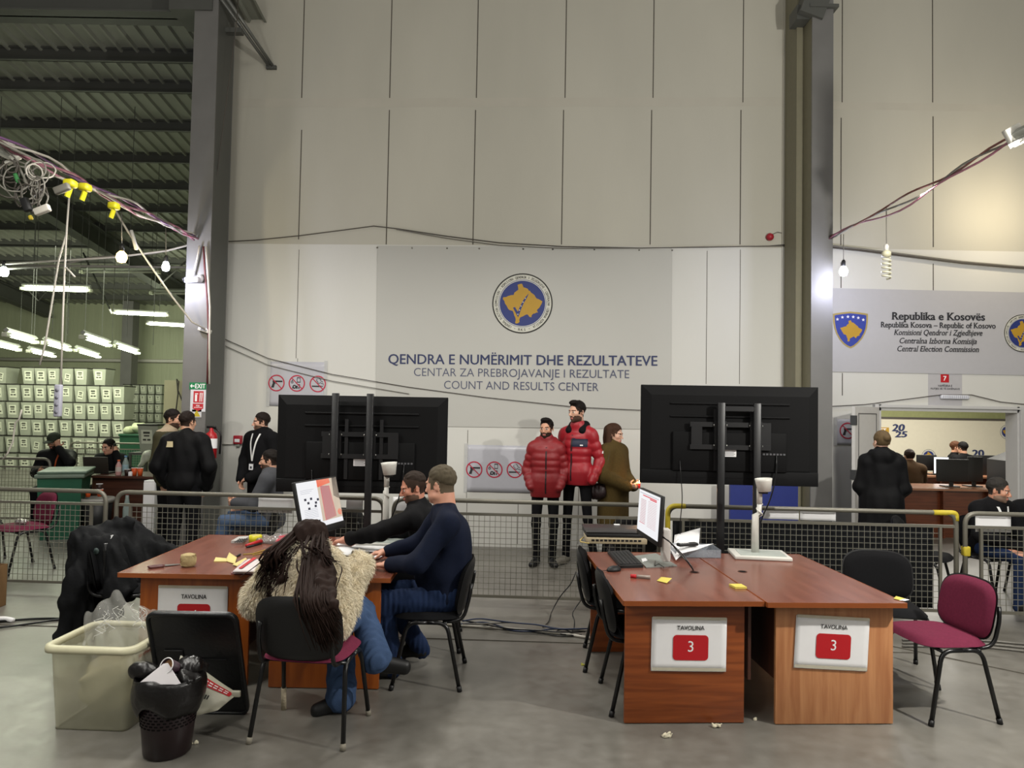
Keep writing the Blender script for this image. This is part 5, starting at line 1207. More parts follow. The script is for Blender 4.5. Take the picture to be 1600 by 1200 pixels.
# ---------------------------------------------------------------- the people
def WJ(J, loc, r):
    """joints given in world coordinates -> the figure's own frame"""
    M = (Matrix.Translation(Vector(loc)) @ Matrix.Rotation(r, 4, 'Z')).inverted(); return {k: M @ Vector(v) for k, v in J.items()}
blk = mat('black knit', '#0c0c0e', .85, var=.3, scale=40, bump=.1, bscale=200); blk2 = mat('black padded cloth', '#0a0a0c', .7, var=.3, scale=20, bump=.1, bscale=90)
nav = mat('navy sweater', '#0d1426', .85, var=.25, scale=60, bump=.15, bscale=260); jean = mat('dark blue jeans', '#1c2a47', .85, var=.3, scale=25, bump=.15, bscale=200); jean2 = mat('blue jeans', '#3a4d6c', .85, var=.25, scale=18, bump=.15, bscale=160)
dkp = mat('black trousers', '#0d0d10', .85, var=.3); shoe_b = mat('black shoe', '#0e0e0f', .5); sole_w = mat('white sole', '#a9a59c', .6); khaki = mat('khaki cloth', '#3a3726', .85, var=.2, scale=20); red1 = mat('dark red padded cloth', '#7a141a', .5, var=.12, scale=10, bump=.05); red2 = mat('bright red padded cloth', '#901621', .45, var=.1, scale=10, bump=.05); navp = mat('navy panel cloth', '#161c33', .6); greyj = mat('grey jacket cloth', '#45464a', .85, var=.15, scale=30); olive = mat('olive plush', '#4b3d20', .95, var=.3, scale=50, bump=.4, bscale=140); fawn = mat('fawn collar', '#9a8b74', .8)

# 1 man in the cap, seated far left
r = .25; c = aty(90, 700, 10.9); loc = (c.x, 10.9, 0)
J = J_sit(head=(-.02, -.1, 1.235), eL=(.27, -.3, .93), wL=(.10, -.25, 1.13), wR=(-.12, -.34, .80))
P = person('seated man in a dark cap holding a hand to his face, at far left', J, loc, r, (-15, 18, 0), skin='#9a6f58', hair='none', beard='#2a211c', res=.010, pants=dict(m=dkp), shoes=dict(m=shoe_b), hands={'L': dict(d=(-.3, .1, 1), n=(-.2, 1, .1), curl=.5)}, tops=[dict(name='jacket', m=blk2, g=.025, hem=-.1, collar=.05)])
H = Field(Vector(J['head']) - Vector((.2, .25, .1)), Vector(J['head']) + Vector((.2, .2, .2)), .007); R_ = P['R']; h0 = J['head']; Q_ = lambda *p: h0 + R_ @ Vector(p)
H.ell(Q_(0, .01, .05), (.086, .106, .085), R_); H.plane(Q_(0, 0, .03), R_ @ Vector((0, .1, -1))); H.ell(Q_(0, -.12, .035), (.075, .075, .010), R_, .01); V, Q = H.mesh(); np_mesh('cap', V, Q, mat('dark green cap', '#23281f', .8), P['root'])
wx = MB().tube([J['neck'] + Vector((.06, -.09, .0)), J['chest'] + Vector((.04, -.15, .1)), J['chest'] + Vector((.02, -.15, -.02))], .012, 6); wx.build('orange_strap', mat('orange strap', '#a8481c', .6), P['root'])
chair('chair under the man in the cap behind the far barrier', loc[0], loc[1], r, blackc, blackc)
# 2 man on the phone
r = -.05; c = aty(178, 700, 11.15); loc = (c.x, 11.15, 0)
J = J_sit(head=(0, -.14, 1.155), neck=(0, -.08, 1.0), chest=(0, -.03, .82), sL=(.185, -.06, .96), sR=(-.185, -.06, .96), eL=(.27, -.24, .85), wL=(.125, -.15, 1.06), wR=(-.08, -.36, .81), eR=(-.25, -.2, .78))
P = person('seated man in black on the phone behind the dark desk', J, loc, r, (-12, 14, 0), skin='#c0917a', hairc='#15110f', res=.010, pants=dict(m=dkp), shoes=dict(m=shoe_b), hands={'L': dict(d=(-.2, .25, 1), n=(-1, .2, -.2), curl=.7)}, tops=[dict(name='jacket', m=blk, g=.02, hem=-.1, collar=.035)])
tag(MB().box((0, 0, 0), (.012, .07, .14), 0, bev=.004).xf(P['root'].matrix_world @ Matrix.Translation((.098, -.13, 1.135)) @ Matrix.Rotation(.2, 4, 'X')).build('mobile_phone', blackp), 'black phone held to the ear of the man at the dark desk', 'phone')
chair('chair under the man on the phone behind the dark desk', loc[0], loc[1] + .05, r, blackc, blackc)
# 3 khaki jacket, 4 black jacket
c = aty(268, 700, 8.95); P = person('man in khaki jacket with pale collar, standing in profile by the column', J_stand(1.0, head=(0, -.05, 1.645), neck=(0, -.01, 1.47)), (c.x - .02, 8.9, 0), PI / 2 + .1, (0, 6, 0), skin='#b98d74', hairc='#17120f', hair='short', beard='#3d2d24', pants=dict(m=dkp), shoes=dict(m=shoe_b), tops=[dict(name='jacket', m=[khaki, fawn], g=.035, hem=-.12, collar=.06, cr=.078, paint=lambda p: (p[:, 2] > .235).astype(int))], hairkw=dict(nape=-.03))
c = aty(300, 700, 8.3)
J = J_stand(.985, pel=(0, 0, .96), eL=(.29, .06, 1.14), eR=(-.29, .06, 1.14), wL=(.22, -.07, .93), wR=(-.24, -.04, .9), head=(.0, -.04, 1.655))
P = person('man in a black jacket standing with his back to us by the column', J, (c.x - .05, 8.25, 0), PI + .1, (-25, 5, 0), skin='#b98d74', hairc='#1d1511', pants=dict(m=dkp, g=.02), shoes=dict(m=shoe_b), w=1.03, tops=[dict(name='jacket', m=blk2, g=.036, hem=-.16, collar=.055, cr=.074, wr=.006)], hairkw=dict(nape=-.045))
h = bvh(P['jacket']).ray_cast(Vector((.14, .6, 1.375)), Vector((0, -1, 0)))[0]
if h: MB().box((0, .006, 0), (.085, .006, .065), 0).xf(Matrix.Translation(h)).build('back_label', mat('cream label', '#b8ab88', .6), P['root'])
# 5 man with a lanyard against the wall
c = aty(408, 700, 9.25); J = J_stand(.985, eR=(-.27, .0, 1.14), wR=(-.16, -.17, .9), eL=(.27, .0, 1.14), wL=(.02, -.2, .93))
P = person('man in black with a white lanyard leaning against the wall, looking left', J, (c.x, 9.25, 0), -.45, (-38, 4, 0), skin='#c0937c', hairc='#1d1612', beard='#5a463a', pants=dict(m=dkp), shoes=dict(m=shoe_b), hands={'R': dict(d=(.3, -.3, -1), n=(1, 0, 0)), 'L': dict(d=(-1, -.2, -.3), n=(0, .5, -1))}, tops=[dict(name='jacket', m=blk, g=.035, hem=-.1, collar=.075, cr=.08, hood=True)])
lanyard(P, zb=-.12)
# 6 seated in grey jacket
c = aty(414, 730, 8.15); loc = (c.x + .08, 8.15, 0); r = -PI / 2 + .12
J = J_sit(1.0, head=(0, -.03, 1.215), eR=(-.22, -.14, .74), wR=(-.08, -.36, .76), eL=(.22, -.14, .74), wL=(.06, -.37, .74), kL=(.16, -.45, .56), kR=(-.16, -.43, .6), aL=(.14, -.55, .085), tL=(.15, -.72, .035), aR=(-.14, -.5, .085), tR=(-.15, -.67, .035))
P = person('seated man in a grey jacket and pale jeans in profile behind the fence', J, loc, r, (0, 3, 0), skin='#b78b74', hairc='#17120f', beard='#4a382e', pants=dict(m=mat('pale blue jeans', '#46566f', .85, var=.25, scale=18), g=.018), shoes=dict(m=shoe_b), tops=[dict(name='jacket', m=greyj, g=.03, hem=-.1, collar=.04)])
# 10, 11 the men in red
J = J_stand(.985, sL=(.155, .01, 1.405), sR=(-.155, .01, 1.405), eR=(-.235, .05, 1.14), eL=(.235, .05, 1.14), wR=(-.175, -.09, .94), wL=(.175, -.09, .94), aL=(.09, .02, .085), aR=(-.1, .02, .085))
P = person('shorter man in a dark red padded jacket, hands in pockets', J, (.42, 8.55, 0), -.12, (-14, 2, 0), skin='#b98a70', hairc='#130f0d', hair='quiff', beard='#2e221c', pants=dict(m=dkp, g=.006, w=.88), shoes=dict(m=shoe_b), hands={'L': False, 'R': False},
    tops=[dict(name='jacket', m=red1, g=.024, ag=.8, up=1.0, w=.96, q=(.082, .010), skirt=(.66, .085), zmin=.81, collar=.055, cr=.08, cr2=.085, hood=True, k=.03)])
b_ = bvh(P['jacket']); strip(b_, [Vector((.01, -.8, 1.40 - .06 * k)) for k in range(10)], (0, 1, 0), (.008, 0, 0)).build('zip', mat('dark zip', '#1a0c10', .5), P['root'])
J = J_stand(1.1, sL=(.155, .01, 1.41), sR=(-.155, .01, 1.41), eR=(-.235, .05, 1.14), eL=(.245, .06, 1.13), wR=(-.18, -.09, .93), wL=(.21, -.08, .92), kL=(.14, -.02, .5), aL=(.2, .04, .085), tL=(.26, -.12, .035), kR=(-.1, -.02, .5), aR=(-.12, .0, .085), tR=(-.16, -.17, .035), head=(0, -.03, 1.66))
def panel(p): return ((p[:, 2] > .02) & (p[:, 2] < .12) & (p[:, 1] < .02) & (p[:, 0] > -.02) & (p[:, 0] < .16)).astype(int)
P = person('tall man in a bright red padded jacket with a navy chest panel', J, (.80, 8.62, 0), -.5, (-22, 3, 0), hs=1.08, skin='#c59a83', hairc='#130f0d', hair='quiff', beard='#4a372d', pants=dict(m=dkp, g=.006, w=.85), shoes=dict(m=mat('grey trainer', '#6d6960', .6, var=.4, scale=30), sole=sole_w), hands={'R': False, 'L': False},
    tops=[dict(name='jacket', m=[red2, navp], g=.026, ag=.85, up=1.0, q=(.095, .010), skirt=(.82, .1), zmin=.955, collar=.045, cr=.085, cr2=.09, hood=True, k=.03, paint=panel)])
b_ = bvh(P['jacket']); strip(b_, [Vector((-.02, -.8, 1.55 - .06 * k)) for k in range(10)], (0, 1, 0), (.009, 0, 0)).build('zip', mat('dark zip', '#1a0c10', .5), P['root'])
h = b_.ray_cast(Vector((.9, .05, 1.35)), Vector((-1, 0, 0)))[0]
if h: MB().box((0, 0, 0), (.006, .06, .03), 0).xf(Matrix.Translation(h)).build('sleeve_badge', wprint, P['root'])
h = b_.ray_cast(Vector((.1, -.9, 1.43)), Vector((0, 1, 0)))[0]
if h: MB().box((0, -.004, 0), (.04, .006, .014), 0).xf(Matrix.Translation(h)).build('chest_badge', wprint, P['root'])
Hc = Field((-.25, -.25, 1.4), (.25, .3, 1.9), .008); Hc.cap((-.085, -.05, 1.60), (-.075, .05, 1.66), .05, .055); Hc.cap((.085, -.05, 1.60), (.075, .05, 1.66), .05, .055); Hc.cap((-.075, .05, 1.66), (.075, .05, 1.66), .055, .055); V, Q = Hc.mesh(); np_mesh('hood', V, Q, blk, P['root'], label='black hood lying on the collar')
# 12 woman in the olive coat
J = J_stand(.95, eR=(-.24, .0, 1.12), wR=(-.06, -.24, 1.0), eL=(.24, .0, 1.12), wL=(.07, -.25, 1.0), sL=(.165, .01, 1.41), sR=(-.165, .01, 1.41))
P = person('woman in a long olive plush coat with a brown shoulder bag', J, (1.25, 8.72, 0), .85, (8, 8, 0), skin='#c79e88', hairc='#3a261a', hair='short', fem=True, w=.9, pants=dict(m=dkp), shoes=dict(m=shoe_b), hands={'R': dict(d=(.5, -1, .1), n=(.6, .3, .4), curl=.7), 'L': dict(d=(-.5, -1, .1), n=(-.6, .3, .4), curl=.7)}, tops=[dict(name='coat', m=olive, g=.04, skirt=(.52, .15), zmin=.48, collar=.045, cr=.085)])
hm = mat('hair #3a261a', '#3a261a'); h0 = P['J']['head']; H = Field(h0 - Vector((.18, .18, .38)), h0 + Vector((.18, .2, .18)), .007)
for sx in (-1, 1): H.cap(h0 + Vector((sx * .068, .03, .06)), h0 + Vector((sx * .085, .03, -.12)), .035, .035, .03); H.cap(h0 + Vector((sx * .085, .03, -.12)), h0 + Vector((sx * .105, -.03, -.26)), .035, .02, .03)
H.cap(h0 + Vector((0, .09, .04)), h0 + Vector((0, .1, -.2)), .06, .06, .03); H.ell(h0 + Vector((0, .02, .05)), (.083, .102, .085), None, .02); H.ell(h0 + Vector((0, -.12, -.05)), (.068, .09, .13), None, .01, '-'); H.wrinkle(.006, 60, 2); V, Q = H.mesh(); np_mesh('long_hair', V, Q, hm, P['root'])
M_ = P['root'].matrix_world; t = thing('shoulder_bag', 'dark brown bag hanging on the shoulder of the woman in olive', 'bag', M_ @ Vector((-.24, .1, .88)), .85); bb = mat('brown leather', '#241416', .5, var=.2); F = Field((-.2, -.2, -.2), (.2, .2, .2), .01); F.ell((0, 0, 0), (.08, .16, .10)); F.wrinkle(.006, 40, 3); V, Q = F.mesh(); np_mesh('bag_body', V, Q, bb, t); wpart('strap', MB().tube([M_ @ Vector(p) for p in ((-.24, -.02, .95), (-.245, -.05, 1.15), (-.19, -.07, 1.36), (-.14, .02, 1.42), (-.2, .13, 1.3), (-.25, .16, .95))], .02, 6, flat=.4), bb, t)
p = M_ @ Vector((.0, -.36, .985)); t = thing('lighter', 'small lit flame between the hands of the woman in olive', 'lighter', p); MB().box((0, 0, -.02), (.025, .015, .06), 0, bev=.004).build('case', redp, t); MB().lathe([(.0, 0), (.009, .015), (.001, .045)], n=10).build('flame', mat('flame', '#ffb060', .5, emit=14, var=0), t); point('flame_light', p + Vector((0, -.02, .05)), 1.2, (1, .5, .2), .02)
# 13 woman in the long black coat
J = J_stand(.955, sL=(.145, .01, 1.40), sR=(-.145, .01, 1.40), eR=(-.215, .0, 1.12), wR=(-.14, -.2, .98), eL=(.215, .0, 1.12), wL=(.12, -.22, .98), head=(0, -.03, 1.635)); c = aty(1378, 700, 7.75)
P = person('woman in a long black padded coat seen from behind before the doorway', J, (c.x, 7.75, 0), PI - .35, (22, 4, 0), skin='#c79e88', hairc='#5a4a34', hair='bun', fem=True, pants=dict(m=dkp), shoes=dict(m=shoe_b), tops=[dict(name='coat', m=blk2, g=.034, ag=.9, up=1.0, skirt=(.45, .17), zmin=.45, collar=.045, cr=.08, hood=True, wr=.006)], hairkw=dict(nape=-.07))
# 14, 15 seated men at the right edge
c = aty(1552, 780, 7.3); J = J_sit(1.0, head=(.0, -.08, 1.12), neck=(0, -.03, .96), chest=(0, .0, .79), sL=(.185, -.01, .92), sR=(-.185, -.01, .92), pel=(0, .06, .55), wL=(.05, -.38, .60), wR=(-.05, -.36, .6), eL=(.26, -.1, .68), eR=(-.26, -.1, .68))
P = person('seated man in dark jacket with white lanyard near the right picture edge', J, (c.x - .02, 7.3, 0), .28, (25, 10, 0), skin='#b5826a', hairc='#2b2825', beard='#7c6658', pants=dict(m=jean), shoes=dict(m=shoe_b), tops=[dict(name='jacket', m=blk, g=.025, hem=-.08, collar=.04, cr=.072)]); lanyard(P, zb=-.02, badge=False, wd=.013)
c = aty(1603, 780, 7.45); J = J_sit(1.0, head=(.0, -.04, 1.10), neck=(0, -.02, .95), chest=(0, .0, .78), sL=(.185, -.01, .91), sR=(-.185, -.01, .91), wL=(.1, -.36, .62), wR=(-.1, -.36, .62), eL=(.24, -.1, .66), eR=(-.24, -.1, .66))
P = person('seated bearded man in black cut off by the right picture edge', J, (c.x + .12, 7.45, 0), -.12, (-5, 5, 0), skin='#a87a62', hairc='#2a211c', hair='short', beard='#33271f', pants=dict(m=dkp), shoes=dict(m=shoe_b), tops=[dict(name='jacket', m=[blk, fawn], g=.025, hem=-.08, collar=.05, cr=.075, paint=lambda p: ((p[:, 2] > .19) & (np.abs(p[:, 0]) < .1)).astype(int))])
# 16-18 people at the monitors of the counting room
c = aty(1421, 725, 12.35); J = J_sit(1.0, head=(0, -.06, 1.15), neck=(0, -.02, .98), chest=(0, 0, .8), sL=(.17, 0, .93), sR=(-.17, 0, .93)); person('person with tied dark hair seated from behind in the counting room', J, (c.x, 12.3, 0), PI, (0, 8, 0), skin='#b98d74', hairc='#241812', hair='bun', fem=True, res=.012, pants=dict(m=dkp), tops=[dict(name='top', m=mat('brown top', '#4a3826', .9, var=.2), g=.035, hem=-.1, collar=.05, cr=.08)])
c = aty(1494, 707, 14.2); J = J_sit(1.0); person('woman with brown hair in profile behind the monitors', J, (c.x, 14.3, 0), PI / 2 - .4, (0, 8, 0), skin='#c9987c', hairc='#4a2e1c', hair='short', fem=True, res=.012, pants=dict(m=dkp), tops=[dict(name='top', m=blk, g=.02, hem=-.1)], hairkw=dict(nape=-.1))
c = aty(1515, 709, 13.9); J = J_sit(1.0); person('person with black hair behind the monitors, right of the brown haired woman', J, (c.x, 14.6 - .55, 0), PI + .3, (0, 4, 0), skin='#b98d74', hairc='#0c0a09', hair='short', res=.012, pants=dict(m=dkp), tops=[dict(name='top', m=blk, g=.02, hem=-.1)], hairkw=dict(nape=-.1))

# 8 man in the navy sweater
loc = (-.42, 5.0, 0); r = -PI / 2 - .18
J = WJ(dict(pel=(-.45, 5.0, .585), chest=(-.41, 5.0, .89), neck=(-.45, 5.0, 1.135), head=(-.485, 5.015, 1.315), sL=(-.41, 4.79, 1.075), sR=(-.49, 5.2, 1.075), eL=(-.60, 4.70, .83), eR=(-.66, 5.28, .85), wL=(-.80, 4.86, .785), wR=(-.88, 5.22, .80),
    hL=(-.43, 4.91, .545), hR=(-.46, 5.09, .545), kL=(-.84, 4.86, .53), kR=(-.86, 5.13, .53), aL=(-.78, 4.95, .10), aR=(-.64, 5.24, .13), tL=(-.94, 4.92, .04), tR=(-.79, 5.28, .04)), loc, r)
wl = lambda *v: Matrix.Rotation(-r, 3, 'Z') @ Vector(v)
P = person('older man in a navy sweater and jeans typing at the left desk pair', J, loc, r, (-14, 8, 0), hs=1.06, skin='#c38f78', hairc='#4e4638', res=.0058, w=1.17, belly=.055, fat=.02, pants=dict(m=jean, g=.022, wr=.004), shoes=dict(m=shoe_b, sole=mat('dark sole', '#1b1a19', .7)), hands={'L': dict(d=wl(-1, .35, -.12), n=wl(0, 0, -1), curl=.32), 'R': dict(d=wl(-1, -.05, -.15), n=wl(0, 0, -1), curl=.4)},
    tops=[dict(name='sweater', m=nav, g=.022, hem=-.12, collar=-.005, cr=.07, wr=.005, wf=30, cuff=-.02)], hairkw=dict(nape=-.055, front=.06, g=.008))
# 9 man in the black sweater
loc = (-.62, 5.74, 0); r = -PI / 2 + .22
J = WJ(dict(pel=(-.58, 5.74, .575), chest=(-.66, 5.72, .86), neck=(-.73, 5.70, 1.06), head=(-.765, 5.685, 1.215), sL=(-.74, 5.51, .99), sR=(-.71, 5.89, .99), eL=(-1.0, 5.50, .885), eR=(-.86, 5.98, .80), wL=(-1.25, 5.59, .815), wR=(-1.1, 5.95, .79),
    hL=(-.58, 5.65, .54), hR=(-.58, 5.83, .54), kL=(-1.0, 5.62, .53), kR=(-1.0, 5.86, .53), aL=(-.96, 5.62, .09), aR=(-.96, 5.86, .09), tL=(-1.13, 5.62, .035), tR=(-1.13, 5.86, .035)), loc, r)
wl = lambda *v: Matrix.Rotation(-r, 3, 'Z') @ Vector(v)
P = person('man in a black sweater reaching across the papers on the left desk pair', J, loc, r, (8, 14, 0), skin='#b97f68', hairc='#2a211b', beard='#5a4438', res=.006, w=1.05, pants=dict(m=dkp), shoes=dict(m=shoe_b), hands={'L': dict(d=wl(-1, .1, -.22), n=wl(0, 0, -1), curl=.6), 'R': dict(d=wl(-1, -.2, -.1), n=wl(0, 0, -1), curl=.4)},
    tops=[dict(name='sweater', m=blk, g=.022, hem=-.1, collar=.02, cr=.066, wr=.005, cuff=-.02)], hairkw=dict(front=.085, g=.006))
a, b = P['J']['wL'], P['J']['eL']; d = (b - a).normalized(); MB().tube([a + d * .005, a + d * .025], .034, 16).build('wrist_watch', mat('dark watch', '#2a2826', .3, metal=.6), P['root'])

# 7 woman in the fur coat, seen from behind
loc = (-1.11, 4.2, 0); r = PI
J = WJ(dict(pel=(-1.12, 4.22, .59), chest=(-1.17, 4.30, .765), neck=(-1.215, 4.42, .885), head=(-1.235, 4.50, .945), sR=(-1.09, 4.40, .785), sL=(-1.40, 4.40, .815), eR=(-1.02, 4.38, .63), eL=(-1.52, 4.42, .66), wR=(-.97, 4.72, .81), wL=(-1.38, 4.76, .80),
    hR=(-1.02, 4.24, .55), hL=(-1.2, 4.24, .55), kR=(-.93, 4.58, .565), kL=(-1.06, 4.60, .47), aR=(-.79, 4.38, .33), tR=(-.62, 4.41, .275), aL=(-1.0, 4.40, .09), tL=(-1.13, 4.34, .035)), loc, r)
wl = lambda *v: Matrix.Rotation(-r, 3, 'Z') @ Vector(v)
fur = mat('cream fur', '#d6cab0', .95, var=.28, scale=30, bump=.3, bscale=160)
P = person('woman with long dark hair in a cream fur coat seated from behind', J, loc, r, (0, 48, 0), skin='#c79e88', hairc='#1a100d', hair='none', fem=True, res=.0065, pants=dict(m=jean2, top=.3, g=.018, flare=.035, end=.0, wr=.006), hands={'R': dict(d=wl(-.3, 1, -.1), n=wl(0, 0, -1), curl=.4), 'L': dict(d=wl(.3, 1, -.1), n=wl(0, 0, -1), curl=.4)},
    tops=[dict(name='fur_coat', m=fur, g=.046, hem=-.12, collar=.01, cr=.075, up=1.15, k=.06, wr=.008, wf=22)])
for a in 'LR':
    A, B = J['a' + a], J['t' + a]; F = Field(np.minimum(A, B) - .14, np.maximum(A, B) + .14, .006); d = (B - A).normalized(); F.cap(A - d * .03 + Vector((0, 0, -.02)), B, .045, .036, .02); F.cap(A - d * .03 + Vector((0, 0, -.05)), B + Vector((0, 0, -.018)), .04, .034, .01)
    if a == 'L': F.plane((0, 0, .002), (0, 0, -1))
    V, Q = F.mesh(); np_mesh('shoe', V, Q, shoe_b, P['root'])
# fur pile
o = P['fur_coat']; me = o.data; nP = len(me.polygons); C_ = np.empty(nP * 3, np.float32); me.polygons.foreach_get('center', C_); N_ = np.empty(nP * 3, np.float32); me.polygons.foreach_get('normal', N_); C_ = C_.reshape(-1, 3); N_ = N_.reshape(-1, 3)
k_ = RNG.choice(nP, min(nP * 3, 60000)); c = C_[k_] + RNG.normal(0, .003, (len(k_), 3)); nrm = N_[k_]; flow = np.array([0, .15, -1.0]); L_ = RNG.uniform(.02, .042, (len(k_), 1)); clump = np.sin(c * 70 + np.sin(c[:, ::-1] * 40) * 2) * .5
d = nrm * .75 + flow * .55 + clump * .5 + RNG.normal(0, .22, nrm.shape); d /= np.linalg.norm(d, axis=1)[:, None]; s_ = np.cross(d, RNG.normal(0, 1, d.shape)); s_ /= np.linalg.norm(s_, axis=1)[:, None]; wd = .0016
mid = c + d * L_ * .55; tip = c + (d + flow * .35) / np.linalg.norm(d + flow * .35, axis=1)[:, None] * L_; V = np.concatenate([c - nrm * .004 - s_ * wd, c - nrm * .004 + s_ * wd, mid + s_ * wd * .8, mid - s_ * wd * .8, tip]); n = len(c); i = np.arange(n)
Q = np.concatenate([np.stack([i, i + n, i + 2 * n, i + 3 * n], 1), np.stack([i + 3 * n, i + 2 * n, i + 4 * n, i + 4 * n], 1)[:0]]); T3 = np.stack([i + 3 * n, i + 2 * n, i + 4 * n], 1)
f1 = np_mesh('fur_pile', V, T3, mat('fur hair', '#e0d6bf', .8, var=.22, scale=14), o); f1['kind'] = 'stuff'
np_mesh('fur_underpile', V, Q, mat('fur hair', '#e0d6bf', .8, var=.22, scale=14), o)['kind'] = 'stuff'
# long hair: a cap over the skull and locks falling over the back
hm = mat('dark brown hair', '#21140f', .72, var=.45, scale=30, stretch=(6, 6, .6)); h0 = J['head']; R_ = P['R']; Q_ = lambda *p: h0 + R_ @ Vector(p)
H = Field(np.array(h0) - .3, np.array(h0) + .25, .006); H.ell(Q_(0, .012, .035), (.092, .108, .1), R_); H.ell(Q_(0, -.13, -.03), (.06, .07, .09), R_, .01, '-')
bt = bvh(o); top = Q_(0, .03, .12)
H.cap(Q_(.03, .1, .05), h0 + Vector((-.02, .13, -.12)), .08, .06, .05); H.cap(Q_(-.03, .1, .05), h0 + Vector((-.09, .16, -.13)), .08, .055, .05); H.cap(Q_(.06, .07, .0), h0 + Vector((.1, .12, -.12)), .06, .04, .05); H.wrinkle(.004, 90, 5); V, Q = H.mesh(); hb = np_mesh('hair', V, Q, hm, P['root'])
rg = np.random.default_rng(4); mb = MB()
def lock(p0, ends, rad, mbx):
    pts = [Vector(p0)] + [Vector(e) for e in ends]; pts = fillet(pts, .12, 4); out = []
    for p in pts:
        h = bt.ray_cast(Vector((p.x, p.y + .9, p.z)), Vector((0, -1, 0)))[0]
        out.append(p)
    n = len(out); mbx.tube(out, [max(.0015, rad * (1 - .75 * (i / (n - 1)) ** 2)) for i in range(n)], 5)
def back_y(x, z):
    h = bt.ray_cast(Vector((x, .9, z)), Vector((0, -1, 0)))[0]; y = h.y if h else .02
    k = min(1, max(0, (.93 - z) / .12)) if -.26 < x < .06 else 0      # the hair falls over the back of the chair
    return y + (max(y, .345) - y) * k
# the hair mass lying on the back
H = Field((-.4, -.3, .3), (.6, .5, 1.15), .008)
for path, r0_, r1_ in ((((-.07, .86), (-.14, .76), (-.16, .68)), .05, .01), (((-.10, .88), (-.18, .8), (-.21, .72)), .04, .01), (((.19, .84), (.26, .76), (.31, .70)), .032, .014)):
    s0 = Q_(float(np.clip(path[0][0] * .6, -.05, .07)), .095, .03); pp = [s0] + [Vector((x, back_y(x, z) + .01, z)) for x, z in path]
    for i in range(3): u0, u1 = i / 3, (i + 1) / 3; H.cap(pp[i], pp[i + 1], r0_ + (r1_ - r0_) * u0, r0_ + (r1_ - r0_) * u1, .02)
H.wrinkle(.006, 70, 9); V, Q = H.mesh(); np_mesh('hair_mass', V, Q, hm, P['root'])
groups = ((-.155, .55, 200, .028, .56), (-.205, .6, 110, .03, .60), (.30, .55, 80, .04, .70), (.37, .6, 30, .03, .72), (-.06, .5, 30, .04, .82))
for gx, sp, cnt, wdt, zend in groups:
    for i in range(cnt):
        a = rg.normal(0, 1); x1 = max(gx + a * wdt, -.225); z1 = zend + rg.uniform(-.02, .14); s0 = Q_(float(np.clip(gx * .35 + a * .035, -.08, .08)), .1 + rg.uniform(-.03, .015), .03 + rg.uniform(-.07, .07)); pts = []
        for u in (.25, .5, .75, 1.0):
            x = s0.x + (x1 - s0.x) * u ** .8 + .012 * math.sin(7 * u + i); z = s0.z + (z1 - s0.z) * u; pts.append(Vector((x, back_y(x, z) + rg.uniform(.012, .06) * (1.2 - u * .6), z)))
        lock(s0, pts, rg.uniform(.004, .008), mb)
mb.build('hair_locks', hm, P['root'])['kind'] = 'stuff'
# ---------------------------------------------------------------- banners, seals, signs on the walls
OUT = [(600,258),(615,290),(625,320),(665,330),(700,345),(715,375),(740,380),(752,405),(790,430),(815,450),(830,480),(850,505),(890,520),(925,540),(950,555),(935,600),(915,635),(900,665),(870,690),(860,715),(880,745),(850,745),(830,760),(800,765),(775,790),(770,825),(735,820),(715,790),(695,775),(660,790),(620,815),(580,830),(565,870),(572,905),(545,930),(510,935),(495,920),(505,880),(500,840),(480,800),(465,750),(450,720),(400,710),(375,690),(350,640),(320,600),(310,560),(280,520),(290,490),(330,490),(370,470),(420,455),(465,450),(475,410),(510,385),(540,360),(535,310),(525,280),(560,265)]
TICK = [(455,668),(490,655),(537,735),(560,680),(600,590),(650,500),(718,422),(690,490),(640,580),(600,670),(570,760),(545,828),(500,750)]
gold = mat('gold print', '#ad8726', .55, var=.05); blue = mat('blue print', '#23306e', .55, var=.05); navy = mat('navy lettering', '#2b3358', .6); dkring = mat('dark seal ring', '#25231f', .6)
vinyl = mat('banner vinyl', '#b2b1ab', .55, var=.03, scale=1.5); lilac = mat('lettering grey', '#4b4f66', .6)
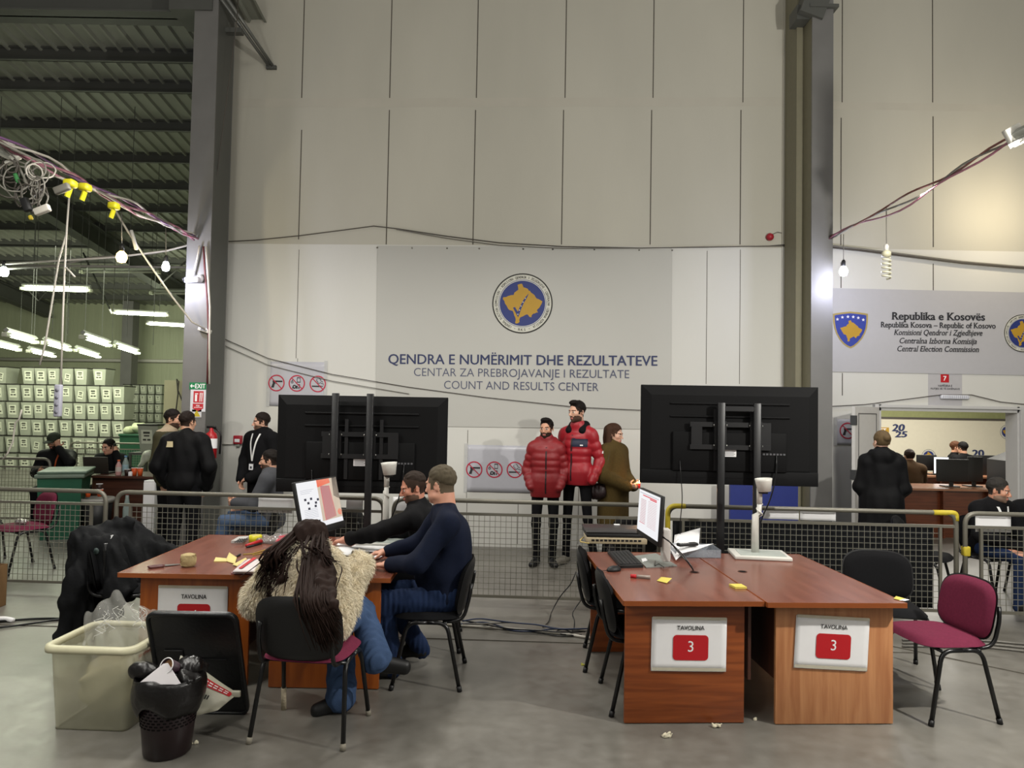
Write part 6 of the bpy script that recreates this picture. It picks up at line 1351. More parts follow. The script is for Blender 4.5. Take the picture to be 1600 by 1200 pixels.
def seal(parent, c, r, z=.003, text=True, simple=False):
    k = r / 510; f = lambda p: (c[0] + (p[0] - 613) * k, c[1] - (p[1] - 592) * k)
    MB().poly([(c[0] + r * math.cos(a * PI / 30), c[1] + r * math.sin(a * PI / 30)) for a in range(60)], 0, z).build('seal_ground', mat('seal white', '#c4c3b8', .6), parent)
    mb = MB(); mb.ring(c, 488 * k, 510 * k, z + .0006, 60); mb.build('outer_ring', dkring, parent)
    mb = MB(); mb.ring(c, 396 * k, 404 * k, z + .0006, 60); mb.ring(c, 0, 384 * k, z + .0006, 60); mb.build('blue_disc', blue, parent)
    MB().poly([f(p) for p in OUT], z + .001, z + .002).build('map_shape', gold, parent)
    MB().poly([f(p) for p in TICK], z + .0022, z + .003).build('tick_mark', blue, parent)
    mb = MB()
    for p in ((660, 505), (625, 572), (592, 638), (565, 708), (540, 778)): mb.poly([(f(p)[0] + 10 * k * math.cos(a), f(p)[1] + 10 * k * math.sin(a)) for a in np.arange(0, 6.28, .8)], z + .0031, z + .0036)
    mb.build('tick_dots', mat('seal white', '#c4c3b8', .6), parent)
    if text:
        mb = MB(); q = math.radians
        ring_letters(mb, 'KOMISIONI QENDROR I ZGJEDHJEVE', c, 445 * k, 42 * k, q(142), q(36), z + .001, bold=.02)
        ring_letters(mb, 'CENTRALNA IZBORNA KOMISIJA', c, 445 * k, 42 * k, q(27), q(-65), z + .001, bold=.02)
        ring_letters(mb, 'CENTRAL ELECTION COMMISSION', c, 445 * k, 42 * k, q(246), q(153), z + .001, bold=.02)
        ring_letters(mb, 'RKS', c, 445 * k, 42 * k, q(261), q(279), z + .001, inward=True, bold=.02, wf=1.0)
        for a in (147, 31.5, 254, 286): mb.poly([(c[0] + 445 * k * math.cos(q(a)) + 7 * k * math.cos(b), c[1] + 445 * k * math.sin(q(a)) + 7 * k * math.sin(b)) for b in np.arange(0, 6.28, .9)], z + .0006, z + .001)
        mb.build('seal_lettering', mat('seal letters', '#2e2c28', .6), parent)
def hangM(F, xy, off=.003): a, z = F.px(*xy); return F.M(a, z, off), a, z
# main banner
M_, ba, bz = hangM(W1, (818, 526)); bn = thing('banner', 'large grey banner with round seal and navy three-line title on the main wall', 'banner', M=M_ @ Matrix.Translation((0, 0, .006)))
L = lambda x, y: (lambda q: (q[0] - ba, q[1] - bz))(W1.px(x, y))
c4 = [L(590, 384), L(1050, 388), L(1047, 671), L(587, 665)]
def quad(u, v):
    a = Vector(c4[3]).lerp(Vector(c4[2]), u); b = Vector(c4[0]).lerp(Vector(c4[1]), u); q = a.lerp(b, v); return (q.x, q.y, .002 + .004 * math.sin(7 * u) * math.sin(5 * v) ** 2)
mb = MB(); mb.grid(quad, 30, 20, smooth=False); mb.build('sheet', vinyl, bn, solid=.0015)
cc = L(816.3, 474.3); seal(bn, cc, L(863.5, 475)[0] - cc[0], .008)
def line(parent, L, body, x0, yb0, x1, yb1, cap, z=.008, bold=.0, shear=0, m=navy, name='lettering', serif=False):
    """text whose baseline runs from (x0, yb0) to (x1, yb1) in the photograph, cap height in pixels"""
    a, b = Vector(L(x0, yb0)), Vector(L(x1, yb1)); top = Vector(L(x0, yb0 - cap)); v, f = text_mesh(body, bold, shear, serif)
    x_0, x_1 = min(q.x for q in v), max(q.x for q in v); sc = (top - a).length / .683; e = (b - a).normalized(); n = Vector((-e.y, e.x)); kx = (b - a).length / (x_1 - x_0)
    mb = MB(); mb.add([tuple(a + e * ((q.x - x_0) * kx) + n * (q.y * sc)) + (z + q.z,) for q in v], f); return mb.build(name, m, parent)
line(bn, L, 'QENDRA E NUMËRIMIT DHE REZULTATEVE', 607, 568.5, 1027, 571.5, 15, bold=.016)
line(bn, L, 'CENTAR ZA PREBROJAVANJE I REZULTATE', 647, 587.5, 983, 591, 12.5, m=lilac, bold=-.004)
line(bn, L, 'COUNT AND RESULTS CENTER', 694, 607.5, 935, 611, 12.5, m=lilac, bold=-.004)
for u in (.0, .12, .24, .35, .5, .6, .74, .89, 1): q = quad(u, 1); MB().lathe([(.012, 0), (.012, .004), (.004, .007)], (q[0], q[1] - .03, .004), 8).build('eyelet', mat('eyelet', '#6a675e', .4, metal=.7), bn)
# banner of the right bay
M_, ba, bz = hangM(W2, (1440, 518)); b2 = thing('banner', 'long grey banner with blue shield and black serif lettering above the doorway', 'banner', M=M_ @ Matrix.Translation((0, 0, .006)))
L2 = lambda x, y: (lambda q: (q[0] - ba, q[1] - bz))(W2.px(x, y))
c4 = [L2(1279, 450), L2(1740, 460), L2(1740, 589), L2(1277, 580.5)]
mb = MB(); mb.grid(quad, 30, 12, smooth=False); mb.build('sheet', mat('right banner vinyl', '#aeadb0', .55, var=.03), b2, solid=.0015)
cc = L2(1597, 521); seal(b2, cc, L2(1626.5, 521)[0] - cc[0], .008)
sh = [(146, 243), (170, 238), (215, 232), (278, 226), (340, 232), (385, 238), (409, 243), (409, 300), (402, 350), (388, 390), (365, 430), (335, 465), (305, 490), (278, 503), (250, 490), (222, 468), (195, 435), (170, 390), (156, 345), (149, 300)]
fx = lambda p: L2(1270 + p[0] / 4.8, 440 + p[1] / 4.8); sc_ = lambda p, k: (278 + (p[0] - 278) * k, 360 + (p[1] - 360) * k)
MB().poly([fx(p) for p in sh], .004, .008).build('shield_border', mat('shield border', '#9c8a52', .55), b2)
MB().poly([fx(sc_(p, .9)) for p in sh], .006, .0095).build('shield_field', mat('shield blue', '#2a3a90', .55), b2)
MB().poly([fx((283 + (p[0] - 613) * .245, 370 + (p[1] - 592) * .235)) for p in OUT], .009, .011).build('map_shape', gold, b2)
for i, (x, y) in enumerate(((180, 284), (217, 269), (258, 265), (298, 266), (336, 273), (373, 288))):
    MB().poly([fx((x + (13 if j % 2 == 0 else 5.5) * math.sin(j * PI / 5), y - (13 if j % 2 == 0 else 5.5) * math.cos(j * PI / 5))) for j in range(10)], .009, .011).build('star', mat('star white', '#d8d8de', .5), b2)
bl = mat('black lettering', '#26262b', .6)
def serif_line(*a, **k):
    return line(*a, m=bl, serif=True, **k)
serif_line(b2, L2, 'Republika e Kosovës', 1392, 499.5, 1538, 501, 11.5, bold=.03)
serif_line(b2, L2, 'Republika Kosova – Republic of Kosovo', 1375, 511.5, 1554.5, 513.5, 8.5, bold=.022)
for tx, xa, xb, y in (('Komisioni Qendror i Zgjedhjeve', 1395.5, 1534, 523.5), ('Centralna Izborna Komisija', 1404.5, 1525, 536.5), ('Central Election Commission', 1401, 1528.5, 549)): serif_line(b2, L2, tx, xa, y, xb, y + 1.2, 8.5, bold=.018, shear=.25)

# prohibition sheets
pr = mat('prohibition red', '#b01f3c', .5); pic = mat('pictogram black', '#2a2a2e', .6); lam = mat('laminated sheet', '#b3b3ba', .3, var=.04)
def icon(parent, c, r, kind, z=.004):
    mb = MB(); P = lambda x, y: (c[0] + x * r, c[1] + y * r)
    if kind == 0:
        mb.poly([P(-.5, .3), P(.72, .3), P(.72, .12), P(-.1, .12), P(-.2, -.1), P(-.3, -.55), P(-.65, -.55), P(-.45, .0)], z, z + .0006); mb.ring(P(-.12, .02), .1 * r, .15 * r, z + .0006, 12)
    elif kind == 1:
        mb.poly([P(.0, .72), P(.42, .72), P(.42, .62), P(.0, .62)], z, z + .0006); mb.poly([P(.0, .2), P(.42, .2), P(.42, .1), P(.0, .1)], z, z + .0006)
        for x in (.0, .38): mb.poly([P(x, .1), P(x + .05, .1), P(x + .05, .7), P(x, .7)], z, z + .0006)
        mb.ring(P(-.58, .15), .08 * r, .16 * r, z + .0006, 12); mb.poly([P(-.62, .25), P(-.54, .25), P(-.5, .45), P(-.56, .45)], z, z + .0006)
        mb.ring(P(-.28, -.42), .1 * r, .24 * r, z + .0006, 14); mb.poly([P(-.05, -.65), P(.1, -.65), P(.1, -.3), P(-.05, -.25)], z, z + .0006); mb.poly([P(.2, -.65), P(.33, -.65), P(.33, -.42), P(.2, -.42)], z, z + .0006); mb.poly([P(-.55, -.62), P(-.3, -.62), P(-.3, -.5), P(-.55, -.5)], z, z + .0006); mb.poly([P(.25, -.05), P(.45, -.2), P(.4, -.26), P(.2, -.12)], z, z + .0006)
    else:
        mb.poly([P(-.72, -.2), P(.45, -.2), P(.45, -.36), P(-.72, -.36)], z, z + .0006); mb.poly([P(.52, -.2), P(.6, -.2), P(.6, -.36), P(.52, -.36)], z, z + .0006)
        pth = [P(x, y) for x, y in ((-.1, .62), (-.16, .4), (.0, .25), (.05, .08), (.2, .05), (.32, .2), (.45, .05), (.62, .1), (.68, -.08))]
        mb.tube([Vector((*p, z + .0004)) for p in pth], .035 * r, 4, flat=.3); pth = [P(x, y) for x, y in ((.1, .68), (.3, .6), (.34, .4), (.45, .32), (.62, .25))]
        mb.tube([Vector((*p, z + .0004)) for p in pth], .035 * r, 4, flat=.3)
    mb.build('pictogram', pic, parent)
    mb = MB(); mb.ring(c, r * .86, r, z + .001, 40); a = PI * .75; d = Vector((math.cos(a), math.sin(a))) * r * .9; n = Vector((-d.y, d.x)).normalized() * r * .055
    C_ = Vector(c); mb.add([tuple(C_ + d + n) + (z + .0012,), tuple(C_ + d - n) + (z + .0012,), tuple(C_ - d - n) + (z + .0012,), tuple(C_ - d + n) + (z + .0012,)], [(0, 1, 2, 3)]); mb.build('red_ring', pr, parent)
def prosheet(F, label, x0, y0, x1, y1, icons, r=12.8):
    M_, a0, z0 = hangM(F, ((x0 + x1) / 2, (y0 + y1) / 2), .002); t = thing('prohibition_sheet', label, 'sign', M=M_ @ Matrix.Translation((0, 0, .005)))
    l = lambda x, y: (lambda q: (q[0] - a0, q[1] - z0))(F.px(x, y)); p, q = l(x0, y1), l(x1, y0)
    mb = MB(); mb.grid(lambda u, v: (p[0] + (q[0] - p[0]) * u, p[1] + (q[1] - p[1]) * v, .001 + .003 * math.sin(9 * u + 3 * v) ** 2), 14, 10); mb.build('sheet', lam, t, solid=.001)
    for x in (p[0], q[0] - .02): MB().bx(x - .012, x + .03, p[1] - .01, q[1] + .02, .004, .005).build('adhesive_tape', mat('glossy clear tape', '#d2d2d0', .15, alpha=.6), t)
    for x, y, k in icons: icon(t, l(x, y), l(x + r, y)[0] - l(x, y)[0], k, .006)
    return t
prosheet(W1, 'sheet with three prohibition signs left above the left television', 418, 566, 511, 634, ((432.5, 598.5, 0), (464.3, 599, 1), (497, 600, 2)))
prosheet(W1, 'sheet with three prohibition signs low on the wall beside the men in red', 726, 697, 836, 768, ((741, 733.5, 0), (772.5, 733.7, 1), (804.5, 734, 2)))
prosheet(W2, 'prohibition sheet partly hidden behind the open door leaf', 1304, 655, 1346, 695, ((1324, 673, 0),))
# sign over the doorway
M_, a0, z0 = hangM(W2, (1476, 605), .002); t = thing('room_sign', 'pale sign with red number 7 above the doorway', 'sign', M=M_)
l = lambda x, y: (lambda q: (q[0] - a0, q[1] - z0))(W2.px(x, y)); p, q = l(1450, 634), l(1503, 584)
MB().bx(p[0], q[0], p[1], q[1], 0, .0015).build('sheet', mat('pale sheet', '#b0aeb0', .5, var=.06), t)
p, q = l(1469.5, 597.5), l(1482.5, 585); MB().bx(p[0], q[0], p[1], q[1], .0015, .0025).build('red_box', redp, t)
mb = MB(); letters(mb, '7', *[v_ for v_ in (l(1473.4, 595)[0], l(1478.6, 595)[0], l(1475, 595)[1], l(1475, 587.5)[1])], z=.003, bold=.03); mb.build('numeral', wprint, t)
mb = MB(); letters(mb, 'HAPËSIRA E', l(1465.5, 604)[0], l(1487.5, 604)[0], l(1470, 604.4)[1], l(1470, 600.3)[1], .003, .02); letters(mb, 'FUTJES SË TË DHËNAVE', l(1454, 609)[0], l(1499.5, 609)[0], l(1470, 609.6)[1], l(1470, 605.4)[1], .003, .02); mb.build('lettering', pic, t)
M_, a0, z0 = hangM(W2, (1489.5, 620.5), .0); t = thing('emergency_light', 'white ribbed emergency light fixed above the doorway', 'light', M=M_)
MB().box((0, 0, .03), (.37, .055, .05), 0, bev=.012).build('diffuser', mat('white diffuser', '#d3d4da', .3), t); MB().box((0, .02, .012), (.39, .02, .024), 0, bev=.006).build('base', mat('fixture base', '#9a9aa2', .5), t)
mb = MB()
for i in range(14): mb.bx(-.17 + i * .025, -.16 + i * .025, -.02, .02, .054, .057)
mb.build('rib', mat('rib grey', '#aeb0ba', .4), t)

# left column signs
def colp(x, y, d=8.972): return aty(x, y, d)
def card(name, label, cat, x0, y0, x1, y1, D, m, th=.004):
    a, b = aty(x0, y1, D), aty(x1, y0, D); t = thing(name, label, cat, (a.lerp(b, .5).x, D, a.lerp(b, .5).z)); w_, h_ = b.x - a.x, b.z - a.z
    MB().bx(-w_ / 2, w_ / 2, -th, 0, -h_ / 2, h_ / 2).build('plate', m, t); return t, w_, h_
t, w_, h_ = card('exit_sign', 'green EXIT sign with arrow on the left column', 'sign', 296, 598, 322.5, 608.5, 8.972, mat('exit green', '#1f7a4a', .4))
Rx = Matrix.Rotation(PI / 2, 4, 'X')
mb = MB(); letters(mb, 'EXIT', -w_ * .16, w_ * .46, -h_ * .33, h_ * .33, .005, .03); mb.poly([(-w_ * .46, 0), (-w_ * .34, h_ * .32), (-w_ * .34, h_ * .08), (-w_ * .2, h_ * .08), (-w_ * .2, -h_ * .08), (-w_ * .34, -h_ * .08), (-w_ * .34, -h_ * .32)], .0048, .0052); mb.xf(Rx).build('lettering', wprint, t)
t, w_, h_ = card('fire_extinguisher_sign', 'white and red fire extinguisher sign on the left column below the exit sign', 'sign', 297, 608.5, 322, 643, 8.972, mat('sign white', '#cfcfd4', .4))
mb = MB(); mb.bx(-w_ * .3, w_ * .36, -h_ * .1, h_ * .42, .0045, .005); mb.poly([(-w_ * .33, -h_ * .14), (w_ * .36, -h_ * .14), (w_ * .36, -h_ * .36), (w_ * .02, -h_ * .47), (-w_ * .33, -h_ * .36)], .0045, .005); mb.xf(Rx).build('red_field', mat('sign red', '#b8343c', .4), t)
mb = MB(); mb.bx(-w_ * .2, -w_ * .06, -h_ * .04, h_ * .26, .0052, .0056); mb.bx(-w_ * .2, w_ * .0, h_ * .28, h_ * .32, .0052, .0056)
for i in range(4): mb.poly([(w_ * (.08 + .06 * i), -h_ * .05), (w_ * (.1 + .06 * i), -h_ * .05), (w_ * (.14 + .06 * i), h_ * .35), (w_ * (.11 + .06 * i), h_ * .35)], .0052, .0056)
letters(mb, 'FSK', -w_ * .1, w_ * .14, -h_ * .27, -h_ * .2, .0056, .02); mb.bx(-w_ * .25, w_ * .28, -h_ * .32, -h_ * .3, .0052, .0056); mb.xf(Rx).build('pictogram', wprint, t)
t, w_, h_ = card('warning_sticker', 'small yellow warning triangle low on the left column', 'sign', 300, 640, 315, 652, 8.972, mat('sticker white', '#c5c5c8', .4)); MB().poly([(-w_ * .4, -h_ * .4), (w_ * .4, -h_ * .4), (0, h_ * .45)], .0045, .005).xf(Rx).build('triangle', yt, t)
# fire extinguisher hanging on the column side
p = aty(331, 690, 8.9); t = thing('fire_extinguisher', 'red fire extinguisher hung on the left column behind the man in black', 'fire extinguisher', (p.x, 8.88, p.z))
MB().lathe([(.0, -.22), (.07, -.2), (.072, .06), (.06, .1), (.025, .13), (.02, .17)], n=20).build('cylinder', mat('extinguisher red', '#a01c22', .3), t)
MB().lathe([(.0735, -.08), (.0735, .04)], n=20, capped=False).build('label_band', paper, t); MB().box((0, 0, .18), (.12, .03, .03), 0, bev=.006).build('valve', blackm, t)
MB().tube(fillet([(.03, 0, .17), (.12, 0, .12), (.11, 0, -.15)], .06), .012, 8).build('hose', blackm, t); MB().bx(-.03, .03, .07, .1, -.02, .12).build('bracket', dsteel, t)
M_, a0, z0 = hangM(W1, (373, 687), 0); t = thing('fire_call_point', 'red fire call point on the wall left of the man with a lanyard', 'alarm', M=M_)
MB().box((0, 0, .025), (.115, .115, .05), 0, bev=.008).build('housing', mat('alarm red', '#9c1e2c', .4), t); MB().box((0, -.01, .052), (.07, .045, .004), 0, bev=.001).build('press_window', paper, t); MB().tube([(-.06, -.055, .02), (-.27, -.06, .02)], .012, 8).build('conduit', white, t); MB().box((0, -.075, .02), (.05, .04, .03), 0, bev=.004).build('cable_gland', mat('gland', '#8a8f86', .5), t)
M_, a0, z0 = hangM(W1, (1202, 371), 0); t = thing('alarm_sounder', 'small red alarm sounder high on the wall beside the right column', 'alarm', M=M_)
MB().lathe([(.0, 0), (.048, 0), (.05, .04), (.03, .07), (.0, .072)], n=16).build('housing', mat('alarm red', '#9c1e2c', .4), t); MB().tube([(.02, .03, .01), (.1, .07, .012), (.2, .05, .012), (.3, -.03, .012), (.36, -.06, .012)], .006, 5).build('cable', mat('grey cable', '#77746c', .5), t); MB().tube([(.18, .75, .01), (.2, .55, .01), (.17, .45, .01)], .006, 5).build('spare_cable', mat('grey cable', '#77746c', .5), t)
# cctv camera
p = aty(301, 437, 8.9); t = thing('security_camera', 'white bullet security camera on the left column', 'camera', p)
MB().lathe([(.0, -.11), (.036, -.11), (.036, .07), (.03, .09)], M=Matrix.Rotation(PI / 2, 3, 'Y') @ Matrix.Rotation(.25, 3, 'X'), n=14).build('body', mat('camera white', '#d0d0d8', .35), t); MB().lathe([(.05, 0), (.05, .02), (.02, .05)], (.07, .05, .02), 16, M=Matrix.Rotation(PI / 2, 3, 'X')).build('mount', mat('camera white', '#d0d0d8', .35), t); MB().lathe([(.0, 0), (.028, 0), (.028, .012)], (-.118, .0, .0), 14, M=Matrix.Rotation(PI / 2, 3, 'Y')).build('lens', blackp, t)
# white power sockets on the right of the column
p = aty(320, 516, 8.95); t = thing('power_socket_block', 'small white socket block tied to the left column', 'socket', p); MB().box((0, 0, 0), (.16, .06, .05), 0, M=Matrix.Rotation(.3, 3, 'Y'), bev=.008).build('body', white, t); MB().box((.0, -.031, .0), (.08, .004, .03), 0, M=Matrix.Rotation(.3, 3, 'Y')).build('socket_face', mat('grey print', '#77777a', .6), t)

# ---------------------------------------------------------------- cables, bulbs, tangle
cw_ = mat('white cable', '#a39e94', .5); cp_ = mat('pink cable', '#94606f', .5); cpu = mat('purple cable', '#6d4a72', .5); cg = mat('grey cable', '#66635c', .5); ck = mat('dark cable', '#4a453f', .5)
def cable(label, paths, cat='cable', mats=None, r=.008, name='cable', group=None):
    t = thing(name, label, cat, paths[0][0], group=group)
    for i, pth in enumerate(paths):
        wpart('strand', MB().tube(pth, r if not isinstance(r, (list, tuple)) else r[i], 6), (mats or [cg])[i % len(mats or [cg])], t)
    return t
A = Vector((-4.02, 9.0, 3.93)); B = Vector((-4.22, 4.5, 3.97)); pth = []
for i in range(6):
    n_ = 26; ph = i * 1.1; pth.append([A.lerp(B, j / n_) + Vector((.035 * math.sin(j * .9 + ph), 0, .03 * math.cos(j * .8 + ph * 1.7) - .06 * math.sin(PI * j / n_) * (i % 3) / 2)) for j in range(n_ + 1)])
cb = cable('bundle of white and pink cables running from the left column towards the viewer', pth, mats=[cw_, cp_, cw_, cpu, cg, cp_], r=.011, cat='cable bundle', name='cable_bundle')
for x, y in ((110, 287), (133, 293), (178, 322)):
    p = onplane(x, y, A, Vector((1, .044, 0))); wpart('tape_tie', MB().box(p, (.09, .1, .07), 0, bev=.02).box(p + Vector((-.01, 0, -.07)), (.012, .06, .1), 0, M=Matrix.Rotation(.3, 3, 'Y')), mat('bright yellow tape', '#d8c313', .5), cb)
A2 = Vector((3.9, 8.8, 4.03)); B2 = Vector((3.97, 5.4, 4.08)); pth = [[A2.lerp(B2, j / 20) + Vector((.015 * math.sin(j + i * 2), 0, .02 * math.cos(j * .7 + i * 2) - .05 * i * math.sin(PI * j / 20) ** 3)) for j in range(21)] for i in range(3)]
cable('reddish cable pair running from the right column towards the viewer', pth, mats=[mat('red brown cable', '#7a4a42', .5), cg, cp_], r=.010, cat='cable bundle', name='cable_bundle')
w1 = [W1.pt(*W1.px(x, y), .03) for x, y in ((322, 379), (360, 378), (400, 376), (470, 369), (540, 360), (585, 354), (620, 358), (700, 370), (780, 380), (880, 386), (1000, 388), (1100, 387), (1200, 385), (1245, 382))]
cable('long thin cable across the main wall above the banner', [w1, [p + Vector((0, 0, -.015 - .02 * math.sin(i))) for i, p in enumerate(w1) if i > 5]], mats=[ck, cg], r=.007)
w2 = [W2.pt(*W2.px(x, y), .05) for x, y in ((1283, 384), (1340, 390), (1420, 400), (1500, 410), (1580, 417), (1680, 424))]
cable('cable across the right bay wall below the hanging bulbs', [w2, [p + Vector((0, 0, -.02)) for p in w2]], mats=[cg, ck], r=.012)
w3 = [W1.pt(*W1.px(x, y), .03) for x, y in ((330, 520), (420, 560), (520, 585), (640, 605), (760, 621), (900, 636), (1003, 641))]
cable('thin cable slanting down the main wall over the banner', [w3, [p + Vector((0, 0, -.09)) for p in w3[:4]]], mats=[ck, cg], r=.005)
w4 = [W2.pt(*W2.px(x, y), .04) for x, y in ((1277, 636), (1350, 632), (1420, 623), (1467, 617), (1515, 617), (1560, 628), (1620, 634))]
cable('thin cable over the doorway passing the emergency light', [w4], mats=[ck], r=.006)
# cables coming down the left column
cable('dark red and white cables tied down the left column', [[colp(x, y, 8.93) for x, y in ((318, 385), (320, 420), (324, 470), (326, 520), (325, 560), (324, 600))], [colp(x, y, 8.92) for x, y in ((322, 385), (325, 430), (328, 480), (327, 540), (327, 600))], [colp(x, y, 8.94) for x, y in ((312, 384), (308, 405), (302, 430))]], mats=[mat('dark red cable', '#5a2a2c', .5), cw_, cw_], r=.012)
cable('thin dark cable falling from the roof beside the left column', [[aty(x, y, 9.1) for x, y in ((372, 0), (371, 25), (352, 170), (337, 290), (325, 378))], [aty(x, y, 9.12) for x, y in ((343, 150), (338, 270), (333, 370))]], mats=[ck], r=.006)
cable('white cable from the bundle sagging to the socket block on the column', [[aty(178, 325, 8.1), aty(200, 362, 8.2), aty(235, 415, 8.4), aty(270, 465, 8.6), aty(300, 503, 8.8), aty(320, 514, 8.92)], [aty(205, 360, 8.2), aty(209, 375, 8.2), aty(213, 390, 8.2)]], mats=[cw_, white], r=[.011, .02])
z = 3.9; cable('white cables stretched from the left column across the hall', [[aty(x, y, 9.4) for x, y in ((310, 379), (260, 392), (180, 402), (100, 407), (0, 413))], [aty(x, y, 9.45) for x, y in ((308, 380), (240, 396), (140, 403), (90, 416), (0, 421))]], mats=[cw_, cg], r=.014)
cable('grey conduit across the hall at the height of the bulbs', [[aty(x, y, 10.2) for x, y in ((-20, 414), (300, 418))]], mats=[cg], r=.018)
t = cable('white cable hanging straight down to the power strip', [[aty(x, y, 6.9) for x, y in ((108, 308), (104, 360), (101, 420), (98, 500), (95, 602))], [aty(x, y, 6.95) for x, y in ((104, 365), (92, 405), (80, 480), (70, 540), (62, 570))], [aty(x, y, 6.9) for x, y in ((103, 418), (110, 425), (117, 433))]], mats=[cw_], r=.009)
p = aty(91, 626, 6.9); t = thing('power_strip', 'white power strip hanging on a cable before the ballot boxes', 'power strip', p); MB().box((0, 0, 0), (.065, .05, .31), 0, bev=.012).build('housing', mat('strip white', '#a9a9b6', .4), t)
mb = MB()
for i in range(4): mb.lathe([(.018, 0), (.018, .002)], (0, -.026, -.11 + i * .07), 14, M=Matrix.Rotation(PI / 2, 3, 'X'))
mb.build('sockets', mat('socket grey', '#7d7d88', .5), t)
cable('thin white cable hanging at the far left before the boxes', [[aty(x, y, 7.2) for x, y in ((34, 640), (30, 655), (24, 660), (20, 690), (12, 708), (4, 718))]], mats=[cw_], r=.008)
# tangle
rng = random.Random(3); c0 = aty(45, 292, 6.0); t = thing('cable_tangle', 'tangle of coiled cables and adapters hanging at upper left', 'cable tangle', c0)
for i in range(22):
    o = Vector((rng.uniform(-.18, .14), rng.uniform(-.06, .06), rng.uniform(-.2, .2))); o.x -= o.z * .25; r_ = rng.uniform(.05, .13); a = Matrix.Rotation(rng.uniform(-.7, .7), 3, 'X') @ Matrix.Rotation(rng.uniform(-.8, .8), 3, 'Z')
    MB().tube([o + a @ Vector((r_ * math.cos(j * .4), rng.uniform(-.008, .008), r_ * 1.15 * math.sin(j * .4))) for j in range(16)], .0065, 5, closed=True).build('coil', rng.choice([cg, cw_, ck, cg, ck]), t)
for (x, y), s_, m_ in (((97, 295), (.13, .05, .06), mat('adapter grey', '#6b6860', .5)), ((41, 320), (.06, .05, .12), blackp), ((66, 328), (.13, .05, .06), cw_), ((48, 340), (.03, .03, .04), yt), ((26, 278), (.03, .03, .09), mat('green cable', '#3c7d46', .5))):
    wpart('adapter', MB().box(aty(x, y, 5.97), s_, 0, M=Matrix.Rotation(-.4, 3, 'Y'), bev=.01), m_, t)
wpart('suspension', MB().tube([aty(20, 238, 6.0), aty(30, 262, 6.0), aty(45, 292, 6.0)], .01, 6), cg, t)
# batten ends on the cables
def bracket(label, x, y, D, d):
    p = aty(x, y, D); t = thing('batten_light', label, 'light', p); e = Vector(d).normalized()
    MB().tube([Vector((0, 0, 0)), e * 1.3], .05, 4).build('housing', batten_m, t)
    MB().box(-e * .02, (.13, .05, .16), 0, M=Matrix.Rotation(-.5, 3, 'Y'), bev=.006).build('end_cap', mat('batten white', '#b7b5ac', .4), t)
    for i in (-.03, .03): MB().tube([Vector((i, -.02, -.06)), Vector((i, -.02, -.06)) + e * 1.25], .013, 8).build('tube', tube_off, t)
    return t
bracket('end of a white batten on the cable at the right picture edge', 1589, 211, 5.55, (.02, -1, .0)); bracket('end of a batten on the cable bundle at the left picture edge', 12, 238, 5.95, (-.06, -1, .0))
def bulb(label, x, y, D, cord_y, on, r=.04, glow=8, cfl=False):
    p = aty(x, y, D); c = aty(x, cord_y, D); t = thing('light_bulb', label, 'light bulb', p)
    wpart('cord', MB().tube([p + Vector((0, 0, .1)), c], .005, 5), cg, t)
    MB().lathe([(.022, .06), (.024, .12), (.012, .14)], n=12).build('socket', blackp if not cfl else white, t)
    if cfl:
        MB().lathe([(.0, .0), (.045, .01), (.045, .05), (.03, .07)], n=14).build('base', mat('cream plastic', '#b8b49a', .4), t)
        MB().tube([(.04 * math.cos(j * .5), .04 * math.sin(j * .5), .0 - .0035 * j) for j in range(66)], .011, 6).build('spiral_tube', mat('cream tube', '#c4c1ac', .3), t)
    else: MB().lathe([(0.001, -r * 1.2), (r * .7, -r), (r, -.2 * r), (r * .85, r * .5), (.024, .06)], n=16).build('glass', mat('lit bulb ' + on, on, .3, emit=glow, var=0), t)
    return t
bulb('lit warm bulb hanging from the cable bundle, largest glow at left', 190, 401, 7.9, 332, '#ffdc86', .06, 5); bulb('lit cold white bulb hanging next to the left column', 259, 417, 8.6, 356, '#eef0ff', .045, 40)
bulb('lit cold white bulb hanging right of the right column', 1318, 424, 8.55, 366, '#eef0ff', .05, 45); bulb('unlit spiral lamp hanging from the right cable', 1385, 402, 7.55, 325, '', cfl=True)
bulb('lit lamp at far left edge on the stretched cable', 6, 424, 9.4, 410, '#f4fff0', .06, 18)
point('bulb_light', aty(190, 411, 7.9) + Vector((0, -.1, -.1)), 25, (1, .85, .55), .06); point('bulb_light', aty(259, 426, 8.6) + Vector((0, 0, -.08)), 34, (.78, .8, 1), .05); point('bulb_light', aty(1318, 433, 8.55) + Vector((0, -.1, -.08)), 20, (.74, .76, 1), .05)
p = aty(1622, 310, 8.6); point('bulb_light', p, 30, (1, .85, .6), .06)

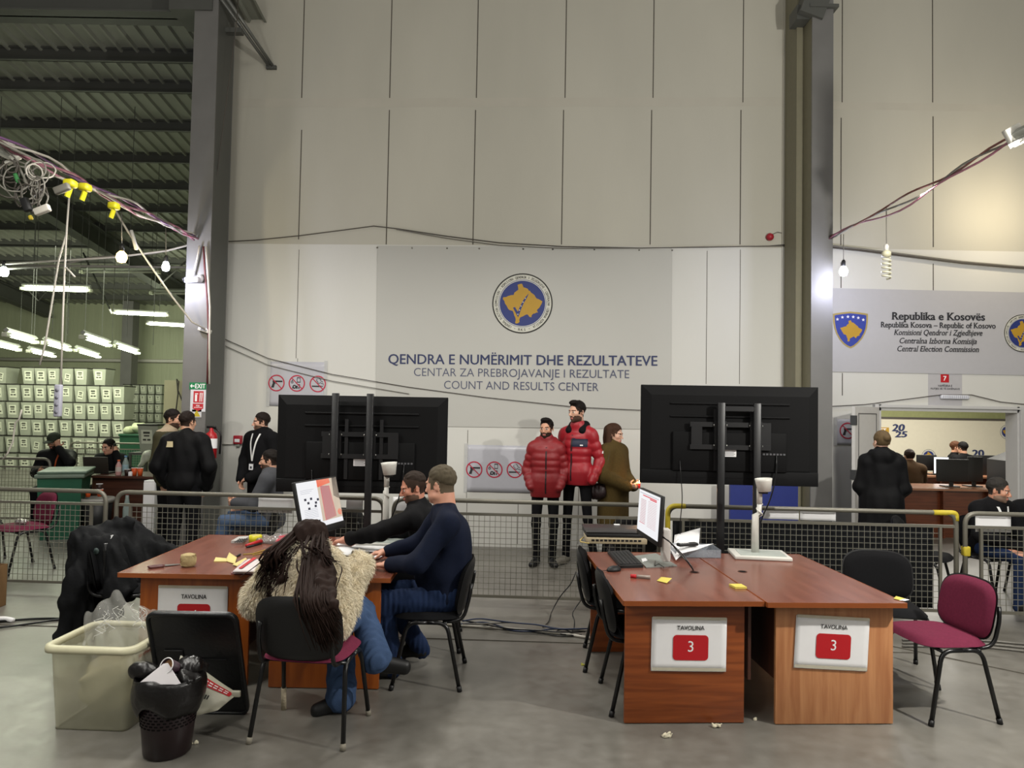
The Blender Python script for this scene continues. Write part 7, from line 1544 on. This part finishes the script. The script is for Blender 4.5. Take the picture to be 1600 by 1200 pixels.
# ---------------------------------------------------------------- ballot boxes and the left hall furniture
tubm = mat('grey translucent tub', '#989c8d', .4, var=.15, scale=5, trans=.0); lidm = mat('dark lid', '#25241f', .5); lab = mat('box label', '#c8cbb8', .6); labi = mat('label print', '#3f4038', .6)
def tub_mesh(w_, d_, h_, taper=.86):
    mb = MB(); q = taper
    v = [(x * w_ / 2 * k, y * d_ / 2 * k, z) for z, k in ((0, q), (h_, 1)) for x, y in ((-1, -1), (1, -1), (1, 1), (-1, 1))]
    return mb.add(v, [(3, 2, 1, 0), (0, 1, 5, 4), (1, 2, 6, 5), (2, 3, 7, 6), (3, 0, 4, 7), (4, 5, 6, 7)])
ORD = ['first', 'second', 'third', 'fourth', 'fifth', 'sixth', 'seventh', 'eighth', 'ninth', 'tenth', 'eleventh', 'twelfth']
proto = {}
def ballot(label, x, y, z, s_, grp, rz=0, sheet=1):
    key = (round(s_, 2), sheet)
    if key not in proto:
        w_, d_, h_ = .325 * s_, .55 * s_, .425 * s_
        bm_ = tub_mesh(w_, d_, h_, .8); lm = MB().box((0, 0, h_ + .0132), (w_ + .015, d_ + .03, .026), 0, bev=.006)
        sm = MB(); k = w_ * (.30, .27, .3, .22)[sheet]; ct, st = math.cos((0, .0, .14, -.2)[sheet]), math.sin((0, .0, .14, -.2)[sheet]); o_ = (.5, .58, .5, .42)[sheet]; ox = (0, -.02, .02, .0)[sheet]; hv = h_ * (.3, .26, .3, .25)[sheet]; f = lambda u, v: (ox + k * u * ct - hv * v * st, -d_ / 2 * (.8 + .2 * (o_ + (hv * v * ct + k * u * st) / h_)) - .006, h_ * o_ + hv * v * ct + k * u * st); sm.add([f(-1, -1), f(1, -1), f(1, 1), f(-1, 1)], [(0, 1, 2, 3)], 0)
        for v0, v1, u0, u1 in ((.45, .75, -.6, .6), (.05, .25, -.5, .5), (-.55, -.3, -.7, -.1), (-.55, -.3, .1, .7)):
            g = lambda u, v: tuple(Vector(f(u, v)) + Vector((0, -.004, 0))); sm.add([g(u0, v0), g(u1, v0), g(u1, v1), g(u0, v1)], [(0, 1, 2, 3)], 1)
        t = thing('ballot_box', label, 'ballot box', (x, y, z), rz, grp)
        bm_.build('tub', tubm, t); lm.build('lid', lidm, t); sm.build('paper_label', [lab, labi], t); proto[key] = t; return t
    o = proto[key]; c = o.copy(); COL.objects.link(c); c.matrix_world = Matrix.Translation((x, y, z)) @ Matrix.Rotation(rz, 4, 'Z'); c['label'] = label; c['group'] = grp
    for ch in o.children: q = ch.copy(); COL.objects.link(q); q.parent = c
    return c
GB = 'ballot boxes stacked in the near wall of boxes'; D = 19.3; rows = [.455 * i for i in range(6)]
cols = [(-2, 6), (20, 5), (41, 6), (61, 6), (82, 6), (103, 6), (124, 6), (144, 5), (164, 5), (184, 5)]
for ci, (px_, n) in enumerate(cols):
    for k in range(n):
        x = aty(px_ + 7, 700, D).x; rr = random.Random(ci * 10 + k)
        ballot('labelled grey ballot box, %s from the top in the %s stack from the left' % (ORD[n - 1 - k], ORD[ci]), x + rr.uniform(-.012, .012), D + rr.uniform(-.03, .03), .4545 * k, 1.0, GB, rr.uniform(-.05, .05), rr.choice([0, 0, 1, 1, 2, 3]))
GC = 'ballot boxes in the far cluster beside the pale partition'; D2 = 23.2
for ci, px_ in enumerate((201, 215, 227, 239, 251)):
    for k in range(5):
        ballot('pale ballot box, %s from the top in the %s stack of the far cluster' % (ORD[4 - k], ORD[ci]), aty(px_ - 2, 700, D2).x, D2, .4545 * .66 * k + .9, .66, GC)
t = thing('platform_table', 'low platform under the far cluster of ballot boxes', 'table', (aty(199, 700, D2).x, D2, 0)); MB().bx(-.25, 1.35, -.3, .3, .86, .9).build('platform', dsteel, t)
for x in (-.2, 1.28):
    for y in (-.25, .22): MB().bx(x, x + .04, y, y + .04, 0, .86).build('leg', dsteel, t)
p = aty(176, 590, D); ballot('single brownish ballot box standing on top of the stacks, right of the hanging power strip', aty(164, 590, D).x, D - .05, .4545 * 5, 1.0, GB, .1)
# pale partition right of the boxes
a, b = aty(257, 594, 12.95), aty(297, 594, 12.95); t = thing('partition_board', 'cream partition board with hanging cables beside the left column', 'board', (a.x, 12.95, 0)); MB().bx(0, b.x - a.x, 0, .05, 0, a.z).build('board', mat('cream board', '#b9b294', .6, var=.1, scale=2), t)
wpart('cable', MB().tube([aty(x, y, 12.91) for x, y in ((292, 640), (284, 625), (278, 610), (279, 596), (276, 592), (278, 615), (275, 640), (272, 645))], .012, 5), ck, t)
# single tub on a trolley and white sacks behind the men
p = aty(243, 720, 13.0); ballot('tall grey ballot box with dark lid behind the man in khaki', aty(243, 700, 12.3).x, 12.3, 1.005, 1.05, 'single ballot boxes')
t = thing('trolley', 'grey metal trolley under the tall box behind the men', 'trolley', (aty(243, 700, 12.3).x, 12.3, 0)); MB().bx(-.3, .2, -.3, .28, .96, 1.0).build('platform', dsteel, t)
for sx in (-.28, .18):
    for sy in (-.28, .25): MB().bx(sx - .02, sx + .02, sy - .02, sy + .02, 0, .96).build('leg', dsteel, t)
t = thing('green_crate', 'dark green crate heaped with pale bags before the far boxes', 'crate', (aty(214, 700, 15.6).x, 15.6, 0)); MB().merge(tub_mesh(.5, .5, 1.12, .9)).build('body', mat('crate green', '#1f4a34', .5), t); MB().box((0, 0, 1.13), (.54, .54, .05), 0, bev=.01).build('rim', mat('crate green', '#1f4a34', .5), t)
for i, (dx, dz, s_) in enumerate(((-.15, 1.23, .13), (.02, 1.29, .15), (.17, 1.22, .12))):
    F = Field((-.5,) * 3, (.5,) * 3, .03); F.ell((0, 0, 0), (s_, .17, s_ * .75)); F.wrinkle(.02, 34, i); V, Q = F.mesh()
    o = np_mesh('plastic_sack', V, Q, mat('pale sack', '#c9cdaa', .45, var=.1)); o.location = (aty(214, 700, 15.6).x + dx, 15.6, dz); tag(o, 'pale crumpled sack, %s of three on the green crate' % ('left', 'middle', 'right')[i], 'sack')
F = Field((-.5,) * 3, (.5,) * 3, .02); F.cap((-.06, 0, -.08), (.04, 0, .06), .025, .06); F.wrinkle(.01, 50, 4); V, Q = F.mesh(); o = np_mesh('plastic_sack', V, Q, mat('white sack', '#b9bcae', .45)); o.location = aty(226, 718, 11.93); o.scale = (1.3, 1.3, 1.3); tag(o, 'white sack hanging from the trolley beside the man in khaki', 'sack')
MB().tube([aty(232, 705, 9.9), aty(240, 685, 9.95)], .01, 5)
# green wheelie bin
p = atz(98, 838, 0); t = thing('wheelie_bin', 'green wheelie bin with grey-green lid by the dark desk', 'bin', (p.x, p.y, 0), .35)
MB().merge(tub_mesh(.52, .58, .82, .86)).build('body', mat('bin green', '#1e4f3a', .45, var=.15), t); MB().box((0, 0, .84), (.58, .64, .05), 0, bev=.012).build('rim', mat('bin rim', '#5f6d60', .5, var=.2), t); MB().box((.02, .03, .893), (.58, .62, .035), 0, M=Matrix.Rotation(.03, 3, 'X'), bev=.012).build('lid', mat('bin lid', '#56685a', .5, var=.2), t)
for sx in (-.24, .24): MB().lathe([(.0, -.03), (.1, -.03), (.1, .03), (0, .03)], (sx, .27, .1), 16, M=Matrix.Rotation(PI / 2, 3, 'Y')).build('wheel', blackp, t)
# dark desk with drinks
DD = 10.2; a = aty(141, 745, DD); b = aty(238, 745, DD); t = thing('office_desk', 'dark brown desk before the man on the phone', 'desk', (a.x, DD, 0)); W_ = b.x - a.x + .5; zt = .79
MB().bx(0, W_, 0, .75, zt - .03, zt).build('tabletop', wood('dark desk', '#3a2119', '#4a2c20', 'x', .35), t); MB().bx(.03, W_ - .03, .06, .08, .0, zt - .03).build('front_panel', wood('dark desk', '#3a2119', '#4a2c20', 'x', .35), t)
for x in (0, W_ - .03): MB().bx(x, x + .03, .05, .72, 0, zt - .03).build('side_panel', wood('dark desk', '#3a2119', '#4a2c20', 'x', .35), t)
dx = lambda px_, dy=.12: aty(px_, 740, DD + dy).x
t = thing('laptop', 'dark open laptop on the dark desk, seen from behind', 'laptop', (dx(151, .3), DD + .3, zt)); MB().box((0, .12, .01), (.36, .25, .02), 0, bev=.004).build('base', blackp, t); MB().box((0, -.03, .13), (.36, .012, .24), 0, M=Matrix.Rotation(.2, 3, 'X'), bev=.004).build('lid', mat('laptop lid', '#2a2420', .4), t)
def bottle(label, x, y, z, r, h, m, cap, grp=None, lb=None):
    t = thing('bottle', label, 'bottle', (x, y, z), group=grp); MB().lathe([(r * .9, 0), (r, .01), (r, h * .62), (r * .45, h * .85), (r * .42, h * .93)], n=14).build('body', m, t); MB().lathe([(r * .5, h * .92), (r * .5, h)], n=12).build('cap', cap, t)
    if lb: MB().lathe([(r * 1.02, h * .25), (r * 1.02, h * .55)], n=14, capped=False).build('label_band', lb, t)
    return t
clear = mat('clear bottle', '#9fb0ac', .1, alpha=.55); orng = mat('orange plastic', '#c8501c', .5)
bottle('small bottle with orange top on the dark desk', dx(185), DD + .12, zt, .04, .22, mat('pink drink', '#b58a86', .2), orng, lb=mat('pale label', '#b9aea6', .5)); bottle('clear water bottle on the dark desk', dx(194), DD + .15, zt, .042, .28, clear, mat('blue cap', '#5c86a8', .4), lb=mat('bluish label', '#86a0a8', .5))
def cup(label, x, y, z, m, h=.11, r=.04, grp='paper cups on the dark desk'):
    t = thing('paper_cup', label, 'cup', (x, y, z), group=grp); MB().lathe([(r * .72, 0), (r, h), (r * .93, h), (r * .7, .01)], n=16).build('body', m, t); MB().tube([(r * math.cos(i * PI / 8), r * math.sin(i * PI / 8), h) for i in range(16)], .003, 5, closed=True).build('rim', paper, t); return t
cup('dark brown cup left of the orange cups on the dark desk', dx(200), DD + .1, zt, mat('brown cup', '#2c1a14', .5), .09); cup('left one of two orange paper cups on the dark desk', dx(211), DD + .1, zt, orng); cup('right one of two orange paper cups on the dark desk', dx(220), DD + .1, zt, orng)
tag(MB().box((dx(205, .08), DD + .07, zt + .03), (.05, .05, .06), 0, bev=.004).build('tissue_pack', paper), 'small white pack between the cups on the dark desk', 'pack')
# litter by the bin behind the fence
for (x, y, m_, lb, r_) in ((121, 832, orng, 'orange bottle standing on the floor beside the green bin', .035),): q = atz(x, y + 8, 0); bottle(lb, q.x, q.y, 0, r_, .24, m_, orng)
q = atz(150, 838, 0); t = thing('waste_bin', 'dark waste bin filled with cups behind the fence joint', 'bin', (q.x, q.y, 0)); MB().lathe([(.15, 0), (.2, .5), (.19, .5), (.15, .02)], n=18).build('bucket', blackp, t); MB().lathe([(.2, .46), (.225, .5), (.21, .53), (.17, .5)], n=18).build('liner', mat('grey liner', '#8f8c86', .4), t)
for i, (dx_, dz, m_) in enumerate(((-.1, .56, orng), (.06, .57, orng), (.05, .64, mat('brown cup', '#2c1a14', .5)))): cup(('orange cup on the left of the filled waste bin', 'orange cup on the right of the filled waste bin', 'brown cup on top of the filled waste bin')[i], q.x + dx_, q.y - .05, dz - .02, m_, .1, .04, 'cups in the waste bin')
q = atz(168, 838, 0); bottle('clear bottle with red cap beside the filled waste bin', q.x + .25, q.y, .0, .05, .62, clear, redp)
# foil on the burgundy chair, white towel roll at the standing men
F = Field((-.12,) * 3, (.12,) * 3, .01); F.ell((0, 0, 0), (.07, .05, .035)); F.wrinkle(.012, 70, 2); V, Q = F.mesh(); o = np_mesh('foil_wrapper', V, Q, mat('foil', '#b9b4b0', .2, metal=.7), smooth=False); o.location = (-5.3, 7.85, .52); tag(o, 'crumpled silver wrapper on the burgundy chair behind the fence', 'wrapper')
t = thing('white_box', 'tall white carton standing behind the fence at the standing men', 'carton', (aty(236, 800, 10.0).x, 10.0, 0)); MB().box((0, 0, .37), (.16, .16, .74), 0, bev=.01).build('carton_body', paper, t); MB().box((0, -.0, .75), (.15, .15, .03), 0, bev=.005).build('flap', paper, t)
# blue board under the right television
a, b = aty(1141, 757, 9.0), aty(1247, 757, 9.0); t = thing('display_board', 'blue board standing against the wall below the right television', 'board', (a.x, 9.0, 0)); MB().bx(0, b.x - a.x, 0, .05, .05, 1.05).build('panel', mat('blue board', '#1f2c70', .5, var=.1), t)
for x in (.05, b.x - a.x - .09): MB().bx(x, x + .04, -.15, .2, 0, .05).build('foot', dsteel, t)

# ---------------------------------------------------------------- the counting room beyond the doorway
M0 = Matrix(((1, 0, 0, 4.0), (0, 0, -1, 16.35), (0, 1, 0, 0), (0, 0, 0, 1)))
bn3 = thing('banner', 'cream banner with 2025 lettering on the counting room wall', 'banner', M=M0); R3 = lambda x, y: (lambda p: (p.x - 4.0, p.z))(aty(x, y, 16.34))
MB().bx(.0, 9.2, .0, R3(1480, 656)[1], 0, .01).build('sheet', mat('cream banner', '#cfc9b6', .6, var=.04), bn3); MB().bx(0, 9.2, R3(1480, 656)[1], R3(1480, 653)[1], 0, .03).build('hem', ck, bn3)
line(bn3, R3, '20', 1393, 673.5, 1414, 673.5, 10.5, .013, bold=.05, shear=.15); line(bn3, R3, '25', 1397.5, 683, 1418, 683, 9, .016, bold=.05, shear=.15)
a, b = R3(1366, 677), R3(1389, 668); MB().bx(a[0] - .3, b[0], a[1], b[1], .01, .013).build('gold_strip', gold, bn3); line(bn3, R3, 'JUET', 1366, 675.5, 1385, 675.5, 6, .016, bold=.03, m=wprint)
cc = R3(1574, 675); seal(bn3, cc, R3(1585.5, 675)[0] - cc[0], .012, text=False); cc = R3(1451, 713); seal(bn3, cc, R3(1462, 713)[0] - cc[0], .012, text=False)
line(bn3, R3, '20', 1519, 713, 1538, 713, 10, .013, bold=.05)
def inner_desk(label, xa, xb, y, dp=.8):
    a, b = aty(xa, 760, y).x, aty(xb, 760, y).x; t = thing('office_desk', label, 'desk', (a, y, 0)); w_ = b - a; wd = wood('brown office wood', '#4f2614', '#693720', 'x', .3)
    MB().bx(0, w_, 0, dp, .72, .75).build('tabletop', wood('pale glossy top', '#8a5c44', '#9a6d52', 'x', .25), t); MB().bx(.05, w_ - .05, .1, .12, .0, .72).build('front_panel', wd, t)
    for x in np.linspace(.03, w_ - .06, 4): MB().bx(x, x + .03, .02, dp - .05, 0, .72).build('end_panel', wd, t)
    return t
inner_desk('long brown desk just inside the doorway', 1400, 1625, 10.9); inner_desk('second row desk farther back in the counting room', 1395, 1620, 13.2)
def screen(label, x0, y0, x1, y1, D, zt, lit=False, grp='monitors in the counting room'):
    a, b = aty(x0, y1, D), aty(x1, y0, D); t = thing('monitor', label, 'monitor', ((a.x + b.x) / 2, D, zt), group=grp); w_ = b.x - a.x; z0, z1 = a.z - zt, b.z - zt
    MB().box((0, 0, (z0 + z1) / 2), (w_, .03, z1 - z0), 0, bev=.006).build('screen_housing', blackp, t)
    if lit: MB().bx(-w_ / 2 + .01, w_ / 2 - .01, -.018, -.0155, z0 + .01, z1 - .01).build('display', mat('lit white screen', '#f0f2f4', .4, emit=1.6), t)
    MB().bx(-.03, .03, .02, .04, 0, z1 - .1).build('stand_neck', blackp, t); MB().bx(-.11, .11, -.02, .16, 0, .015).build('stand_base', blackp, t); return t
screen('lit monitor left of the woman facing the banner', 1390, 711, 1411, 728, 12.0, .75, True); screen('nearest dark monitor on the front desk of the counting room', 1463, 718, 1513, 752, 11.2, .75); screen('lit monitor edge behind the nearest dark monitor', 1458, 714, 1482, 740, 13.4, .75, True)
screen('dark monitor right of the nearest one on the front desk', 1512, 714, 1535, 752, 11.3, .75); screen('dark monitor left of the lit edge in the second row', 1432, 711, 1463, 735, 13.5, .75); screen('large dark monitor at the right in the second row', 1520, 712, 1576, 742, 13.6, .75)
screen('dark monitor beside the woman in black on the front desk', 1385, 716, 1406, 750, 11.4, .75)
t = thing('cabinet', 'dark cabinet beside the right door jamb in the counting room', 'cabinet', (aty(1592, 750, 12.4).x, 12.4, 0)); MB().bx(-.22, .6, 0, .5, 0, 1.1).build('carcass', blackp, t); MB().add([(-.22, 0, 1.1), (.6, 0, 1.1), (.6, 0, 1.42), (-.22, .5, 1.1), (.6, .5, 1.1), (.6, .5, 1.42)], [(0, 1, 2), (3, 5, 4), (0, 2, 5, 3), (1, 4, 5, 2)]).build('sloped_top', blackp, t)
chair('black chair behind the front desk of the counting room', aty(1424, 740, 12.1).x, 12.3, PI * .0 + .1, blackc, blackc)
